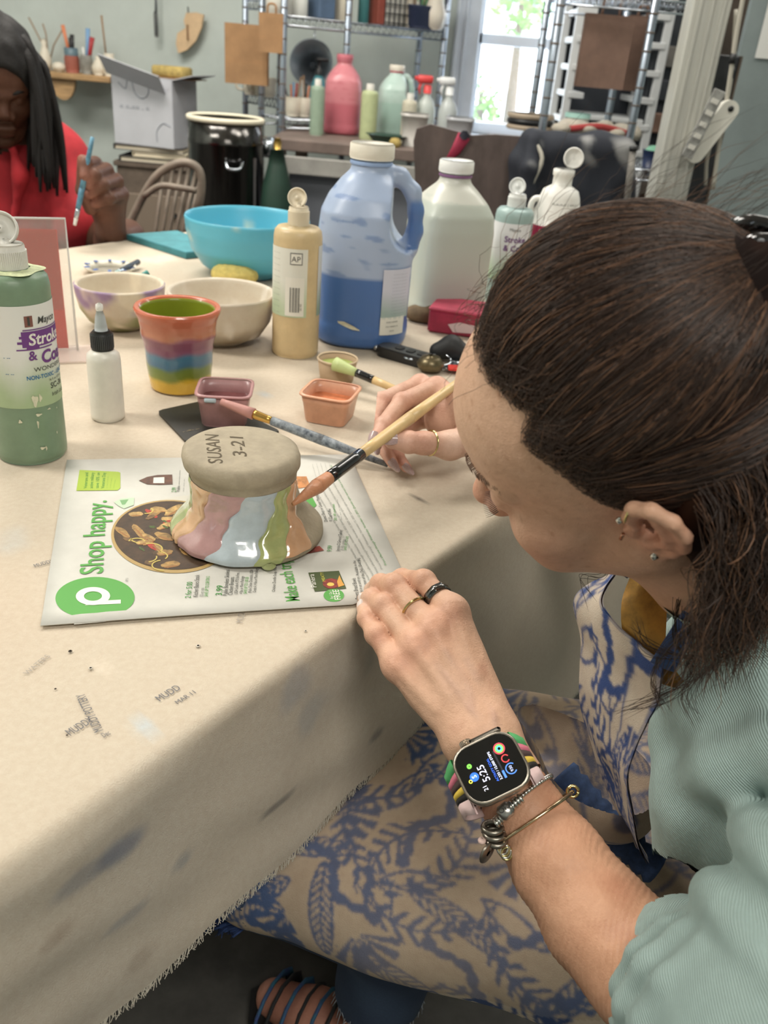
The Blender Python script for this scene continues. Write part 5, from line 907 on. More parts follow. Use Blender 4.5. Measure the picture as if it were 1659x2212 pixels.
p = atz(952, 682, ZT); t = jug('clear_jug', 'square cloudy plastic jug of pale liquid without a lid ring', (p[0], p[1] + 0.02, ZT + 0.0005), 0.89, (206, 206, 196), (188, 194, 184), 0.225, (130, 90, 130), rotz=0.35, handle=False, res=0.0045, square=5.0, capm=mat('thread_white', (236, 236, 232), 0.4))
# pale green bottle and pink bottle behind the head
p = atz(1085, 655, ZT); R = 0.036
t = flip_bottle('paint_bottle', 'pale blue-green paint bottle beside the pink bottle', (p[0], p[1], ZT + 0.0005), R, 0.178, (160, 184, 182), lid_rot=-0.35, capcol=(230, 232, 230), capR=0.44)
rz = math.atan2(CAM[1] - p[1], CAM[0] - p[0]) + math.pi / 2
wraplabel(t, 'label', -1.4, 1.4, 0.05, 0.155, R, M_lab, rz, attr=labcol(0.05, 0.155, (226, 228, 232), (172, 198, 170))); R_ = R
txt('label_words', 'Mayco', 0.008, lab_frame(rz + 0.2, 0.142), I_k, t, wrap=R + 0.001); txt('label_words', 'Stroke', 0.015, lab_frame(rz + 0.0, 0.122), I_p, t, wrap=R + 0.001, bold=0.02); txt('label_words', '& Coat', 0.015, lab_frame(rz + 0.0, 0.106), I_p, t, wrap=R + 0.001, bold=0.02)
p = atz(1172, 652, ZT); t = thing('pink_bottle', 'white-topped bright pink bottle with a flip cap and lug', 'bottle', (p[0], p[1], ZT + 0.0005)); R = 0.05
M_pinkb = mat('hot_pink', (214, 62, 120), 0.4); rz = math.atan2(CAM[1] - p[1], CAM[0] - p[0]) + math.pi / 2
mesh('body', *lathe([(R * 0.9, 0), (R, 0.004), (R, 0.118), (R * 0.97, 0.122)], 40), M_pinkb, t); mesh('label_band', *lathe([(R * 0.985, 0.121), (R * 0.985, 0.15)], 40, closed=False), mat('pink_band', (200, 50, 100), 0.45), t)
mesh('shoulder', *lathe([(R * 0.98, 0.15), (R * 0.97, 0.165), (R * 0.82, 0.182), (R * 0.75, 0.2), (R * 0.66, 0.212), (R * 0.42, 0.219), (R * 0.36, 0.221), (R * 0.36, 0.236), (R * 0.40, 0.238), (R * 0.40, 0.248), (R * 0.3, 0.25)], 40), M_white, t)
mesh('lug', *apply(frame3(V3(-R * 0.86, 0, 0.178), (1, 0, 0), (0, 0, 1)), (lambda q: (q[0][:, [0, 1, 2]], q[1]))(tube(spline([(0.012, 0.016, 0), (-0.004, 0.014, 0), (-0.009, 0, 0), (-0.004, -0.016, 0), (0.008, -0.02, 0)], 16), 0.006, 10))), M_white, t)
mesh('flip_lid', *apply(frame3(V3(R * 0.28, 0.006, 0.268), (1, 0.1, 0.1), (-0.2, 0.3, 1)), lathe([(0.0005, -0.003), (0.018, -0.003), (0.019, 0.004), (0.016, 0.004), (0.015, 0.0), (0.0005, 0.0005)], 28)), M_white, t)
txt('label_words', 'kul', 0.022, lab_frame(rz - 0.62, 0.129), I_w, t, wrap=R, bold=0.0, lift=0.0006); txt('fine_print', '=-=-=-= | ==-=', 0.008, lab_frame(rz - 0.3, 0.188), I_k, t, wrap=R * 0.80, lift=0.0008)
for k in range(9): wraplabel(t, 'label_dot', -0.12 + 0.09 * (k % 4) + 0.04 * (k // 4), -0.07 + 0.09 * (k % 4) + 0.04 * (k // 4), 0.128 + 0.006 * (k // 4), 0.131 + 0.006 * (k // 4), R, I_w, rz, 0.0006)
# acrylic sign holder with a red sheet
a, b = atz(-60, 765, ZT), atz(168, 757, ZT); top = aty(203, 480, b[1] + 0.035); ux = (b - a) / np.linalg.norm(b - a); uy = (top - b); hgt = np.linalg.norm(uy) ; w_ = np.linalg.norm(b - a)
t = thing('sign_holder', 'clear acrylic stand holding a red sheet', 'sign holder', tuple(a)); Mx = frame3(a + V3(0, 0, 0.0005), ux, uy); M_acr = mat('acrylic', (236, 236, 232), 0.12, alpha=0.10, spec=0.5)
mesh('front_panel', *apply(Mx, box((w_ / 2, hgt / 2, 0.004), (w_, hgt, 0.0025), 0.0006)), M_acr, t, False, world=True); mesh('back_panel', *apply(Mx, box((w_ / 2, hgt / 2, -0.004), (w_, hgt, 0.0025), 0.0006)), M_acr, t, False, world=True)
mesh('red_sheet', *apply(Mx, box((w_ / 2 - 0.004, hgt * 0.47, 0.0), (w_ - 0.016, hgt * 0.90, 0.001))), mat('red_card', (206, 62, 48), 0.7), t, False, world=True); mesh('overlay_sheet', *apply(Mx, box((w_ / 2 - 0.004, hgt * 0.62, 0.0015), (w_ - 0.018, hgt * 0.60, 0.0006))), mat('overlay', (214, 130, 116), 0.8, alpha=0.16), t, False, world=True)
ft = V3(ux[1], -ux[0], 0); mesh('foot', *apply(frame3(a + V3(0, 0, 0.002), ux, -ft), box((w_ / 2 + 0.02, -0.02, 0), (w_ + 0.03, 0.075, 0.002))), mat('acrylic_foot', (232, 214, 206), 0.12, alpha=0.35), t, False, world=True)  # pinkish tint paints the reflection into the clear foot
mesh('edge_bead', *apply(Mx, tube([(0, hgt, 0.004), (w_, hgt, 0.004), (w_, hgt * 0.5, 0.004), (w_, 0.0, 0.004)], 0.0018, 6)), mat('acrylic_edge', (226, 226, 222), 0.2, alpha=0.8), t, world=True)
# teal board and clutter at the far side
tb = [atz(x, y, ZT) for x, y in ((275, 516), (360, 508), (436, 540), (432, 556), (400, 562), (330, 540))]
P = np.array([atz(x, y, ZT)[:2] for x, y in ((274, 519), (382, 510), (450, 535), (440, 556), (402, 560))]); c = P.mean(0); t = thing('teal_board', 'flat teal board lying behind the turquoise bowl', 'board', (c[0], c[1], ZT + 0.001)); mesh('slab', *prism((P - c)[::-1], 0, 0.012), mat('teal_board', (66, 140, 150), 0.6, var=0.12, vscale=20), t, False); mesh('top_film', *prism(((P - c) * 0.96)[::-1], 0.012, 0.0128), mat('teal_board2', (84, 154, 164), 0.6, var=0.12, vscale=30), t, False)
p = atz(238, 590, ZT); t = thing('patterned_dish', 'small white dish with blue marks behind the purple bowl', 'dish', (p[0], p[1], ZT + 0.0005)); mesh('dish', *lathe([(0.03, 0), (0.045, 0.008), (0.05, 0.014), (0.046, 0.013), (0.03, 0.004)], 36), M_cream, t)
mesh('blue_mark', *join(*[box((0.043 * math.cos(a), 0.043 * math.sin(a), 0.0142), (0.01, 0.006, 0.001), 0, a) for a in np.linspace(0, 6.28, 11)]), mat('cobalt', (90, 120, 180), 0.4), t, False)
# plastic tubs of glaze
def tub(name, label, px, py, w, h, col, rotz, inner):
    p = atz(px, py, ZT); t = thing(name, label, 'tub', (p[0], p[1], ZT + (0.004 if 'mauve' in label else 0.0006)), rotz)
    m = mat('tubp' + name, col, 0.3, alpha=0.9 if name == 'x' else 1.0, var=0.08, vscale=60)
    mesh('tub_wall', *lathe([(w * 0.40, 0), (w * 0.42, 0.002), (w * 0.47, h * 0.72), (w * 0.48, h * 0.74), (w * 0.5, h), (w * 0.48, h), (w * 0.455, h * 0.7), (w * 0.41, 0.006)], 56, power=6), m, t)
    mesh('rim', *lathe([(w * 0.5, h * 0.985), (w * 0.535, h), (w * 0.53, h * 1.05), (w * 0.48, h * 1.05)], 56, power=6, closed=False), mat('tubrim' + name, tuple(min(255, int(v * 1.08)) for v in col), 0.25, alpha=0.85), t)
    q = lathe([(w * 0.45, h * 0.62), (w * 0.40, h * 0.58), (w * 0.2, h * 0.56), (0.001, h * 0.57)], 40, power=6, closed=False); mesh('glaze_fill', *q, mat('fill' + name, inner, 0.25, var=0.15, vscale=80), t); return t
tb1 = tub('glaze_tub', 'square tub of mauve glaze standing on the black card', 487, 912, 0.064, 0.040, (178, 136, 136), 0.10, (132, 84, 84))
mesh('blue_smear', *box((-0.014, -0.0335, 0.037), (0.014, 0.003, 0.006), 0.0012), mat('smear_blue', (184, 200, 210), 0.4), tb1)
tb2 = tub('orange_tub', 'clear square tub of orange glaze', 712, 903, 0.064, 0.036, (222, 168, 138), -0.22, (212, 130, 90))
P = np.array([atz(x, y, ZT)[:2] for x, y in ((339, 893), (462, 866), (608, 938), (404, 962))]); c = P.mean(0); t = thing('black_card', 'flat black card with gold lettering under the mauve tub', 'card', (c[0], c[1], ZT + 0.0008))
q = P - c; rounded = []
for i in range(4):
    a0, a1, a2 = q[i - 1], q[i], q[(i + 1) % 4]; u, v = (a0 - a1) / np.linalg.norm(a0 - a1) * 0.008, (a2 - a1) / np.linalg.norm(a2 - a1) * 0.008
    for s_ in (0, 0.5, 1): rounded.append(a1 + u * (1 - s_) ** 2 + v * s_ ** 2)
mesh('card', *prism(np.array(rounded)[::-1] if np.cross(q[1] - q[0], q[2] - q[1]) < 0 else np.array(rounded), 0, 0.003), mat('card_black', (44, 44, 40), 0.45), t, False)
pa, pb = atz(396, 942, ZT), atz(446, 932, ZT); o = txt('gold_words', '- -=- --', 0.008, frame3(V3(pa[0] - c[0], pa[1] - c[1], 0.0034), pb - pa, np.cross(V3(0, 0, 1), pb - pa)), mat('gold_ink', (150, 130, 90), 0.5), t)
# paper cup with green glaze
p = atz(727, 822, ZT); t = thing('paper_cup', 'small brown paper cup of light green glaze', 'cup', (p[0], p[1], ZT + 0.0005)); r = 0.0285
mesh('cup_wall', *lathe([(r * 0.8, 0), (r * 0.82, 0.001), (r * 0.98, 0.031), (r * 0.94, 0.031), (r * 0.8, 0.004)], 40), mat('cup_brown', (176, 150, 120), 0.8), t); mesh('rolled_rim', *lathe([(r * 0.98, 0.030), (r * 1.03, 0.032), (r * 0.99, 0.034), (r * 0.94, 0.032)], 40, closed=False), mat('cup_rim', (198, 176, 146), 0.7), t); mesh('glaze_fill', *lathe([(r * 0.93, 0.024), (r * 0.6, 0.023), (0.001, 0.023)], 40, closed=False), mat('fill_green', (172, 188, 110), 0.25), t)
# brushes
def brush(name, label, a, b, parts, group='paint brushes on the table'):
    """parts: list of (name, from, to, r0, r1, material) as fractions of the way from the bristle end to the handle end"""
    a, b = np.asarray(a, float), np.asarray(b, float); t = thing(name, label, 'brush', tuple(b), group=group)
    for nm, u0, u1, r0, r1, m in parts: mesh(nm, *tube([a + (b - a) * u for u in np.linspace(u0, u1, 5)], np.linspace(r0, r1, 5), 14), m, t, world=True)
    return t
M_gold, M_navy, M_bwood = mat('gold_ferrule', (206, 164, 90), 0.25, metal=0.9), mat('speckled_navy', (64, 72, 84), 0.5, col2=(150, 158, 164), vscale=160), mat('brush_wood', (222, 190, 136), 0.35, var=0.08, vscale=30, stretch=(1, 1, 1))
M_bfer = mat('black_ferrule', (22, 22, 24), 0.18, coat=0.6)
brush('paint_brush', 'brush with gold ferrule and speckled navy handle beside the flyer', atz(478, 868, ZT + 0.042), atz(838, 1004, ZT + 0.006), [('bristles', 0.0, 0.20, 0.004, 0.007, mat('mauve_bristle', (186, 134, 126), 0.5, bump=0.3, bscale=300)), ('ferrule', 0.19, 0.31, 0.0058, 0.0045, M_gold), ('handle', 0.31, 0.62, 0.0052, 0.0062, M_navy), ('handle', 0.62, 1.0, 0.0062, 0.003, M_navy)])
brush('paint_brush', 'fan brush loaded with green glaze resting in the paper cup', atz(724, 786, ZT + 0.034), atz(900, 860, ZT + 0.016), [('bristles', 0.0, 0.28, 0.010, 0.0052, mat('green_bristle', (190, 204, 140), 0.5, bump=0.3, bscale=300)), ('ferrule', 0.27, 0.48, 0.0056, 0.0056, M_bfer), ('handle', 0.48, 1.0, 0.0055, 0.0042, M_bwood)])
brush('paint_brush', 'teal handled brush leaning in the purple splashed bowl', atz(252, 632, ZT + 0.03), aty(320, 588, 1.42), [('bristles', -0.12, 0.08, 0.004, 0.005, mat('teal_bristle', (150, 180, 176), 0.6)), ('ferrule', 0.08, 0.25, 0.0045, 0.0045, M_chrome), ('handle', 0.25, 1.0, 0.0055, 0.0045, mat('teal_handle', (70, 140, 132), 0.4))])
brush('paint_brush', 'dark handled brush lying behind the purple splashed bowl', atz(240, 596, ZT + 0.016), atz(298, 566, ZT + 0.012), [('bristles', 0.0, 0.25, 0.003, 0.005, mat('teal_bristle', (150, 180, 176), 0.6)), ('ferrule', 0.25, 0.42, 0.0048, 0.0048, M_chrome), ('handle', 0.42, 1.0, 0.0055, 0.0055, mat('dark_handle', (62, 68, 78), 0.5))])
BR0, BR1 = atd(640, 1084, 0.775), atd(1004, 816, 0.985)
brush('paint_brush', 'wooden brush with black ferrule painting peach glaze on the pot', BR0, BR1, [('bristles', -0.015, 0.10, 0.002, 0.0075, mat('peach_bristle', (200, 140, 104), 0.4, bump=0.3, bscale=300)), ('bristles', 0.10, 0.17, 0.0075, 0.0062, mat('peach_bristle', (200, 140, 104), 0.4)), ('ferrule', 0.16, 0.33, 0.0064, 0.0062, M_bfer), ('handle', 0.33, 0.62, 0.0056, 0.0068, M_bwood), ('handle', 0.62, 1.0, 0.0068, 0.0046, M_bwood)])
# keys, key fob, pink box, rock
p = atz(876, 778, ZT); q = atz(925, 792, ZT); t = thing('car_key_fob', 'black car key fob on the table behind the hand', 'key fob', (p[0], p[1], ZT + 0.0006), math.atan2((q - p)[1], (q - p)[0]))
mesh('case', *apply(np.diag([1, 1, 1, 1.0]), prism(rrect(0.098, 0.036, 0.016), 0, 0.014)), mat('fob_black', (28, 29, 31), 0.3), t, False); mesh('trim', *prism(rrect(0.094, 0.032, 0.014), 0.014, 0.0155), mat('fob_grey', (58, 60, 62), 0.35), t, False); mesh('ring_end', *tube([(-0.051, -0.008, 0.008), (-0.055, 0, 0.008), (-0.051, 0.008, 0.008)], 0.004, 8), M_chrome, t)
for k in range(3): mesh('button', *prism(rrect(0.013, 0.014, 0.004), 0.0155, 0.0168, (-0.012 + 0.02 * k, 0, 0)), M_dark, t, False)
p = atz(945, 800, ZT); t = thing('key_bunch', 'bunch of keys with a brass fob and red tag', 'keys', (p[0], p[1], ZT + 0.0006))
mesh('brass_fob', *lathe([(0.006, 0.0), (0.018, 0.004), (0.021, 0.012), (0.014, 0.022), (0.004, 0.025)], 24, off=(-0.012, -0.008, 0)), mat('old_brass', (120, 108, 82), 0.35, metal=0.7, var=0.2, vscale=80), t)
a = np.linspace(0, 6.28, 24); mesh('split_ring', *tube(np.c_[0.004 + 0.016 * np.cos(a), 0.02 + 0.016 * np.sin(a), 0.010 + 0.004 * np.sin(a)], 0.0016, 8), M_chrome, t)
for k, (dx, dy, an) in enumerate(((0.015, 0.0, 0.5), (0.02, 0.01, 1.1), (-0.02, 0.006, 2.6))): mesh('key', *join(box((dx, dy, 0.004 + 0.003 * k), (0.045, 0.007, 0.002), 0.0005, an), lathe([(0.011, 0.003 + 0.003 * k), (0.012, 0.004 + 0.003 * k), (0.011, 0.006 + 0.003 * k)], 18, off=(dx + 0.025 * math.cos(an), dy + 0.025 * math.sin(an), 0))), M_chrome, t, False)
mesh('red_tag', *prism(rrect(0.03, 0.02, 0.004), 0.006, 0.009, (0.03, -0.006, 0)), mat('tag_red', (206, 50, 40), 0.5), t, False); S = Sdf((-0.03, 0, -0.005), (0.06, 0.09, 0.05), 0.003); S.path([(0.0, 0.045, 0.015), (0.02, 0.05, 0.022), (0.035, 0.045, 0.018)], [0.014, 0.018, 0.014], 0.006); V, Q = S.mesh(1); V[:, 2] = np.maximum(V[:, 2], 0); mesh('black_pouch', V, Q, mat('pouch_black', (26, 27, 29), 0.6), t)
p = atz(1000, 722, ZT); t = thing('pink_box', 'dusty crimson box behind the keys', 'box', (p[0] + 0.02, p[1] + 0.02, ZT + 0.0006), -0.22); mesh('case', *box((0, 0, 0.019), (0.15, 0.085, 0.038), 0.003), mat('crimson', (176, 44, 76), 0.5, var=0.2, vscale=30), t, False); mesh('lid', *box((0, 0, 0.040), (0.152, 0.087, 0.006), 0.002), mat('crimson2', (196, 70, 96), 0.5, var=0.15, vscale=30), t, False); o = mesh('clay_smudge', *prism(np.array([(-0.04, 0), (-0.02, 0.006), (0.01, 0.004), (0.03, 0.008), (0.03, -0.006), (0, -0.010), (-0.03, -0.012)]), 0, 0.0008), mat('smudge', (216, 190, 190), 0.8), t, False)
o.rotation_euler = (math.pi / 2, 0, 0); o.location = (0, -0.0428, 0.018)
p = atz(915, 700, ZT); o = thing('brown_stone', 'rough brown lump of clay beside the crimson box', 'clay lump', (p[0], p[1] + 0.02, ZT + 0.0005)); S = Sdf((-0.05, -0.04, -0.005), (0.05, 0.04, 0.05), 0.003); S.ell((0, 0, 0.012), (0.036, 0.026, 0.016), k=0.004); S.ell((0.012, 0, 0.022), (0.016, 0.016, 0.013), k=0.006); V, Q = S.mesh(1); V[:, 2] = np.maximum(V[:, 2], 0); V += vnorm(V, Q) * (vnoise(V, 160, 4) * 0.0015)[:, None]; mesh('lump', V, Q, mat('lump_brown', (120, 100, 76), 0.9, var=0.2, vscale=60), o)

# ================================================================== the woman
J = lambda x, y, d: atd(x, y, d)
HRm = np.array([[-0.8482, -0.1368, -0.5116], [0.2846, -0.9325, -0.2224], [-0.4466, -0.3343, 0.8299]]); HT = V3(0.1476, 0.4965, 0.9738)
def hw(P): return (np.asarray(P, float) * 0.001) @ HRm.T + HT                    # head frame in mm (forward, left, up) -> world
def MM(*a): return np.array(a, float) * 0.001
woman = thing('person', 'dark-haired person in a sage sweater and blue print apron painting a pot', 'person', (0.40, 0.48, 0.0))
BODY = []                                                                        # skin meshes, joined into one figure
def skin_mat(name, bumpk=0.35):
    m = mat(name, (255, 255, 255), 0.48, attr='Col', var=0.10, vscale=120, sss=0.0, spec=0.35); nt, b = nodes_of(m)
    tc = nt.nodes.new('ShaderNodeTexCoord'); n1 = nt.nodes.new('ShaderNodeTexVoronoi'); n1.inputs['Scale'].default_value = 480; n1.feature = 'DISTANCE_TO_EDGE'
    n2 = nt.nodes.new('ShaderNodeTexNoise'); n2.inputs['Scale'].default_value = 200; n2.inputs['Detail'].default_value = 5
    ad = nt.nodes.new('ShaderNodeMath'); ad.operation = 'MULTIPLY_ADD'; ad.inputs[1].default_value = 0.5
    nt.links.new(tc.outputs['Object'], n1.inputs['Vector']); nt.links.new(tc.outputs['Object'], n2.inputs['Vector']); nt.links.new(n1.outputs['Distance'], ad.inputs[0]); nt.links.new(n2.outputs['Fac'], ad.inputs[2])
    bp = nt.nodes.new('ShaderNodeBump'); bp.inputs['Strength'].default_value = bumpk; bp.inputs['Distance'].default_value = 0.0014; nt.links.new(ad.outputs[0], bp.inputs['Height']); nt.links.new(bp.outputs[0], b.inputs['Normal']); return m
M_skin = skin_mat('skin_light')
SK = L3((220, 178, 150)); SK_R = L3((216, 150, 128)); SK_D = L3((170, 122, 96)); SK_P = L3((220, 184, 160))
# ---- head and neck (head frame)
S = Sdf(MM(-125, -100, -215), MM(130, 100, 135), 0.0018)
S.ell(MM(0, 0, 35), MM(95, 74, 86)); S.ell(MM(40, 0, 40), MM(53, 62, 52), k=0.012); S.ell(MM(31, 0, -24), MM(55, 56, 62), k=0.02)
for s_ in (-1, 1):
    S.cone(MM(-2, s_ * 50, -42), MM(50, s_ * 18, -76), 0.019, 0.017, 0.018); S.ell(MM(57, s_ * 39, -25), MM(25, 24, 23), k=0.016); S.cone(MM(88, s_ * 10, 16), MM(70, s_ * 44, 15), 0.011, 0.009, 0.010)
    S.ell(MM(62, s_ * 34, -52), MM(16, 16, 18), k=0.02)
S.cone(MM(88, 0, 10), MM(103, 0, -20), 0.008, 0.0095, 0.008); S.ell(MM(106, 0, -23), MM(9, 9.5, 8.5), k=0.006)
for s_ in (-1, 1): S.ell(MM(95, s_ * 12, -28), MM(10, 8, 8), k=0.005); S.ell(MM(97, s_ * 31, 1), MM(15, 17, 10), k=0.010, op='cut'); S.ell(MM(75, s_ * 31, 0), MM(14, 14.5, 12.5), k=0.004)
S.ell(MM(68, 0, -50), MM(23, 29, 24), k=0.014); S.ell(MM(87, 0, -50), MM(8, 21, 5.5), k=0.005); S.ell(MM(85, 0, -61), MM(8.5, 18, 6.5), k=0.005); S.ell(MM(97, 0, -55.5), MM(10, 22, 1.2), k=0.004, op='cut'); S.ell(MM(67, 0, -80), MM(17, 22, 16), k=0.014)
S.cone(MM(-22, 0, -55), MM(-62, 0, -190), 0.056, 0.060, 0.03); S.cone(MM(14, 0, -70), MM(-14, 0, -125), 0.026, 0.04, 0.03)
# ears
EU, EV = np.array((-0.90, 0.40, -0.12)), np.array((0.02, 0.24, 0.97)); EU /= np.linalg.norm(EU); EV -= EU * (EU @ EV); EV /= np.linalg.norm(EV); EW = np.cross(EU, EV); EW = EW if EW[1] > 0 else -EW
def ear(side):
    m = np.array((1, side, 1.0)); o = np.array((-2.0, 71.0, -8.0))
    e = lambda u, v, w=0.0: (o + EU * u + EV * v + EW * w) * m * 0.001
    Re = np.stack([EU * m, EV * m, EW * m], 1)
    S.ell(e(13, -1, 1), MM(17, 29, 3.6), Re, 0.004); S.ell(e(5, -26, 1), MM(9, 11, 4.2), Re, 0.004)
    S.ell(e(10, -1, 5.0), MM(12, 18, 6.5), Re, 0.0025, 'cut')
    S.path([e(2, 3, 3), e(1, 16, 4), e(7, 28, 4), e(18, 31, 4), e(28, 22, 4), e(31, 6, 4), e(27, -10, 3.5), e(18, -22, 3), e(9, -30, 2)], [0.0028, 0.0036, 0.0042, 0.0044, 0.0042, 0.004, 0.0036, 0.0034, 0.004], 0.003)
    S.path([e(9, -14, 3), e(18, -8, 4), e(21, 4, 4), e(17, 15, 3.5)], [0.0035, 0.0036, 0.0036, 0.003], 0.004)
    S.ell(e(-3, -5, 3), MM(5, 7, 4), Re, 0.004); S.ell(e(5, -16, 3.5), MM(5, 4.5, 3.5), Re, 0.004)
ear(1); ear(-1)
V, Q = S.mesh(2); n_ = vnorm(V, Q); mm = V * 1000
col = np.tile(SK, (len(V), 1))
def gauss(c, r): return np.exp(-(((mm - np.array(c)) / r) ** 2).sum(1))
for c, r, w_, cc in (((104, 0, -24), 20, 0.75, SK_R), ((60, 46, -30), 30, 0.45, SK_R), ((60, -46, -30), 30, 0.45, SK_R), ((88, 0, -56), 14, 0.8, L3((190, 112, 104))), ((-12, 80, -12), 30, 0.55, L3((214, 140, 118))), ((84, 32, 2), 15, 0.35, L3((176, 120, 100))), ((60, 30, 75), 40, 0.35, SK_P)): col = mix(col, cc, gauss(c, r) * w_)
col = mix(col, L3((178, 126, 96)), (vnoise(mm, 0.9, 31) - 0.62) * 0.8 * (mm[:, 0] > 20)); col = mix(col, SK_P, (vnoise(mm, 0.25, 32) - 0.3) * 0.3)
xh_z = [-120, -80, -40, -12, 4, 15, 33, 49, 59, 68, 76, 84, 95, 106, 130]; xh_x = [-80, -62, -40, -16, 2, 12, 20, 30, 40, 37, 29, 42, 57, 63, 63]
def hairx(z): return np.interp(z, xh_z, xh_x)
scalp = np.clip((hairx(mm[:, 2]) - mm[:, 0] + 3) / 26, 0, 1) * (mm[:, 2] > -90) * (np.abs(mm[:, 1]) < 78); col = mix(col, L3((70, 52, 44)), scalp * 0.85)
BODY.append((hw(mm), Q, col))
# ---- left arm: forearm, hand resting on the table edge
lo = np.minimum(J(760, 1240, 0.76), J(1480, 2230, 0.46)) - 0.06; hi = np.maximum(J(1480, 2230, 0.46), J(1000, 1250, 0.74)) + 0.07
LG = ((-0.055, 0.23, 0.60), (0.28, 0.69, 0.86), 0.0016)
base = Sdf((-0.05, 0.40, 0.66), (0.17, 0.68, 0.83), 0.0013)
W0 = [J(1042, 1585, 0.652), J(1075, 1572, 0.655), J(1008, 1600, 0.650)]
MC = {'index': J(977, 1322, 0.688), 'middle': J(936, 1362, 0.680), 'ring': J(898, 1398, 0.676), 'pinky': J(858, 1437, 0.675)}
for nm, r1, r0, w in (('index', 0.0125, 0.015, W0[1]), ('middle', 0.0128, 0.016, W0[0]), ('ring', 0.012, 0.016, W0[0]), ('pinky', 0.0112, 0.015, W0[2])): base.cone(w, MC[nm], r0, r1, 0.012); base.ell(MC[nm] + V3(0, 0, 0.0), (0.0128 if nm != 'pinky' else 0.0118,) * 3, k=0.006)
base.ell(J(950, 1470, 0.690), (0.028, 0.036, 0.016), k=0.012)
base.cone(J(1035, 1590, 0.655), J(1110, 1715, 0.635), 0.0235, 0.0235, 0.012); base.cone(J(1060, 1580, 0.657), J(1130, 1700, 0.638), 0.017, 0.018, 0.012); base.cone(J(1008, 1603, 0.650), J(1090, 1730, 0.632), 0.016, 0.018, 0.012)
base.path([J(1055, 1545, 0.672), J(1012, 1440, 0.700), J(972, 1385, 0.722), J(935, 1352, 0.736)], [0.015, 0.013, 0.0105, 0.008], 0.008)
for nm, w, off in (('index', W0[1], -0.011), ('middle', W0[0], -0.0115), ('ring', W0[0] + V3(-0.006, 0, 0), -0.0115), ('pinky', W0[2], -0.010)):
    a_, b_ = w + c_f * -0.013, MC[nm] + c_f * off; base.cone(a_ * 0.55 + b_ * 0.45, b_, 0.0034, 0.0042, 0.004)
fing = {'index': ([MC['index'], J(915, 1256, 0.712), J(868, 1250, 0.738), J(838, 1256, 0.748)], [0.0108, 0.0092, 0.0080, 0.0068]),
        'middle': ([MC['middle'], J(852, 1266, 0.714), J(822, 1262, 0.732), J(802, 1274, 0.744)], [0.0110, 0.0095, 0.0083, 0.0068]),
        'ring': ([MC['ring'], J(829, 1308, 0.706), J(803, 1293, 0.724), J(788, 1294, 0.738)], [0.0108, 0.0093, 0.0080, 0.0066]),
        'pinky': ([MC['pinky'], J(813, 1370, 0.692), J(793, 1336, 0.708), J(785, 1308, 0.724)], [0.0098, 0.0083, 0.0074, 0.0062])}
tot = base.F.copy()
for nm, (pts, rad) in fing.items():
    fs = Sdf(base.lo, base.lo + base.h * (base.n - 1), base.h); fs.path(pts, rad, 0.003); fs.ell(pts[1], (rad[1] * 1.12,) * 3, k=0.003); fs.ell(pts[2], (rad[2] * 1.08,) * 3, k=0.003)
    n0 = tuple(min(a, b) for a, b in zip(fs.F.shape, base.F.shape)); A_ = base.F; B_ = fs.F[:n0[0], :n0[1], :n0[2]]; h = np.clip(0.5 + 0.5 * (A_ - B_) / 0.007, 0, 1); tot = np.minimum(tot, A_ * (1 - h) + B_ * h - 0.007 * h * (1 - h))
base.F = tot; V, Q = base.mesh(1)
wr = J(1110, 1715, 0.635); ax = J(1390, 2085, 0.565) - wr; ax /= np.linalg.norm(ax)
keep = (V - wr) @ ax < -0.004; V, Q, _u = cut_mesh(V, Q, keep); N = vnorm(V, Q)
V += N * (vnoise(V, 260, 41) * 0.00025)[:, None]
col = np.tile(SK, (len(V), 1))
for nm, (pts, rad) in fing.items():
    for i, rr_ in ((0, 0.014), (1, 0.010), (2, 0.008)): col = mix(col, L3((206, 138, 116)), np.exp(-((V - pts[i] + c_f * 0.006) ** 2).sum(1) / rr_ ** 2) * 0.45)
    col = mix(col, L3((226, 206, 192)), np.exp(-((V - pts[3]) ** 2).sum(1) / 0.012 ** 2) * 0.4)
col = mix(col, L3((224, 186, 162)), (vnoise(V, 90, 42) - 0.2) * 0.4); col = mix(col, L3((176, 120, 98)), (vnoise(V, 200, 43) - 0.6) * 0.5)
for a_, b_, c_ in (((1005, 1420, 0.66), (1060, 1520, 0.64), (1070, 1575, 0.635)), ((940, 1430, 0.66), (985, 1490, 0.645), (1030, 1550, 0.637)), ((960, 1400, 0.66), (1010, 1470, 0.648), (1020, 1540, 0.64))):
    for q in spline([J(*a_), J(*b_), J(*c_)], 44): d2 = ((V - q) ** 2).sum(1); V += N * (0.00022 * np.exp(-d2 / 0.0022 ** 2))[:, None]; col = mix(col, L3((170, 140, 136)), np.exp(-d2 / 0.003 ** 2) * 0.06)
BODY.append((V, Q, col)); LHV = V
S = Sdf((0.04, 0.20, 0.58), (0.42, 0.50, 0.92), 0.0020)
S.path([J(1100, 1698, 0.638), J(1128, 1745, 0.632), J(1205, 1862, 0.612), J(1292, 1985, 0.590), J(1390, 2090, 0.565), V3(0.212, 0.29, 0.69)], [0.0245, 0.0265, 0.0325, 0.0365, 0.039, 0.041], 0.012); S.path([V3(0.212, 0.29, 0.69), V3(0.36, 0.39, 0.85)], [0.042, 0.05], 0.02)
V, Q = S.mesh(1); keep = ((V - wr) @ ax > -0.006); V, Q, _u = cut_mesh(V, Q, keep); N = vnorm(V, Q); bx_ = np.cross(ax, c_f)
wrk = 0.0003 * np.sin(((V @ ax) * 1.0 + (V @ bx_) * 0.9) * 1300 + 7 * vnoise(V, 70, 44)) + 0.0004 * vnoise(V, 180, 45); V += N * wrk[:, None]
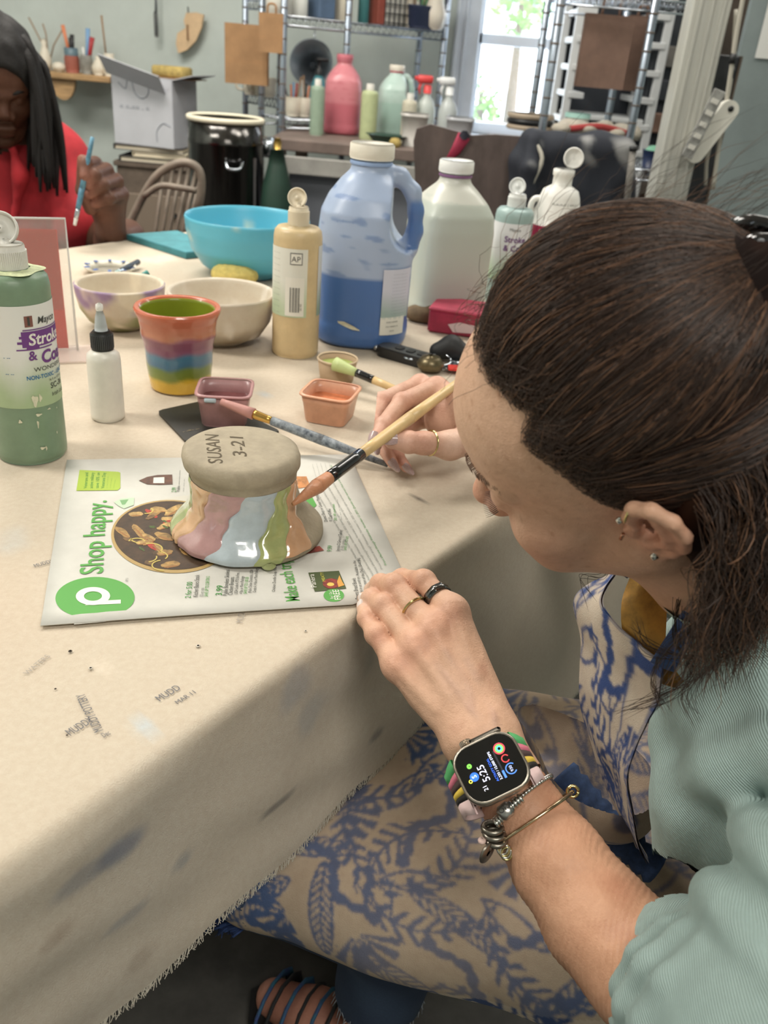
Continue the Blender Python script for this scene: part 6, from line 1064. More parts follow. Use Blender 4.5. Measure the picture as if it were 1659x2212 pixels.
col = np.tile(L3((204, 156, 126)), (len(V), 1)); col = mix(col, L3((170, 110, 84)), (vnoise(V, 120, 46) - 0.2) * 0.5 + np.clip(-wrk * 500, 0, 0.25)); col = mix(col, L3((218, 172, 142)), (vnoise(V, 80, 47) - 0.3) * 0.4)
BODY.append((V, Q, col))
# ---- right hand holding the brush
bdir = (BR1 - BR0) / np.linalg.norm(BR1 - BR0); bp = lambda u: BR0 + (BR1 - BR0) * u
rh = Sdf((-0.02, 0.72, 0.72), (0.20, 1.02, 0.90), 0.0014)
RM = {'index': J(944, 836, 0.985), 'middle': J(908, 830, 1.005), 'ring': J(905, 862, 1.03), 'pinky': J(915, 905, 1.035)}
RW = J(1045, 925, 0.955)
for nm, r1 in (('index', 0.0115), ('middle', 0.0118), ('ring', 0.011), ('pinky', 0.010)): rh.cone(RW, RM[nm], 0.019, r1, 0.012)
rh.ell(J(965, 905, 0.985), (0.026, 0.024, 0.026), k=0.014); rh.cone(RW, J(1200, 985, 0.93), 0.024, 0.028, 0.014)
rh.path([J(1015, 950, 0.948), J(972, 962, 0.925), J(915, 957, 0.902)], [0.018, 0.0145, 0.0118], 0.010)
RF = {'index': ([RM['index'], J(868, 868, 0.948), J(828, 918, 0.918), J(813, 944, 0.902)], [0.0108, 0.0098, 0.0086, 0.0066]),
      'middle': ([RM['middle'], J(824, 866, 0.972), J(806, 916, 0.945), J(812, 962, 0.926)], [0.0108, 0.0095, 0.0085, 0.0068]),
      'ring': ([RM['ring'], J(835, 905, 1.00), J(825, 962, 0.965), J(848, 1000, 0.945)], [0.0104, 0.0092, 0.0082, 0.0062]),
      'pinky': ([RM['pinky'], J(862, 942, 1.00), J(858, 985, 0.968), J(878, 1010, 0.952)], [0.0095, 0.0082, 0.0074, 0.0058]),
      'thumb': ([J(915, 957, 0.902), J(882, 955, 0.893), J(846, 953, 0.886)], [0.0116, 0.0112, 0.0078])}
tot = rh.F.copy()
for nm, (pts, rad) in RF.items():
    fs = Sdf(rh.lo, rh.lo + rh.h * (rh.n - 1), rh.h); fs.path(pts, rad, 0.003)
    for i in range(1, len(pts) - 1): fs.ell(pts[i], (rad[i] * 1.06,) * 3, k=0.003)
    n0 = rh.F.shape; B_ = fs.F[:n0[0], :n0[1], :n0[2]]; h = np.clip(0.5 + 0.5 * (rh.F - B_) / 0.006, 0, 1); tot = np.minimum(tot, rh.F * (1 - h) + B_ * h - 0.006 * h * (1 - h))
rh.F = tot
V, Q = rh.mesh(1); N = vnorm(V, Q); col = np.tile(L3((210, 168, 146)), (len(V), 1))
for nm, (pts, rad) in RF.items():
    for i in range(len(pts)): col = mix(col, L3((206, 140, 124)), np.exp(-((V - pts[i]) ** 2).sum(1) / 0.013 ** 2) * 0.45)
col = mix(col, L3((226, 196, 178)), (vnoise(V, 90, 51) - 0.2) * 0.5); col = mix(col, L3((168, 120, 100)), (vnoise(V, 170, 52) - 0.6) * 0.5)
BODY.append((V, Q, col))
# ---- right forearm to the shoulder and a plain trunk inside the clothes
S = Sdf((0.0, 0.25, 0.40), (0.56, 1.0, 0.95), 0.008)
S.path([J(1200, 985, 0.93), V3(0.33, 0.80, 0.70), V3(0.37, 0.66, 0.84)], [0.028, 0.04, 0.05], 0.02); S.path([V3(0.45, 0.46, 0.50), V3(0.40, 0.49, 0.66), V3(0.345, 0.51, 0.80), V3(0.31, 0.515, 0.86)], [0.11, 0.105, 0.10, 0.055], 0.03); S.cone(V3(0.36, 0.39, 0.84), V3(0.37, 0.65, 0.84), 0.05, 0.05, 0.03)
V, Q = S.mesh(1); BODY.append((V, Q, np.tile(SK, (len(V), 1))))
# lower legs and feet
S = Sdf((-0.16, 0.44, -0.01), (0.12, 0.86, 0.50), 0.006)
for kx, ky, fx, fy in ((-0.04, 0.61, 0.01, 0.645), (-0.01, 0.78, 0.06, 0.80)):
    S.path([V3(kx + 0.02, ky + 0.005, 0.44), V3(fx + 0.045, fy - 0.012, 0.28), V3(fx + 0.03, fy, 0.08)], [0.045, 0.042, 0.032], 0.02); S.path([V3(fx + 0.03, fy, 0.045), V3(fx - 0.04, fy + 0.03, 0.04), V3(fx - 0.10, fy + 0.06, 0.03)], [0.034, 0.036, 0.026], 0.02)
V, Q = S.mesh(1); BODY.append((V, Q, np.tile(L3((186, 130, 110)), (len(V), 1))))
n0 = 0; VV, QQ, CC = [], [], []
for v, q, c in BODY: VV.append(v); QQ.append(q + n0); CC.append(c); n0 += len(v)
mesh('body', np.concatenate(VV), np.concatenate(QQ), M_skin, woman, world=True, attr=np.concatenate(CC))
# ---- nails
def nail(parent, p, d, up, L, W, m, name='fingernail', tip=0.35):
    d = np.asarray(d, float); d /= np.linalg.norm(d); M = frame3(p, d, np.cross(up, d)); V = []
    for i in range(9):
        u = i / 8; w = W * (1 - tip * max(0, (u - 0.35) / 0.65) ** 1.6) * (0.75 + 0.25 * min(1, u * 5)) * (1 if u < 0.99 else 0.6)
        for j in range(7): v = j / 6 * 2 - 1; V.append(((u - 0.4) * L, v * w / 2, 0.0026 * (1 - v * v) - 0.0008 * abs(u - 0.4) - 0.0014))
    V = np.array(V); o = mesh(name, *apply(M, (np.concatenate([V, V - V3(0, 0, 0.0007)]), grid_faces(9, 7) + [tuple(63 + i for i in reversed(f)) for f in grid_faces(9, 7)])), m, parent, world=True); return o
M_nail = mat('mauve_glitter', (158, 128, 128), 0.25, col2=(196, 176, 176), vscale=1800, coat=0.6); M_nailc = mat('dusty_nail', (226, 214, 208), 0.4)
tc_ = -c_f
nail(woman, J(840, 951, 0.884) + (tc_ * 0.95 + c_u * 0.1) * 0.0078, -c_r - c_f * 0.12 - c_u * 0.02, tc_, 0.0225, 0.0125, M_nail, tip=0.6)
nail(woman, J(809, 946, 0.9005) + (tc_ * 0.8 - c_r * 0.35) * 0.0062, -c_r * 0.25 - c_u * 0.9 - c_f * 0.2, tc_ - c_r * 0.35, 0.0185, 0.0105, M_nail, tip=0.55)
nail(woman, J(812, 967, 0.924) + tc_ * 0.005, -c_u * 1 + c_r * 0.15, tc_ - c_r * 0.3, 0.014, 0.009, M_nail, tip=0.55)
nail(woman, J(850, 1004, 0.943) + tc_ * 0.0052, -c_u * 0.75 + c_r * 0.55, tc_ - c_u * 0.2, 0.017, 0.0095, M_nail, tip=0.6); nail(woman, J(880, 1013, 0.950) + tc_ * 0.005, -c_u * 0.6 + c_r * 0.6, tc_ - c_u * 0.2, 0.016, 0.0085, M_nail, tip=0.6)
nail(woman, J(783, 1312, 0.720) + tc_ * 0.0035 + c_u * 0.001, c_u * 0.9 - c_r * 0.25 + c_f * 0.5, tc_ + c_u * 0.4, 0.0115, 0.0088, M_nailc)
nail(woman, J(790, 1291, 0.733) + tc_ * 0.004 - c_r * 0.001, c_u * 0.5 - c_r * 0.6 + c_f * 0.4, tc_ + c_u * 0.5, 0.0105, 0.009, M_nailc)
# ---- lashes, brow
M_hair = mat('hair_strand', (255, 255, 255), 0.40, attr='Col', spec=0.5); M_mass = mat('hair_mass', (255, 255, 255), 0.85, attr='Col', spec=0.1); M_brow = mat('brow_hair', (112, 84, 64), 0.6); M_lash = mat('lash', (24, 20, 20), 0.5)
g_ = np.random.default_rng(21); st = []
for k in range(15):
    y = 20 + 23 * k / 14; x0 = 90.5 - 0.012 * (y - 28) ** 2 - 0.1 * (y - 20); st.append(tube(hw(spline([(x0 - 1, y, -4), (x0 + 3.5, y + 0.8, -5.5), (x0 + 7.5, y + 1.5 + 0.05 * k, -5)], 6)), [0.0003, 0.0003, 0.00028, 0.00022, 0.00015, 0.00006], 4))
mesh('eyelashes', *join(*st), M_lash, woman, world=True)['kind'] = 'stuff'
st = []
for k in range(95):
    u = g_.random(); y = 8 + 40 * u; z = 20 + 3.5 * math.sin(u * 2.4) + g_.normal(0, 1.6); x = 101.0 - 0.0125 * y * y - 0.0 * u; st.append(tube(hw([(x - 2, y, z), (x + 0.8, y + 3, z + 0.5), (x - 0.4, y + 6.5, z + 0.2 - u)]), [0.00022, 0.0002, 0.0001], 3))
mesh('eyebrow', *join(*st), M_brow, woman, world=True)['kind'] = 'stuff'
# ---- earrings
eo = np.array((-2.0, 71.0, -8.0)); e_ = lambda u, v, w=0.0: hw(eo + EU * u + EV * v + EW * w)
M_silver, M_gold2 = mat('silver', (206, 204, 198), 0.2, metal=1.0), mat('pale_gold', (206, 186, 130), 0.2, metal=1.0)
a = np.linspace(0, 6.28, 20); P = np.array([e_(4 + 4.5 * math.cos(q) * 0.5, 25 + 5.5 * math.cos(q), 5 + 6 * math.sin(q)) for q in a]); mesh('earring_hoop', *tube(P, 0.0008, 8), M_gold2, woman, world=True)
for (u, v), r in (((6, -27), 0.0028), ((-4, 14), 0.0022)): q = mesh('earring_stud', *lathe([(r * 0.3, -r), (r, -r * 0.2), (r * 0.8, r * 0.5), (r * 0.3, r * 0.8)], 12), M_silver, woman); q.location = Vector(loc_of(woman, e_(u, v, 6)))
q = mesh('earring_barbell', *tube([e_(-6, -2, 7), e_(-8, -6, 9)], 0.0011, 8), mat('rose_gold', (190, 140, 116), 0.25, metal=1.0), woman, world=True)
# ---- hair: dark cap over the skull and strands swept back to the clip
SC, SR = np.array((0, 0, 35.0)), np.array((95, 74, 86.0))
def skull(d): d = d / np.linalg.norm(d, axis=-1, keepdims=True); return 1.0 / np.sqrt(((d / SR) ** 2).sum(-1))
def lift_at(P):
    """how far the hair stands off the skull, mm"""
    dx = hairx(P[:, 2]) - P[:, 0]; t_ = np.clip(dx / 70.0, 0, 1); back = np.clip((-P[:, 0] - 20) / 80, 0, 1); topz = np.clip((P[:, 2] - 30) / 80, 0, 1)
    return 1.2 + (t_ ** 0.85) * (9 + 9 * topz * (1 - back) + 13 * back)
th = np.linspace(0, 2 * math.pi, 150, endpoint=False); ph = np.linspace(-0.9, math.pi / 2, 84); D = np.array([[(math.cos(p_) * math.cos(t_), math.cos(p_) * math.sin(t_), math.sin(p_)) for t_ in th] for p_ in ph]).reshape(-1, 3)
P0 = SC + D * skull(D)[:, None]; msk = (hairx(P0[:, 2]) - P0[:, 0] > 11.0 + 3 * vnoise(P0, 0.4, 60)); lf = lift_at(P0); P1 = P0 + D * (lf - 1.0)[:, None]
P1 += D * (0.8 * vnoise(P1 * np.array((0.3, 1, 1)), 0.35, 61))[:, None]
Qc = np.array(grid_faces(84, 150, True)); v_, q_, _u = cut_mesh(hw(P1), Qc, msk)
cap_c = np.tile(L3((44, 33, 29)), (len(v_), 1)); cap_c = mix(cap_c, L3((78, 56, 45)), (vnoise(P1[_u] * np.array((0.15, 1, 1)), 0.5, 62)) * 0.6)
hair = mesh('hair', v_, q_, M_mass, woman, world=True, attr=cap_c)
def strands(paths, rad, cols, name, parent, ns=3):
    """many thin tubes in one mesh"""
    V, Fq, C = [], [], []; n = 0
    P = np.asarray(paths, float); m, k, _ = P.shape; T = np.gradient(P, axis=1); T /= np.linalg.norm(T, axis=2, keepdims=True) + 1e-12
    up = np.array((0.31, 0.42, 0.85)); A_ = np.cross(T, up); A_ /= np.linalg.norm(A_, axis=2, keepdims=True) + 1e-12; B_ = np.cross(T, A_); r = (np.asarray(rad)[:, None] * np.concatenate([np.full(k - 3, 1.0), [0.85, 0.6, 0.25]])[None])[..., None]
    ring = np.stack([P + r * (math.cos(a_) * A_ + math.sin(a_) * B_) for a_ in np.arange(ns) * 2 * math.pi / ns], 2).reshape(m * k * ns, 3)
    i, j, s_ = np.meshgrid(np.arange(m), np.arange(k - 1), np.arange(ns), indexing='ij'); s2 = (s_ + 1) % ns; b0 = (i * k + j) * ns
    Fq = np.stack([b0 + s_, b0 + s2, b0 + ns + s2, b0 + ns + s_], -1).reshape(-1, 4); C = np.repeat(np.asarray(cols), k * ns, axis=0)
    o = mesh(name, ring, Fq, M_hair, parent, world=True, attr=C); o['kind'] = 'stuff'; return o
def hair_cols(n, g, hl=0.18):
    u = g.random(n); c = np.array([L3((44, 33, 29))] * n); c = c * (1 - u[:, None] * 0.7) + L3((84, 62, 50)) * u[:, None] * 0.7; hi_ = g.random(n) < hl; c[hi_] = L3((134, 98, 74)) * g.uniform(0.5, 1.1, (hi_.sum(), 1)); return c
g_ = np.random.default_rng(33); CL = np.array((-92.0, 4.0, 88.0)); paths, rads = [], []
def sweep(root, target, k, off, wav, end=1.0):
    d0 = (root - SC) / np.linalg.norm(root - SC); d1 = (target - SC) / np.linalg.norm(target - SC); om = math.acos(np.clip(d0 @ d1, -1, 1)); out = []
    tt = np.linspace(0, end, k); side = np.cross(d0, d1); side /= np.linalg.norm(side) + 1e-9; p1, p2 = g_.uniform(0, 6.28, 2)
    for t_ in tt:
        d = (math.sin((1 - t_) * om) * d0 + math.sin(t_ * om) * d1) / math.sin(om); d = d + side * (wav * 0.02 * math.sin(t_ * 5 + p1) + wav * 0.008 * math.sin(t_ * 13 + p2)) * math.sin(math.pi * min(1, t_ * 1.1 + 0.05)); d /= np.linalg.norm(d); out.append(SC + d * skull(d))
    out = np.array(out); l = lift_at(out); d = out - SC; d /= np.linalg.norm(d, axis=1)[:, None]; ramp = np.clip(tt / 0.16, 0, 1) ** 0.8; return out + d * (np.minimum(l, 40) * ramp + off * (0.3 + ramp))[:, None]
N_H = 9500; tries = 0
while len(paths) < N_H and tries < 80000:
    tries += 1; d = g_.normal(size=3); d /= np.linalg.norm(d)
    if d[1] < -0.75: continue
    r_ = SC + d * skull(d)
    dx = hairx(r_[2]) - r_[0]
    if dx < -5 + 9 * g_.random() or r_[2] < -45 or dx > 125: continue
    if dx > 45 and g_.random() < 0.45: continue
    if dx < 24 and g_.random() > 0.22 + 0.78 * max(0, dx + 4) / 28: continue
    if r_[2] > 42: tg = CL + g_.normal(0, 6, 3)
    else: tg = np.array((-94.0, 16.0, 44 - 0.9 * (42 - r_[2]))) + g_.normal(0, 7, 3)
    if np.linalg.norm(tg - r_) < 25: continue
    paths.append(hw(sweep(r_, tg, 14, g_.uniform(-0.8, 2.2), g_.uniform(0.4, 1.6), g_.uniform(0.75, 1.0)))); rads.append(g_.uniform(0.00017, 0.00032))
strands(paths, rads, hair_cols(len(paths), g_), 'hair_strands', hair)
# baby hairs along the hairline and fly-aways on top
paths, rads = [], []
for k in range(900):
    z = g_.uniform(-5, 110); x = hairx(z) + g_.uniform(-8, 3); yy = 1 - (x / 95) ** 2 - ((z - 35) / 86) ** 2
    if yy <= 0: continue
    r_ = np.array((x, 74 * math.sqrt(yy), z)); tg = r_ + np.array((-30, 3, 16 - 0.1 * z)) + g_.normal(0, 8, 3); paths.append(hw(sweep(r_, tg, 9, g_.uniform(0.2, 1.2), 3.0, 1.0))); rads.append(0.00016)
strands(paths, rads, hair_cols(len(paths), g_, 0.05), 'baby_hairs', hair)
paths, rads = [], []
for k in range(150):
    d = np.array((g_.uniform(-0.9, 0.75), g_.uniform(-0.55, 0.5), g_.uniform(0.4, 1.0))); d /= np.linalg.norm(d); r_ = SC + d * (skull(d) + 14)
    a_ = np.array((-1, g_.normal(0, 0.25), g_.normal(0.15, 0.25))); l = g_.uniform(25, 70); c_ = d * g_.uniform(5, 16); paths.append(hw(np.array([r_ + a_ * l * u + c_ * math.sin(math.pi * u * 0.75) + g_.normal(0, 0.6, 3) for u in np.linspace(0, 1, 10)]))); rads.append(0.00013)
for k in range(50):
    z = g_.uniform(70, 112); r_ = np.array((hairx(z) - 6, g_.uniform(-45, 20), z)); u_ = np.linspace(0, 1, 10); l = g_.uniform(14, 34); cv = g_.normal(0, 6, 3); paths.append(hw(np.array([r_ + np.array((0.9, 0, 0.55)) * l * q * (1 - 0.4 * q) + cv * q * q + np.array((-8, 0, -4)) * q ** 3 for q in u_]))); rads.append(0.00014)
strands(paths, rads, hair_cols(len(paths), g_, 0.25), 'flyaway_hairs', hair)
# loose length falling behind the ear and down the shoulder
S = Sdf((0.08, 0.28, 0.72), (0.42, 0.66, 1.10), 0.005); hp_ = lambda *a_: hw(np.array(a_, float))
S.path([hp_(-70, 20, 60), hp_(-86, 30, 10), hp_(-84, 40, -40), hp_(-72, 56, -90)], [0.034, 0.036, 0.034, 0.026], 0.02); S.path([hp_(-38, 58, 14), hp_(-42, 60, -25), hp_(-48, 62, -70), hp_(-54, 64, -105)], [0.017, 0.022, 0.021, 0.014], 0.02); S.path([hp_(-88, -10, 40), hp_(-98, 0, -40), hp_(-92, 20, -100)], [0.035, 0.035, 0.028], 0.02); S.ell(hp_(-92, 4, 84), (0.032, 0.03, 0.028), k=0.02)
V, Q = S.mesh(1); V += vnorm(V, Q) * (vnoise(V * V3(1, 1, 0.25), 260, 71) * 0.0012)[:, None]
cc = np.tile(L3((30, 22, 20)), (len(V), 1)); cc = mix(cc, L3((74, 50, 38)), vnoise(V * V3(1, 1, 0.2), 180, 72) * 0.7); mesh('hair_length', V, Q, M_mass, hair, world=True, attr=cc)
paths, rads = [], []
dn = HRm.T @ V3(0, 0, -1.0) * 1.0                                             # straight down, in the head frame
lf_ = HRm.T @ (-c_r)                                                            # towards the table side
for k in range(1500):
    u = g_.random(); r_ = np.array((-32 - 60 * g_.random(), 68 - 50 * u, 24 - 70 * g_.random())); r_[1] = min(74, r_[1] + 10)
    d = (r_ - SC) / np.linalg.norm(r_ - SC); r_ = SC + d * (skull(d) + 10 + 8 * g_.random()); L_ = g_.uniform(30, 118); cur = g_.uniform(-0.45, 0.28); w1, w2, f1 = g_.uniform(0, 6.28), g_.uniform(0, 6.28), g_.uniform(1.0, 2.2); am = g_.uniform(3, 11); out = []
    back = np.array((-0.55, 0.25, 0.0))
    for q in np.linspace(0, 1, 18):
        out.append(r_ + back * (22 * math.sin(min(1, q * 2.5) * 1.57)) + dn * L_ * q ** 1.15 + lf_ * (cur * L_ * 0.42 * q ** 2.2 + am * q * math.sin(6.28 * f1 * q + w1)) + np.array((0, 1, 0)) * (am * q * math.sin(6.28 * f1 * q + w2) + 10 * q))
    paths.append(hw(np.array(out))); rads.append(g_.uniform(0.00018, 0.00038))
strands(paths, rads, hair_cols(len(paths), g_, 0.2), 'loose_strands', hair)
paths, rads = [], []
for cpts, n in (([(1500, 1215, 0.55), (1468, 1290, 0.56), (1462, 1380, 0.555), (1500, 1450, 0.55), (1440, 1500, 0.552), (1330, 1542, 0.556)], 16), ([(1560, 1230, 0.53), (1520, 1330, 0.535), (1440, 1400, 0.545), (1415, 1470, 0.548), (1440, 1540, 0.55)], 14), ([(1330, 1215, 0.60), (1300, 1250, 0.605), (1262, 1250, 0.61), (1290, 1300, 0.607)], 4), ([(1600, 1250, 0.52), (1560, 1380, 0.52), (1490, 1420, 0.53), (1400, 1400, 0.545), (1370, 1350, 0.55)], 14), ([(1640, 1300, 0.5), (1600, 1400, 0.505), (1530, 1440, 0.515), (1480, 1500, 0.53), (1500, 1560, 0.53)], 12)):
    for k in range(n): j_ = g_.normal(0, 1, (len(cpts), 3)) * np.array((9, 9, 0.004)) * np.linspace(0.4, 1.2, len(cpts))[:, None]; paths.append(spline([J(*(np.array(c) + q)) for c, q in zip(cpts, j_)], 20)); rads.append(0.00019)
strands(paths, rads, hair_cols(len(paths), g_, 0.1), 'curled_wisps', hair)
# claw clip with stones
M_clip = mat('clip_black', (20, 18, 20), 0.08, coat=0.8); clip = mesh('hair_clip', *join(*[tube(hw(spline([(-76 - 4 * k, -20 + 13 * k, 88 - 3 * k), (-82 - 5 * k, -12 + 13 * k, 108 - 4 * k), (-100 - 4 * k, -4 + 13 * k, 106 - 5 * k), (-116 - 3 * k, 4 + 12 * k, 84 - 4 * k)], 14)), np.concatenate([np.linspace(0.002, 0.0042, 7), np.linspace(0.0042, 0.002, 7)]), 10) for k in range(4)], tube(hw([(-74, -22, 88), (-88, 34, 76)]), 0.005, 10)), M_clip, woman, world=True)
for q in ((-94, 12, 108), (-102, 34, 98)): s_ = mesh('clip_stone', *lathe([(0.001, -0.002), (0.0025, 0), (0.0014, 0.002)], 8), mat('crystal', (240, 244, 250), 0.03, metal=0.4, spec=1.0), clip); s_.location = Vector(loc_of(woman, hw(q)))

# ================================================================== clothes
def paint_print(u, v, seed=5, dens=1.0, box_=None):
    """blue botanical block print on beige, evaluated at cloth coordinates in metres; returns 0..1 coverage"""
    g = np.random.default_rng(seed); w = np.zeros(len(u)); u0, u1, v0, v1 = box_ or (u.min(), u.max(), v.min(), v.max()); n = int((u1 - u0) * (v1 - v0) / 0.0019 * dens); seen = []
    for k in range(n * 6):
        cx, cy, an = g.uniform(u0, u1), g.uniform(v0, v1), g.uniform(0, 6.28)
        if len(seen) >= n or any(math.hypot(cx - a_, cy - b_) < 0.036 for a_, b_ in seen): continue
        seen.append((cx, cy)); du, dv = u - cx, v - cy; near = (np.abs(du) < 0.075) & (np.abs(dv) < 0.075)
        if not near.any(): continue
        x = du[near] * math.cos(an) + dv[near] * math.sin(an); y = -du[near] * math.sin(an) + dv[near] * math.cos(an); r = np.hypot(x, y); a = np.arctan2(y, x); kd = k % 5; m = np.zeros(len(x))
        if kd == 0: m = ((r < 0.042) & (r > 0.006) & (np.abs(a) < 1.25) & (np.sin(a * 15) > -0.15 - r * 6)) * 1.0                        # fan
        elif kd == 1:                                                                                                   # bladed leaf
            hw_ = 0.013 * np.sqrt(np.clip(1 - (x / 0.05) ** 2, 0, 1)); m = ((np.abs(x) < 0.05) & (np.abs(y) < hw_) & ((np.abs(y) > hw_ - 0.0026) | (np.sin((x - np.abs(y) * 1.1) * 750) > 0.1) | (np.abs(y) < 0.0011))) * 1.0
        elif kd == 2:                                                                                                   # comb of side fronds on a curved stem
            yc = y - 9 * x * x; ph_ = np.sin((x + np.abs(yc) * 0.7) * 430); m = ((np.abs(x) < 0.06) & ((np.abs(yc) < 0.0017) | ((np.abs(yc) < 0.019 - 0.2 * np.abs(x)) & (ph_ > 0.25)))) * 1.0
        elif kd == 3:                                                                                                   # chain of berries
            yc = y - 0.008 * np.sin(x * 90); m = ((np.abs(x) < 0.06) & (np.abs(yc) < 0.0035 + 0.0035 * np.abs(np.sin(x * 210)))) * 1.0
        else:                                                                                                           # outlined leaf
            hw_ = 0.012 * np.clip(1 - (x / 0.036) ** 2, 0, 1); m = ((np.abs(x) < 0.036) & (np.abs(y) < hw_) & (np.abs(y) > hw_ - 0.0034)) * 1.0
        w[near] = np.maximum(w[near], m)
    return w
M_print = mat('printed_cotton', (255, 255, 255), 0.85, attr='Col', var=0.10, vscale=70, bump=0.25, bscale=900)
BEIGE, BLUE = L3((190, 170, 148)), L3((74, 94, 134))
LH, LK, RHp, RK = V3(0.43, 0.44, 0.530), V3(-0.085, 0.588, 0.446), V3(0.44, 0.60, 0.530), V3(-0.02, 0.785, 0.455)
# jeans
S = Sdf((-0.14, 0.28, 0.12), (0.58, 0.86, 0.66), 0.007)
S.path([V3(0.46, 0.48, 0.52), V3(0.46, 0.49, 0.60)], [0.13, 0.12], 0.03)
for a_, b_, sx, sy in ((LH, LK, 0.045, 0.635), (RHp, RK, 0.09, 0.79)): S.cone(a_, b_, 0.088, 0.060, 0.03); S.path([b_, V3(sx + 0.01, sy, 0.30), V3(sx, sy + 0.01, 0.17)], [0.062, 0.060, 0.055], 0.02)
V, Q = S.mesh(1); keep = V[:, 2] > 0.155 + 0.006 * np.sin(V[:, 0] * 300 + V[:, 1] * 200); V, Q, _u = cut_mesh(V, Q, keep); jc = np.tile(L3((52, 66, 90)), (len(V), 1)); jc = mix(jc, L3((76, 94, 120)), vnoise(V, 60, 81) * 0.5)
jeans = mesh('jeans', V, Q, mat('denim', (255, 255, 255), 0.9, attr='Col', var=0.15, vscale=400, bump=0.2, bscale=1200), woman, world=True, attr=jc)
fr = [tube([p, p + V3(g_.normal(0, 0.003), g_.normal(0, 0.003), -g_.uniform(0.006, 0.016))], 0.0005, 3) for p in V[(V[:, 2] < 0.17)][::2][:500]]
mesh('frayed_cuff', *join(*fr), mat('denim_fray', (176, 182, 190), 0.9), jeans, world=True)['kind'] = 'stuff'
# apron over the lap
S = Sdf((-0.13, 0.27, 0.40), (0.46, 0.88, 0.66), 0.0021)
for a_, b_ in ((LH, LK), (RHp, RK)): S.cone(a_, b_, 0.094, 0.066, 0.05)
S.cone((LH + RHp) / 2, (LK + RK) / 2 + V3(0, 0, 0.008), 0.085, 0.058, 0.05)
S.path([J(1155, 1545, 0.76), J(1200, 1590, 0.75), J(1265, 1700, 0.73)], [0.016, 0.024, 0.02], 0.02); S.path([J(1290, 1560, 0.72), J(1290, 1640, 0.715), J(1330, 1740, 0.70)], [0.03, 0.035, 0.03], 0.03)
V, Q = S.mesh(2); N = vnorm(V, Q); fw = V3(-0.945, 0.327, 0); sd = V3(0.327, 0.945, 0); au, bv = (V - LH) @ fw, (V - LH) @ sd
V += N * (0.0035 * np.sin(bv * 55 + au * 30 + 1.5 * vnoise(V, 25, 91)) + 0.0022 * vnoise(V, 60, 92))[:, None] * np.clip((0.53 - au) / 0.05, 0.3, 1)[:, None]
hem = 0.478 - 0.14 * au + 0.035 * np.clip((0.38 - au) / 0.2, 0, 1) + 0.006 * np.sin(au * 14 + 0.5) - 0.032 * np.clip((au - 0.28) / 0.15, 0, 1)
keep = (V[:, 2] > np.where(bv < 0.06, hem, 0.40)) & (au < 0.568) & (au > 0.0)
V, Q, _u = cut_mesh(V, Q, keep); au, bv, hm = au[_u], bv[_u], hem[_u]; arc = bv - np.clip(0.56 - V[:, 2], 0, 1) * 0.9
w_ = paint_print(au - 0.85 * np.clip(V[:, 2] - 0.575, 0, 1), arc, 5, 1.5); w_ = relax(np.c_[w_, w_, w_], Q, 0.6)[:, 0]; faded = np.clip(vnoise(V, 22, 93) * 0.35 + 0.15, 0, 0.4); col = mix(np.tile(BEIGE, (len(V), 1)), BLUE, w_ * (1 - faded)); band = (V[:, 2] < hm + 0.020) & (bv < 0.03); col[band] = mix(np.tile(L3((206, 190, 170)), (band.sum(), 1)), L3((60, 80, 124)), w_[band])
apron = mesh('apron', V, Q, M_print, woman, world=True, attr=col)
# stitched hem roll and blue fringe at the knees
tri = [tuple(f) for f in Q]; edge = {}
for f in Q:
    for i in range(4): e = (f[i], f[(i + 1) % 4]); edge[tuple(sorted(e))] = edge.get(tuple(sorted(e)), 0) + 1
be = np.array([e for e, c in edge.items() if c == 1]); bpts = V[np.unique(be)]; bau = (bpts - LH) @ fw; bbv = (bpts - LH) @ sd
fp = bpts[(bau > 0.535) & (bbv < 0.2)]; fr = []
for p in fp:
    for k in range(3): l = g_.uniform(0.012, 0.024); fr.append(tube([p, p + fw * l * 0.7 + V3(g_.normal(0, 0.003), g_.normal(0, 0.003), -l * 0.5), p + fw * l * 0.9 + V3(g_.normal(0, 0.004), g_.normal(0, 0.004), -l * 1.1)], [0.0014, 0.0012, 0.0004], 3))
if fr: mesh('blue_fringe', *join(*fr), mat('fringe_blue', (50, 74, 128), 0.9, var=0.2, vscale=60), apron, world=True)['kind'] = 'stuff'
# bib: a curved sheet hanging from the neck straps
rows = [[(1338, 1226, 0.665), (1300, 1300, 0.650), (1345, 1362, 0.630), (1432, 1432, 0.590)], [(1246, 1292, 0.685), (1290, 1352, 0.655), (1340, 1400, 0.632), (1428, 1470, 0.592)], [(1254, 1390, 0.690), (1300, 1430, 0.655), (1345, 1470, 0.635), (1412, 1530, 0.604)],
        [(1250, 1485, 0.694), (1290, 1510, 0.660), (1335, 1545, 0.640), (1384, 1590, 0.618)], [(1268, 1570, 0.696), (1295, 1590, 0.668), (1330, 1620, 0.648), (1364, 1655, 0.632)], [(1292, 1650, 0.694), (1312, 1665, 0.674), (1340, 1690, 0.655), (1366, 1730, 0.640)], [(1322, 1722, 0.690), (1338, 1740, 0.676), (1356, 1770, 0.660), (1380, 1806, 0.645)], [(1375, 1830, 0.684), (1385, 1838, 0.675), (1395, 1850, 0.662), (1404, 1866, 0.650)]]
R_ = np.array([spline([J(*q) for q in r_], 46) for r_ in rows]); G = np.array([spline(R_[:, j], 120) for j in range(46)]).transpose(1, 0, 2)
uu = np.cumsum(np.r_[0, np.linalg.norm(np.diff(G[:, 23], axis=0), axis=1)]); vv = np.cumsum(np.r_[0, np.linalg.norm(np.diff(G[30], axis=0), axis=1)]); V = G.reshape(-1, 3); Q = np.array(grid_faces(120, 46)); N = vnorm(V, Q)
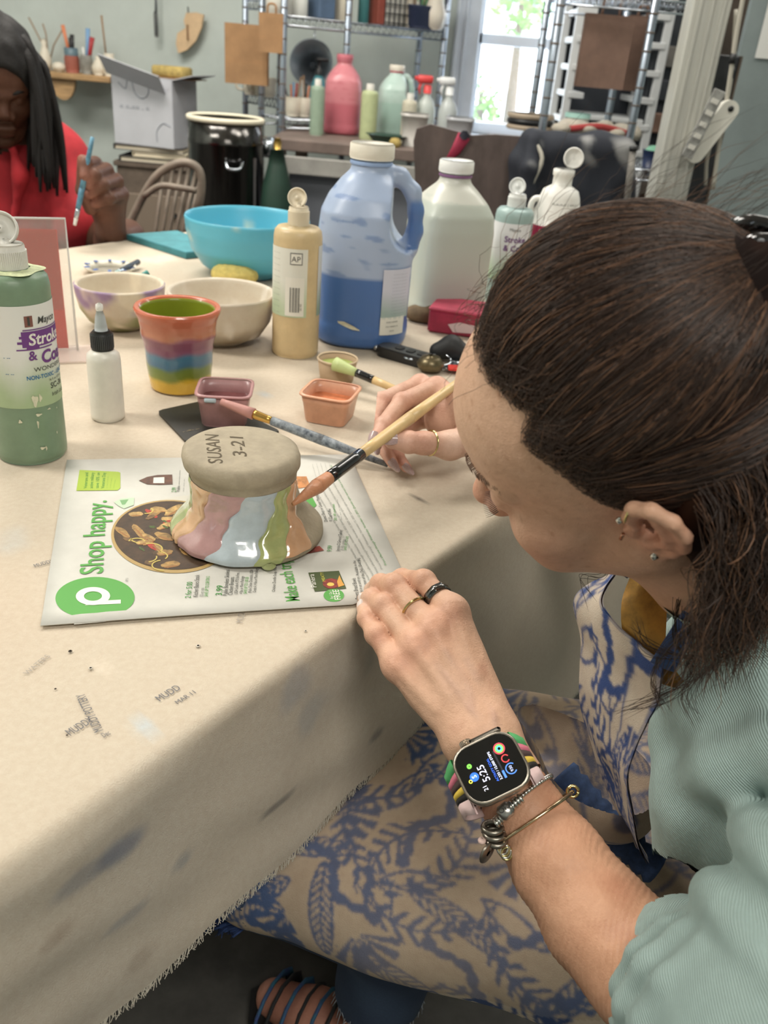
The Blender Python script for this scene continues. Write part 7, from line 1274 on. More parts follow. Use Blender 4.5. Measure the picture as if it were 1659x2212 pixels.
V = V + N * (0.0018 * vnoise(V, 90, 95) + 0.001 * vnoise(V, 220, 96))[:, None]; Ug, Vg = np.repeat(uu, 46), np.tile(vv, 120); w_ = paint_print(Ug, Vg * 1.6, 8, 2.0); w_ = relax(np.c_[w_, w_, w_], Q, 0.5)[:, 0]; col = mix(np.tile(L3((214, 200, 182)), (len(V), 1)), L3((56, 80, 136)), w_)
edge_ = (np.tile(np.arange(46), 120) > 43) | (np.repeat(np.arange(120), 46) < 3); col[edge_] = col[edge_] * 0.55 + L3((64, 86, 136)) * 0.45
n1 = len(V); V2 = np.concatenate([V, V - N * 0.0016]); Q2 = np.concatenate([Q, Q[:, ::-1] + n1]); mesh('apron_bib', V2, Q2, M_print, apron, world=True, attr=np.concatenate([col, col * 0.9]))
M_strap = mat('strap_denim', (70, 92, 140), 0.9, var=0.15, vscale=300)
mesh('neck_strap', *tube(spline([J(1430, 1440, 0.588), J(1480, 1362, 0.575), J(1530, 1290, 0.560), J(1590, 1235, 0.55)], 20), 0.009, 10, flat=0.22, up=-c_f), M_strap, apron, world=True); mesh('neck_strap', *tube(spline([J(1338, 1232, 0.664), J(1385, 1200, 0.65), J(1450, 1180, 0.64)], 12), 0.009, 10, flat=0.25, up=-c_f), M_strap, apron, world=True)
wb = spline([J(1215, 1668, 0.742), J(1290, 1755, 0.722), J(1350, 1820, 0.705), J(1420, 1880, 0.69)], 26); mesh('waistband', *tube([p + c_f * 0.001 * math.sin(i * 2.6) for i, p in enumerate(wb)], [0.013 + 0.0018 * math.sin(i * 2.4) for i in range(26)], 12, flat=0.6, up=-c_f), mat('waist_denim', (56, 78, 118), 0.9, var=0.2, vscale=200), apron, world=True)
# sweater: trunk, shoulder and pushed-up sleeve with folds
S = Sdf((0.12, 0.20, 0.44), (0.58, 0.86, 0.96), 0.0036)
S.path([V3(0.455, 0.475, 0.54), V3(0.405, 0.495, 0.66), V3(0.350, 0.505, 0.77), V3(0.325, 0.515, 0.83)], [0.125, 0.122, 0.118, 0.075], 0.03); S.cone(V3(0.345, 0.40, 0.835), V3(0.36, 0.66, 0.83), 0.062, 0.062, 0.03); S.ell(V3(0.285, 0.445, 0.735), (0.075, 0.07, 0.08), k=0.03); S.ell(V3(0.30, 0.56, 0.735), (0.075, 0.07, 0.08), k=0.03)
S.path([V3(0.36, 0.66, 0.83), V3(0.33, 0.80, 0.70)], [0.06, 0.055], 0.02); S.path([hw((-72, 0, -175)), hw((-52, 0, -125)), hw((-40, 0, -98))], [0.078, 0.070, 0.066], 0.02)
SH, EL, CF = V3(0.352, 0.392, 0.835), V3(0.240, 0.285, 0.705), J(1478, 2100, 0.552)
S.path([SH, EL], [0.066, 0.066], 0.02); S.path([EL, CF], [0.060, 0.047], 0.02)
adir = (CF - EL) / np.linalg.norm(CF - EL); udir = (EL - SH) / np.linalg.norm(EL - SH)
def ring_fold(c, ax_, r, t_, tilt, ph0, ph1, amp=1.0):
    """a soft fold of cloth running round the arm"""
    x_ = np.cross(ax_, c_f); x_ /= np.linalg.norm(x_); y_ = np.cross(ax_, x_); pts = [c + r * (math.cos(a_) * x_ + math.sin(a_) * y_) + ax_ * tilt * math.sin(a_ + 0.6) for a_ in np.linspace(ph0, ph1, 15)]; S.path(pts, np.r_[np.linspace(t_ * 0.35, t_, 7), [t_], np.linspace(t_, t_ * 0.35, 7)], 0.006)
for u, r_, t_, tl in ((0.98, 0.043, 0.011, 0.006), (0.72, 0.052, 0.013, 0.012), (0.45, 0.060, 0.015, 0.016), (0.16, 0.063, 0.015, 0.02)): ring_fold(EL + (CF - EL) * u, adir, r_, t_, tl, -3.1, 3.1)
for u, r_, t_, tl, a0, a1 in ((0.86, 0.062, 0.016, 0.02, 2.2, 5.6), (0.66, 0.064, 0.016, 0.024, 2.0, 5.2), (0.46, 0.063, 0.016, 0.026, 2.1, 5.3), (0.26, 0.062, 0.015, 0.03, 2.3, 5.0)): ring_fold(SH + (EL - SH) * u, udir, r_, t_, tl, a0, a1)
S.path([J(1480, 1690, 0.575), J(1560, 1655, 0.545), J(1659, 1600, 0.52)], [0.012, 0.016, 0.014], 0.02); S.path([J(1440, 1560, 0.60), J(1520, 1530, 0.575), J(1640, 1500, 0.545)], [0.010, 0.014, 0.012], 0.025); S.path([J(1440, 1610, 0.598), J(1470, 1740, 0.585), J(1440, 1840, 0.60)], [0.008, 0.014, 0.01], 0.02)
V, Q = S.mesh(2); q_ = hw(np.array((-22, 0, -55.0))); nk = hw(np.array((-44, 0, -106.0))); ndir = (q_ - nk) / np.linalg.norm(q_ - nk)
rel = V - nk; inn = (rel @ ndir > 0.004) & (np.linalg.norm(rel - np.outer(rel @ ndir, ndir), axis=1) < 0.074); cfr = V - CF; keep = ~inn & ~((cfr @ adir > 0.012) & (np.linalg.norm(cfr - np.outer(cfr @ adir, adir), axis=1) < 0.060) & (np.linalg.norm(cfr, axis=1) < 0.075) & (V @ ED * 0 + (V - CF) @ c_r < 0.03))
V, Q, _u = cut_mesh(V, Q, keep)
m = mat('sage_knit', (174, 197, 192), 0.9, var=0.06, vscale=30); nt, b = nodes_of(m); tcn = nt.nodes.new('ShaderNodeTexCoord'); wv = nt.nodes.new('ShaderNodeTexWave'); wv.inputs['Scale'].default_value = 210; wv.inputs['Distortion'].default_value = 1.2; wv.inputs['Detail'].default_value = 1; wv.inputs['Detail Scale'].default_value = 0.3; mpn = nt.nodes.new('ShaderNodeMapping'); mpn.inputs['Rotation'].default_value = (0.5, 0.9, 0.6); bpn = nt.nodes.new('ShaderNodeBump'); bpn.inputs['Strength'].default_value = 0.85; bpn.inputs['Distance'].default_value = 0.0012
nt.links.new(tcn.outputs['Object'], mpn.inputs[0]); nt.links.new(mpn.outputs[0], wv.inputs['Vector']); nt.links.new(wv.outputs['Fac'], bpn.inputs['Height']); nt.links.new(bpn.outputs[0], b.inputs['Normal'])
sweater = mesh('sweater', V, Q, m, woman, world=True)
# gold print on the chest, seen inside the bib
gp = np.array([spline([J(*q) for q in r_], 10) for r_ in ([(1372, 1240, 0.640), (1400, 1232, 0.63), (1440, 1240, 0.62)], [(1350, 1310, 0.632), (1395, 1310, 0.622), (1450, 1320, 0.612)], [(1362, 1400, 0.622), (1405, 1410, 0.610), (1452, 1420, 0.60)], [(1430, 1480, 0.598), (1460, 1490, 0.594), (1505, 1500, 0.59)])]); gp = gp + c_f * 0.010
mesh('gold_print', np.array([spline(gp[:, j], 14) for j in range(10)]).reshape(-1, 3), np.array(grid_faces(10, 14)), mat('gold_foil', (168, 122, 52), 0.35, metal=0.6, var=0.3, vscale=40), sweater, world=True)
# sandals
for k, (fx, fy) in enumerate(((0.01, 0.645), (0.06, 0.80))):
    sdl = mesh('sandal', *apply(frame3(V3(fx - 0.035, fy + 0.028, 0), (-0.9, 0.42, 0), (-0.42, -0.9, 0)), prism(np.array([(0.11, 0.0), (0.09, 0.035), (0.02, 0.042), (-0.08, 0.032), (-0.10, 0), (-0.08, -0.032), (0.02, -0.040), (0.09, -0.034)]), 0.0, 0.022)), M_dark, woman, smooth=False, world=True)
    for i, u in enumerate((-0.02, 0.0, 0.02, 0.04, 0.06, 0.075)): c = V3(fx - 0.035, fy + 0.028, 0) + V3(-0.9, 0.42, 0) * u; mesh('strap', *tube([c + V3(0.42, 0.9, 0) * x_ + V3(0, 0, z_) for x_, z_ in ((-0.043, 0.02), (-0.039, 0.050 - u * 0.15), (-0.022, 0.074 - u * 0.25), (0, 0.083 - u * 0.28), (0.022, 0.074 - u * 0.25), (0.039, 0.050 - u * 0.15), (0.043, 0.02))], 0.0075, 8, flat=0.35), mat('strap_batik' if i % 2 else 'strap_black', (64, 70, 130) if i % 2 else (34, 34, 36), 0.7, col2=(40, 110, 130) if i % 2 else None, vscale=60), sdl, world=True)

# ================================================================== jewellery and watch worn on the left arm
wc = J(1062, 1662, 0.604); wx = J(1140, 1622, 0.607) - J(985, 1698, 0.603); wx /= np.linalg.norm(wx); wy0 = J(1040, 1602, 0.620) - J(1085, 1720, 0.596); wz = np.cross(wx, wy0); wz /= np.linalg.norm(wz); wz = wz if wz @ c_f < 0 else -wz; wy = np.cross(wz, wx)
WM = np.eye(4); WM[:3, 0], WM[:3, 1], WM[:3, 2], WM[:3, 3] = wx, wy, wz, wc
watch = thing('smart_watch', 'square titanium smart watch with a colour-striped band on the wrist', 'watch', matrix=Matrix(WM.tolist()))
M_ti = mat('titanium', (168, 160, 148), 0.3, metal=0.9)
def rr_ring(levels, r, n=6): 
    V = np.concatenate([np.c_[rrect(w, h, r * min(w, h), n), np.full((n + 1) * 4, z)] for w, h, z in levels]); k = (n + 1) * 4; return V, grid_faces(len(levels), k, True) + [tuple(reversed(range(k))), tuple((len(levels) - 1) * k + i for i in range(k))]
mesh('case', *rr_ring([(0.040, 0.036, -0.008), (0.047, 0.042, -0.005), (0.049, 0.044, 0.0), (0.049, 0.044, 0.0042), (0.0475, 0.0425, 0.0056), (0.0455, 0.0405, 0.0056), (0.0453, 0.0403, 0.0050)], 0.31), M_ti, watch)
scr = mesh('screen', *rr_ring([(0.0452, 0.0402, 0.0048), (0.0452, 0.0402, 0.0052)], 0.30), mat('screen_black', (8, 8, 10), 0.06, coat=0.5), watch, False)
mesh('crown_guard', *box((0.006, 0.0232, 0.0005), (0.026, 0.0035, 0.0075), 0.0015), M_ti, watch); mesh('crown', *tube([(-0.0085, 0.022, 0.001), (-0.0085, 0.0262, 0.001)], 0.0042, 22), mat('crown_knurl', (150, 128, 104), 0.35, metal=0.9), watch); mesh('crown_ridges', *join(*[box((-0.0085 + 0.0042 * math.cos(a_), 0.0242, 0.001 + 0.0042 * math.sin(a_)), (0.0006, 0.0034, 0.0006)) for a_ in np.linspace(0, 6.28, 20, endpoint=False)]), M_ti, watch, False)
def wtxt(s_, x, y, size, c, emit=1.2, align='LEFT', bold=0.0): return txt('screen_words', s_, size, frame3(V3(x, y, 0.0053), (0, 1, 0), (-1, 0, 0)), mat('led%d_%d_%d' % c, c, 0.5, emit=emit), scr, lift=0.0002, align=align, bold=bold)
wtxt('5:25', -0.0042, -0.0080, 0.0074, (214, 214, 240)); wtxt('21', -0.0085, -0.0135, 0.0042, (220, 220, 235)); wtxt('ACTIVITY GOAL', 0.0010, -0.0110, 0.0024, (50, 100, 220), bold=0.01); wtxt('3,233 / 12,000 STEPS', 0.0037, -0.0110, 0.0025, (214, 220, 240), bold=0.01)
def wdisc(nm, x, y, r0, r1, c, a0=0, a1=6.2832):
    a_ = np.linspace(a0, a1, 28); V = np.concatenate([np.c_[x + r1 * np.cos(a_), y + r1 * np.sin(a_), a_ * 0 + 0.0055], np.c_[x + r0 * np.cos(a_), y + r0 * np.sin(a_), a_ * 0 + 0.0055]]); mesh(nm, V, [(i, i + 1, 29 + i, 28 + i) for i in range(27)], mat('led%d_%d_%d' % c, c, 0.5, emit=1.2), scr, False)
wdisc('app_badge', -0.0135, -0.0012, 0.0001, 0.0032, (40, 100, 235)); txt('app_letter', 'S', 0.0046, frame3(V3(-0.0120, -0.0012, 0.0058), (0, 1, 0), (-1, 0, 0)), mat('led_white', (235, 238, 250), 0.5, emit=1.2), scr, align='CENTER'); wdisc('green_runner', -0.0135, 0.0070, 0.0004, 0.0018, (110, 200, 70)); wdisc('yellow_square', -0.0172, -0.0030, 0.0007, 0.0014, (206, 206, 70))
for r0, r1, c in ((0.0033, 0.0042, (214, 60, 76)), (0.0022, 0.0031, (130, 210, 90)), (0.0011, 0.0020, (80, 190, 220))): wdisc('activity_ring', 0.0110, 0.0092, r0, r1, c)
wdisc('heart_outline', 0.0118, 0.0010, 0.0022, 0.0030, (196, 56, 60), 0.4, 5.6); wdisc('altitude_ring', 0.0122, -0.0070, 0.0033, 0.0041, (70, 120, 210), 0.7, 5.6); wtxt('930', 0.0132, -0.0070, 0.0030, (190, 200, 240), align='CENTER')
mesh('progress_bar', *box((0.0062, -0.0085, 0.0055), (0.0016, 0.0055, 0.0003)), mat('led70_120_210', (70, 120, 210), 0.5, emit=1.2), scr, False); mesh('progress_track', *box((0.0062, 0.0020, 0.0054), (0.0013, 0.0150, 0.0002)), mat('track', (30, 32, 46), 0.5), scr, False)
bandc = [('green', (90, 176, 110)), ('pink', (214, 120, 140)), ('brown', (78, 62, 60)), ('yellow', (228, 196, 80)), ('black', (40, 38, 38)), ('blush', (232, 204, 202))]
yb = [0.0185, 0.0105, 0.0055, 0.0005, -0.004, -0.0085, -0.0185]; RBx, RBz = 0.0305, 0.0245
for k, (nm, c) in enumerate(bandc):
    for s_ in (-1, 1):
        aa = np.linspace(0.80, 2.9, 22); V = []
        for a_ in aa:
            fl = 1 + 0.0 * a_; nar = np.interp(a_, [0.8, 1.2, 3], [1.15, 0.9, 0.85])
            for y_, lift in ((yb[k], 0), (yb[k], 0.0022), (yb[k + 1], 0.0022), (yb[k + 1], 0)): V.append((s_ * (RBx + lift) * math.sin(a_) , y_ * nar, -0.0225 + (RBz + lift) * math.cos(a_) * 0.86))
        fcs = grid_faces(22, 4, True); mesh('band_stripe', V, fcs if s_ > 0 else [tuple(reversed(f)) for f in fcs], mat('band_' + nm, c, 0.5), watch, label='%s stripe of the watch band' % nm)
# bracelets
def wrist_loop(c, ax_, rx, rz, n=60, droop=0.0, x_=None):
    ax_ = ax_ / np.linalg.norm(ax_); x_ = wx - ax_ * (wx @ ax_); x_ /= np.linalg.norm(x_); z_ = np.cross(x_, ax_); z_ = z_ if z_ @ c_f < 0 else -z_
    a_ = np.linspace(0, 2 * math.pi, n, endpoint=False); return [c + x_ * rx * math.cos(q) + z_ * rz * math.sin(q) for q in a_], x_, z_
wa = J(1205, 1862, 0.612) - J(1100, 1698, 0.638); wa /= np.linalg.norm(wa)
lp, bx_, bz_ = wrist_loop(J(1118, 1736, 0.630), wa + wx * 0.10, 0.0320, 0.0285, 72)
br = thing('charm_bracelet', 'silver snake-chain bracelet with barrel clasp and charms', 'bracelet', tuple(J(1118, 1736, 0.63)))
for i in range(0, 72, 1): mesh('chain_link', *tube([lp[i], (np.array(lp[i]) + lp[(i + 1) % 72]) / 2, lp[(i + 1) % 72]], [0.0015, 0.0020, 0.0015], 8), M_silver, br, world=True) if i < 44 else None
pc_ = J(1092, 1752, 0.597); cm = frame3(pc_, bx_, -wa); mesh('barrel_clasp', *apply(cm, box((0, 0, 0), (0.011, 0.0105, 0.009), 0.0022)), mat('oxid_silver', (176, 174, 170), 0.28, metal=0.95), br, world=True); txt('clasp_letters', 'ORA', 0.0055, loc_frame := frame3(V3(*loc_of(br, cm[:3, 3] + cm[:3, 2] * (0.0047 if cm[:3, 2] @ c_f < 0 else -0.0047))) - np.asarray(bx_) * 0.0045, bx_, np.cross(-c_f, bx_)), M_dark, br)
for k in range(4): mesh('ribbed_bead', *apply(frame3(J(1106 + 6 * k, 1740 - 5 * k, 0.5985), bx_, wa), (lambda q: (q[0][:, [2, 0, 1]], q[1]))(lathe([(0.002, -0.0012), (0.0038, -0.0006), (0.0038, 0.0006), (0.002, 0.0012)], 14))), M_silver, br, world=True)
for k in range(3): mesh('ribbed_bead', *apply(frame3(J(1082 - 5 * k, 1768 + 5 * k, 0.600), bx_, wa), (lambda q: (q[0][:, [2, 0, 1]], q[1]))(lathe([(0.002, -0.0012), (0.0036, -0.0006), (0.0036, 0.0006), (0.002, 0.0012)], 14))), M_silver, br, world=True)
M_ox = mat('dark_silver', (140, 134, 124), 0.3, metal=0.95)
a_ = np.linspace(0, 6.28, 18); cch = J(1064, 1800, 0.604)
for k in range(3): q = cch + c_u * (0.004 - 0.0045 * k) * 1.0 + c_r * 0.0012 * k; mesh('charm_ring', *tube([q + 0.0065 * (math.cos(t_) * c_r + math.sin(t_) * (c_f * 0.75 + c_u * 0.35)) for t_ in a_], 0.0021, 8), M_ox, br, world=True)
mesh('disc_charm', *apply(frame3(J(1052, 1842, 0.600), c_u * 0.9 + c_r * 0.4, c_r * 0.5 - c_u * 0.2 + c_f * 0.7), lathe([(0.002, -0.0012), (0.0075, -0.001), (0.0082, 0), (0.0075, 0.001), (0.002, 0.0012)], 24)), M_ox, br, world=True); mesh('charm_loop', *tube([J(1056, 1822, 0.602), J(1060, 1828, 0.600), J(1056, 1834, 0.600)], 0.0015, 8), M_silver, br, world=True)
mesh('pearl_charm', *lathe([(0.0008, -0.003), (0.0026, -0.0012), (0.003, 0.0), (0.0024, 0.0016), (0.0008, 0.003)], 14), mat('pearl', (230, 200, 190), 0.3), br).location = Vector(loc_of(br, J(1041, 1816, 0.601)))
for k in range(4): q = J(1086 + 3 * k, 1832 + 4 * k, 0.602); mesh('gold_charm_ring', *tube([q + 0.005 * (math.cos(t_) * (c_r * 0.7 + c_u * 0.4) + math.sin(t_) * (c_u * 0.8 - c_r * 0.3)) for t_ in a_], 0.0009, 6), M_gold2 if k % 2 else M_silver, br, world=True)
lp, _x, _z = wrist_loop(J(1146, 1772, 0.626), wa * 1.0 + wx * 0.02 - 0.10 * wz, 0.0375, 0.0310, 60)
bg = thing('bangle', 'thin plain gold-silver bangle on the forearm', 'bangle', tuple(J(1146, 1772, 0.626))); mesh('hoop', *tube(lp + [lp[0]], 0.0014, 10), mat('bangle_metal', (196, 172, 140), 0.18, metal=1.0), bg, world=True); q = lp[1]; mesh('twist_knot', *tube([np.array(q) + 0.004 * (math.cos(t_) * c_r + math.sin(t_) * c_u) for t_ in a_], 0.0013, 8), M_gold2, bg, world=True)
# finger rings
def ring_on(p, axis, r, w, m, name, label, facets=False):
    axis = axis / np.linalg.norm(axis); M = frame3(p, np.cross(axis, c_f), np.cross(axis, np.cross(axis, c_f))); M = frame3(p, np.cross(axis, c_f), np.cross(axis, np.cross(axis, c_f)) * -1); t = thing(name, label, 'ring', tuple(p))
    v, f = lathe([(r, -w / 2), (r + 0.0011, -w / 2 + 0.0004), (r + 0.0013, 0), (r + 0.0011, w / 2 - 0.0004), (r, w / 2)], 40, closed=False)
    if facets: v[:, :2] *= (1 + 0.02 * np.sign(np.sin(8 * np.arctan2(v[:, 1], v[:, 0]))))[:, None]
    z = axis; x_ = np.cross(z, c_f); x_ /= np.linalg.norm(x_); y_ = np.cross(z, x_); Mm = np.eye(4); Mm[:3, 0], Mm[:3, 1], Mm[:3, 2], Mm[:3, 3] = x_, y_, z, p
    mesh('hoop', *apply(Mm, (v, f)), m, t, world=True); v2, f2 = lathe([(r + 0.0012, -w * 0.1), (r + 0.0016, 0), (r + 0.0012, w * 0.1)], 40, closed=False); mesh('ridge', *apply(Mm, (v2, f2)), m, t, world=True)
fi = fing['index'][0]; ring_on(fi[0] * 0.18 + fi[1] * 0.82 - (fi[1] - fi[0]) * 0.30, fi[1] - fi[0], 0.0106, 0.0072, mat('tungsten', (112, 110, 108), 0.15, metal=1.0), 'finger_ring', 'wide dark grey metal ring on the index finger', True)
fi = fing['middle'][0]; ring_on(fi[0] * 0.52 + fi[1] * 0.48, fi[1] - fi[0], 0.0107, 0.0022, M_gold2, 'finger_ring', 'thin gold ring on the middle finger of the resting hand')
ring_on(J(930, 957, 0.907), J(882, 955, 0.893) - J(972, 962, 0.925), 0.0126, 0.0018, M_gold2, 'finger_ring', 'thin gold thumb ring on the hand holding the brush')
# stool she sits on
st = thing('desk_chair', 'black-framed chair with a grey tweed seat under the seated person', 'chair', (0.44, 0.47, 0)); mesh('seat', *lathe([(0.20, 0.375), (0.225, 0.385), (0.23, 0.405), (0.215, 0.425), (0.05, 0.43), (0.001, 0.43)], 48, power=3.2), mat('tweed', (118, 114, 110), 0.95, col2=(60, 58, 58), vscale=500, bump=0.5, bscale=700), st)
mesh('seat_shell', *lathe([(0.10, 0.345), (0.215, 0.352), (0.236, 0.372), (0.236, 0.392), (0.228, 0.394)], 48, power=3.2), mat('shell_black', (22, 22, 24), 0.3, coat=0.3), st); mesh('column', *lathe([(0.03, 0.06), (0.028, 0.20), (0.02, 0.21), (0.02, 0.35)], 20), M_dark, st)
for k in range(5): a_ = k * 1.2566 + 0.4; l = mesh('leg', *tube([(0, 0, 0.09), (0.13 * math.cos(a_), 0.13 * math.sin(a_), 0.08), (0.25 * math.cos(a_), 0.25 * math.sin(a_), 0.055)], [0.026, 0.02, 0.014], 10, flat=0.7), M_dark, st); mesh('caster', *tube([(0.25 * math.cos(a_) - 0.012, 0.25 * math.sin(a_), 0.024), (0.25 * math.cos(a_) + 0.012, 0.25 * math.sin(a_), 0.024)], 0.024, 16), M_dark, l)
mesh('backrest', *apply(frame3(V3(0.23, -0.085, 0.62), (0.33, 0.94, 0), (0.0, 0, 1)), box((0.02, 0.02, 0), (0.36, 0.3, 0.04), 0.012)), mat('tweed', (118, 114, 110), 0.95), st); mesh('back_post', *tube([(0.15, -0.05, 0.36), (0.25, -0.09, 0.40), (0.255, -0.09, 0.62)], 0.018, 10), M_dark, st)

# ================================================================== the man across the table
man = thing('person', 'person in a red shirt with long dark locs holding a brush across the table', 'person', (-0.98, 2.22, 0.0))
D0, DB = L3((84, 54, 40)), L3((112, 72, 54)); mp = lambda x, y, Y: aty(x, y, Y)
BM = []
hc = mp(-8, 176, 2.10); Rm = np.stack([V3(0.45, -0.80, -0.40) / np.linalg.norm((0.45, -0.8, -0.4)), V3(0.87, 0.49, 0), V3(0.2, -0.35, 0.92)], 1); Rm[:, 1] /= np.linalg.norm(Rm[:, 1]); Rm[:, 2] = np.cross(Rm[:, 0], Rm[:, 1]); Rm[:, 1] = np.cross(Rm[:, 2], Rm[:, 0])
S = Sdf(MM(-125, -100, -200), MM(130, 100, 140), 0.004); S.ell(MM(0, 0, 35), MM(98, 78, 90)); S.ell(MM(36, 0, -28), MM(60, 58, 74), k=0.02)
for s_ in (-1, 1): S.cone(MM(-2, s_ * 54, -52), MM(58, s_ * 24, -92), 0.022, 0.02, 0.018); S.ell(MM(58, s_ * 42, -24), MM(26, 24, 22), k=0.016); S.cone(MM(90, s_ * 10, 16), MM(70, s_ * 46, 15), 0.013, 0.010, 0.01); S.ell(MM(98, s_ * 32, 1), MM(15, 17, 10), k=0.010, op='cut'); S.ell(MM(75, s_ * 32, 0), MM(14, 14.5, 12.5), k=0.004); S.ell(MM(98, s_ * 15, -28), MM(11, 10, 9), k=0.006); S.ell(MM(-8, s_ * 78, -5), MM(12, 8, 28), k=0.006)
S.cone(MM(90, 0, 8), MM(106, 0, -20), 0.009, 0.012, 0.008); S.ell(MM(98, 0, -54), MM(10, 25, 8), k=0.006); S.ell(MM(97, 0, -67), MM(10, 22, 8), k=0.006); S.ell(MM(78, 0, -94), MM(18, 24, 18), k=0.014); S.cone(MM(-20, 0, -50), MM(-55, 0, -180), 0.060, 0.062, 0.03)
V, Q = S.mesh(1); c = np.tile(D0, (len(V), 1)); c = mix(c, DB, np.exp(-((V - MM(60, 0, 70)) ** 2).sum(1) / 0.06 ** 2) * 0.6); BM.append((V @ Rm.T + hc, Q, c))
mw = lambda P: (np.asarray(P, float) * 0.001) @ Rm.T + hc
YH = 1.93
mj = lambda x, y, dy=0.0: mp(x, y, YH + dy)
S = Sdf(mj(200, 420) - V3(0.16, 0.22, 0.18), mj(200, 420) + V3(0.22, 0.22, 0.16), 0.0032)
wrm = mj(238, 500, 0.02); S.path([wrm, mj(242, 522, 0.05), V3(*(mj(275, 512, 0.16)))], [0.030, 0.036, 0.042], 0.02)
for q in ((202, 362, -0.02), (228, 372, 0.0), (250, 392, 0.015), (262, 420, 0.025)): S.cone(wrm, mj(*q), 0.026, 0.0145, 0.014)
S.ell(mj(226, 440, 0.01), (0.036, 0.028, 0.042), k=0.014)
MF = [[(206, 352, -0.02), (186, 352, -0.07), (183, 380, -0.085)], [(230, 366, 0.0), (204, 378, -0.07), (190, 398, -0.075)], [(250, 390, 0.015), (222, 400, -0.065), (194, 420, -0.065)], [(262, 420, 0.025), (236, 428, -0.06), (206, 440, -0.055)]]
tot = S.F.copy()
for pts in MF + [[(196, 450, -0.03), (178, 410, -0.06), (178, 345, -0.065)]]:
    fs = Sdf(S.lo, S.lo + S.h * (S.n - 1), S.h); fs.path([mj(*q) for q in pts], [0.0145, 0.0135, 0.0105], 0.006); n0 = S.F.shape; B_ = fs.F[:n0[0], :n0[1], :n0[2]]; h = np.clip(0.5 + 0.5 * (S.F - B_) / 0.01, 0, 1); tot = np.minimum(tot, S.F * (1 - h) + B_ * h - 0.01 * h * (1 - h))
S.F = tot; V, Q = S.mesh(1); c = np.tile(L3((96, 64, 50)), (len(V), 1))
for pts in MF + [[(178, 345, -0.065)]]: c = mix(c, L3((166, 112, 96)), np.exp(-((V - mj(*pts[-1])) ** 2).sum(1) / 0.016 ** 2) * 0.8)
c = mix(c, L3((146, 98, 80)), np.exp(-((V - mj(215, 470, -0.04)) ** 2).sum(1) / 0.03 ** 2) * 0.8); BM.append((V, Q, c))
mhv = V
S = Sdf((-1.55, 1.95, 0.35), (-0.45, 2.55, 1.15), 0.014); S.path([V3(*mj(275, 512, 0.16)), mp(180, 505, 2.18), mp(120, 400, 2.26)], [0.042, 0.046, 0.05], 0.02); S.path([V3(-1.0, 2.32, 0.45), V3(-0.98, 2.30, 0.7), V3(-0.97, 2.26, 0.86), V3(-0.96, 2.2, 0.95)], [0.14, 0.15, 0.12, 0.06], 0.04); V, Q = S.mesh(1); BM.append((V, Q, np.tile(D0, (len(V), 1))))
n0 = 0; VV, QQ, CC = [], [], []
for v, q, c in BM: VV.append(v); QQ.append(q + n0); CC.append(c); n0 += len(v)
mesh('body', np.concatenate(VV), np.concatenate(QQ), M_skin, man, world=True, attr=np.concatenate(CC))
S = Sdf((-1.6, 1.92, 0.40), (-0.5, 2.6, 1.10), 0.009); S.path([V3(-1.0, 2.34, 0.48), V3(-0.99, 2.30, 0.68), V3(-0.985, 2.27, 0.84)], [0.165, 0.175, 0.15], 0.05); S.cone(mp(120, 352, 2.26), V3(-1.30, 2.30, 0.86), 0.075, 0.08, 0.05); S.path([mp(122, 355, 2.26), mp(150, 430, 2.22), mp(172, 480, 2.16)], [0.078, 0.074, 0.068], 0.03); S.path([V3(-1.30, 2.30, 0.86), V3(-1.36, 2.2, 0.72)], [0.08, 0.07], 0.03); S.path([mp(20, 300, 2.08), mp(45, 380, 2.07), mp(30, 480, 2.08)], [0.010, 0.012, 0.012], 0.04)
V, Q = S.mesh(2); keep = ~((np.linalg.norm(V - mw((-50, 0, -150)), axis=1) < 0.075)); V, Q, _u = cut_mesh(V, Q, keep); mesh('red_shirt', V, Q, mat('red_jersey', (196, 44, 54), 0.8, var=0.12, vscale=20, bump=0.15, bscale=500), man, world=True)
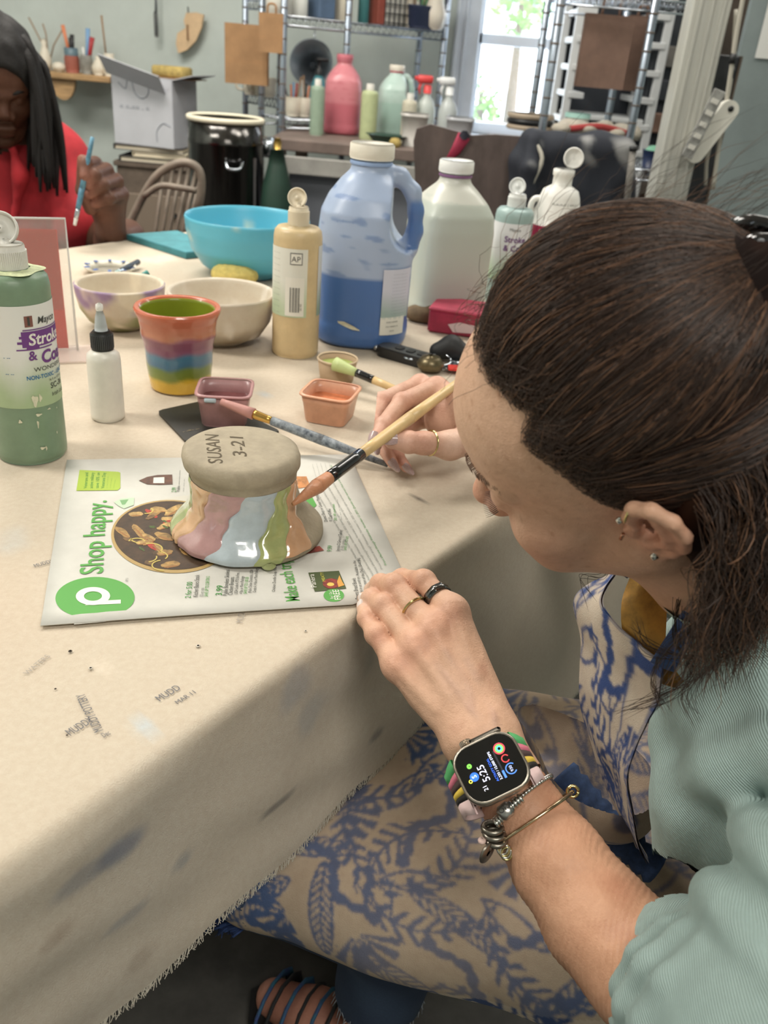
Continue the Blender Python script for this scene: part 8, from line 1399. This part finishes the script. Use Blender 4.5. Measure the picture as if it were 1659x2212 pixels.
# locs
g_ = np.random.default_rng(44); M_loc = mat('loc_black', (22, 19, 19), 0.75, bump=0.6, bscale=220)
S = Sdf(MM(-130, -110, -70), MM(110, 110, 150), 0.005); S.ell(MM(-6, 0, 44), MM(108, 90, 98)); S.ell(MM(100, 0, -20), MM(60, 66, 95), k=0.01, op='cut'); V, Q = S.mesh(1); V += vnorm(V, Q) * (vnoise(V, 160, 3) * 0.003)[:, None]; mh = mesh('hair', V @ Rm.T + hc, Q, M_loc, man, world=True)
for k in range(58):
    side = 1 if k < 46 else -1; a_ = g_.uniform(1.0, 2.6); x0, y0 = 92 * math.cos(a_), side * 84 * math.sin(a_) * 1.0; z0 = g_.uniform(35, 110); q0 = np.array((x0 * 0.8, y0 * (1.0 if z0 < 70 else 0.7), z0)); p0 = mw(q0); out_ = (p0 - hc) * V3(1, 1, 0); out_ /= np.linalg.norm(out_) + 1e-9; L_ = g_.uniform(0.20, 0.30); sw = g_.normal(0, 0.012, 2)
    P = [p0, p0 + out_ * 0.022 + V3(0, 0, -0.03), p0 + out_ * 0.03 + V3(sw[0] * 0.5, sw[1] * 0.5, -L_ * 0.5), p0 + out_ * 0.024 + V3(sw[0], sw[1], -L_)]
    mesh('loc', *tube(spline(P, 14), np.r_[np.linspace(0.008, 0.0085, 10), [0.008, 0.007, 0.005, 0.003]], 7), M_loc, mh, world=True)
mesh('eyebrow', *tube([mw((97, 14, 20)), mw((92, 32, 25)), mw((78, 48, 20))], [0.003, 0.004, 0.002], 6), M_loc, man, world=True); mesh('eyebrow', *tube([mw((97, -14, 20)), mw((92, -32, 25)), mw((78, -48, 20))], [0.003, 0.004, 0.002], 6), M_loc, man, world=True)
brush('paint_brush', 'blue-handled brush held up by the person in red', mj(163, 478, -0.10), mj(200, 296, -0.07), [('bristles', -0.05, 0.04, 0.003, 0.004, M_white), ('ferrule', 0.04, 0.15, 0.0045, 0.0048, M_chrome), ('handle', 0.15, 0.4, 0.0052, 0.006, mat('brush_blue', (96, 150, 176), 0.4, var=0.3, vscale=60)), ('handle', 0.4, 1.0, 0.006, 0.004, mat('brush_blue', (96, 150, 176), 0.4))])
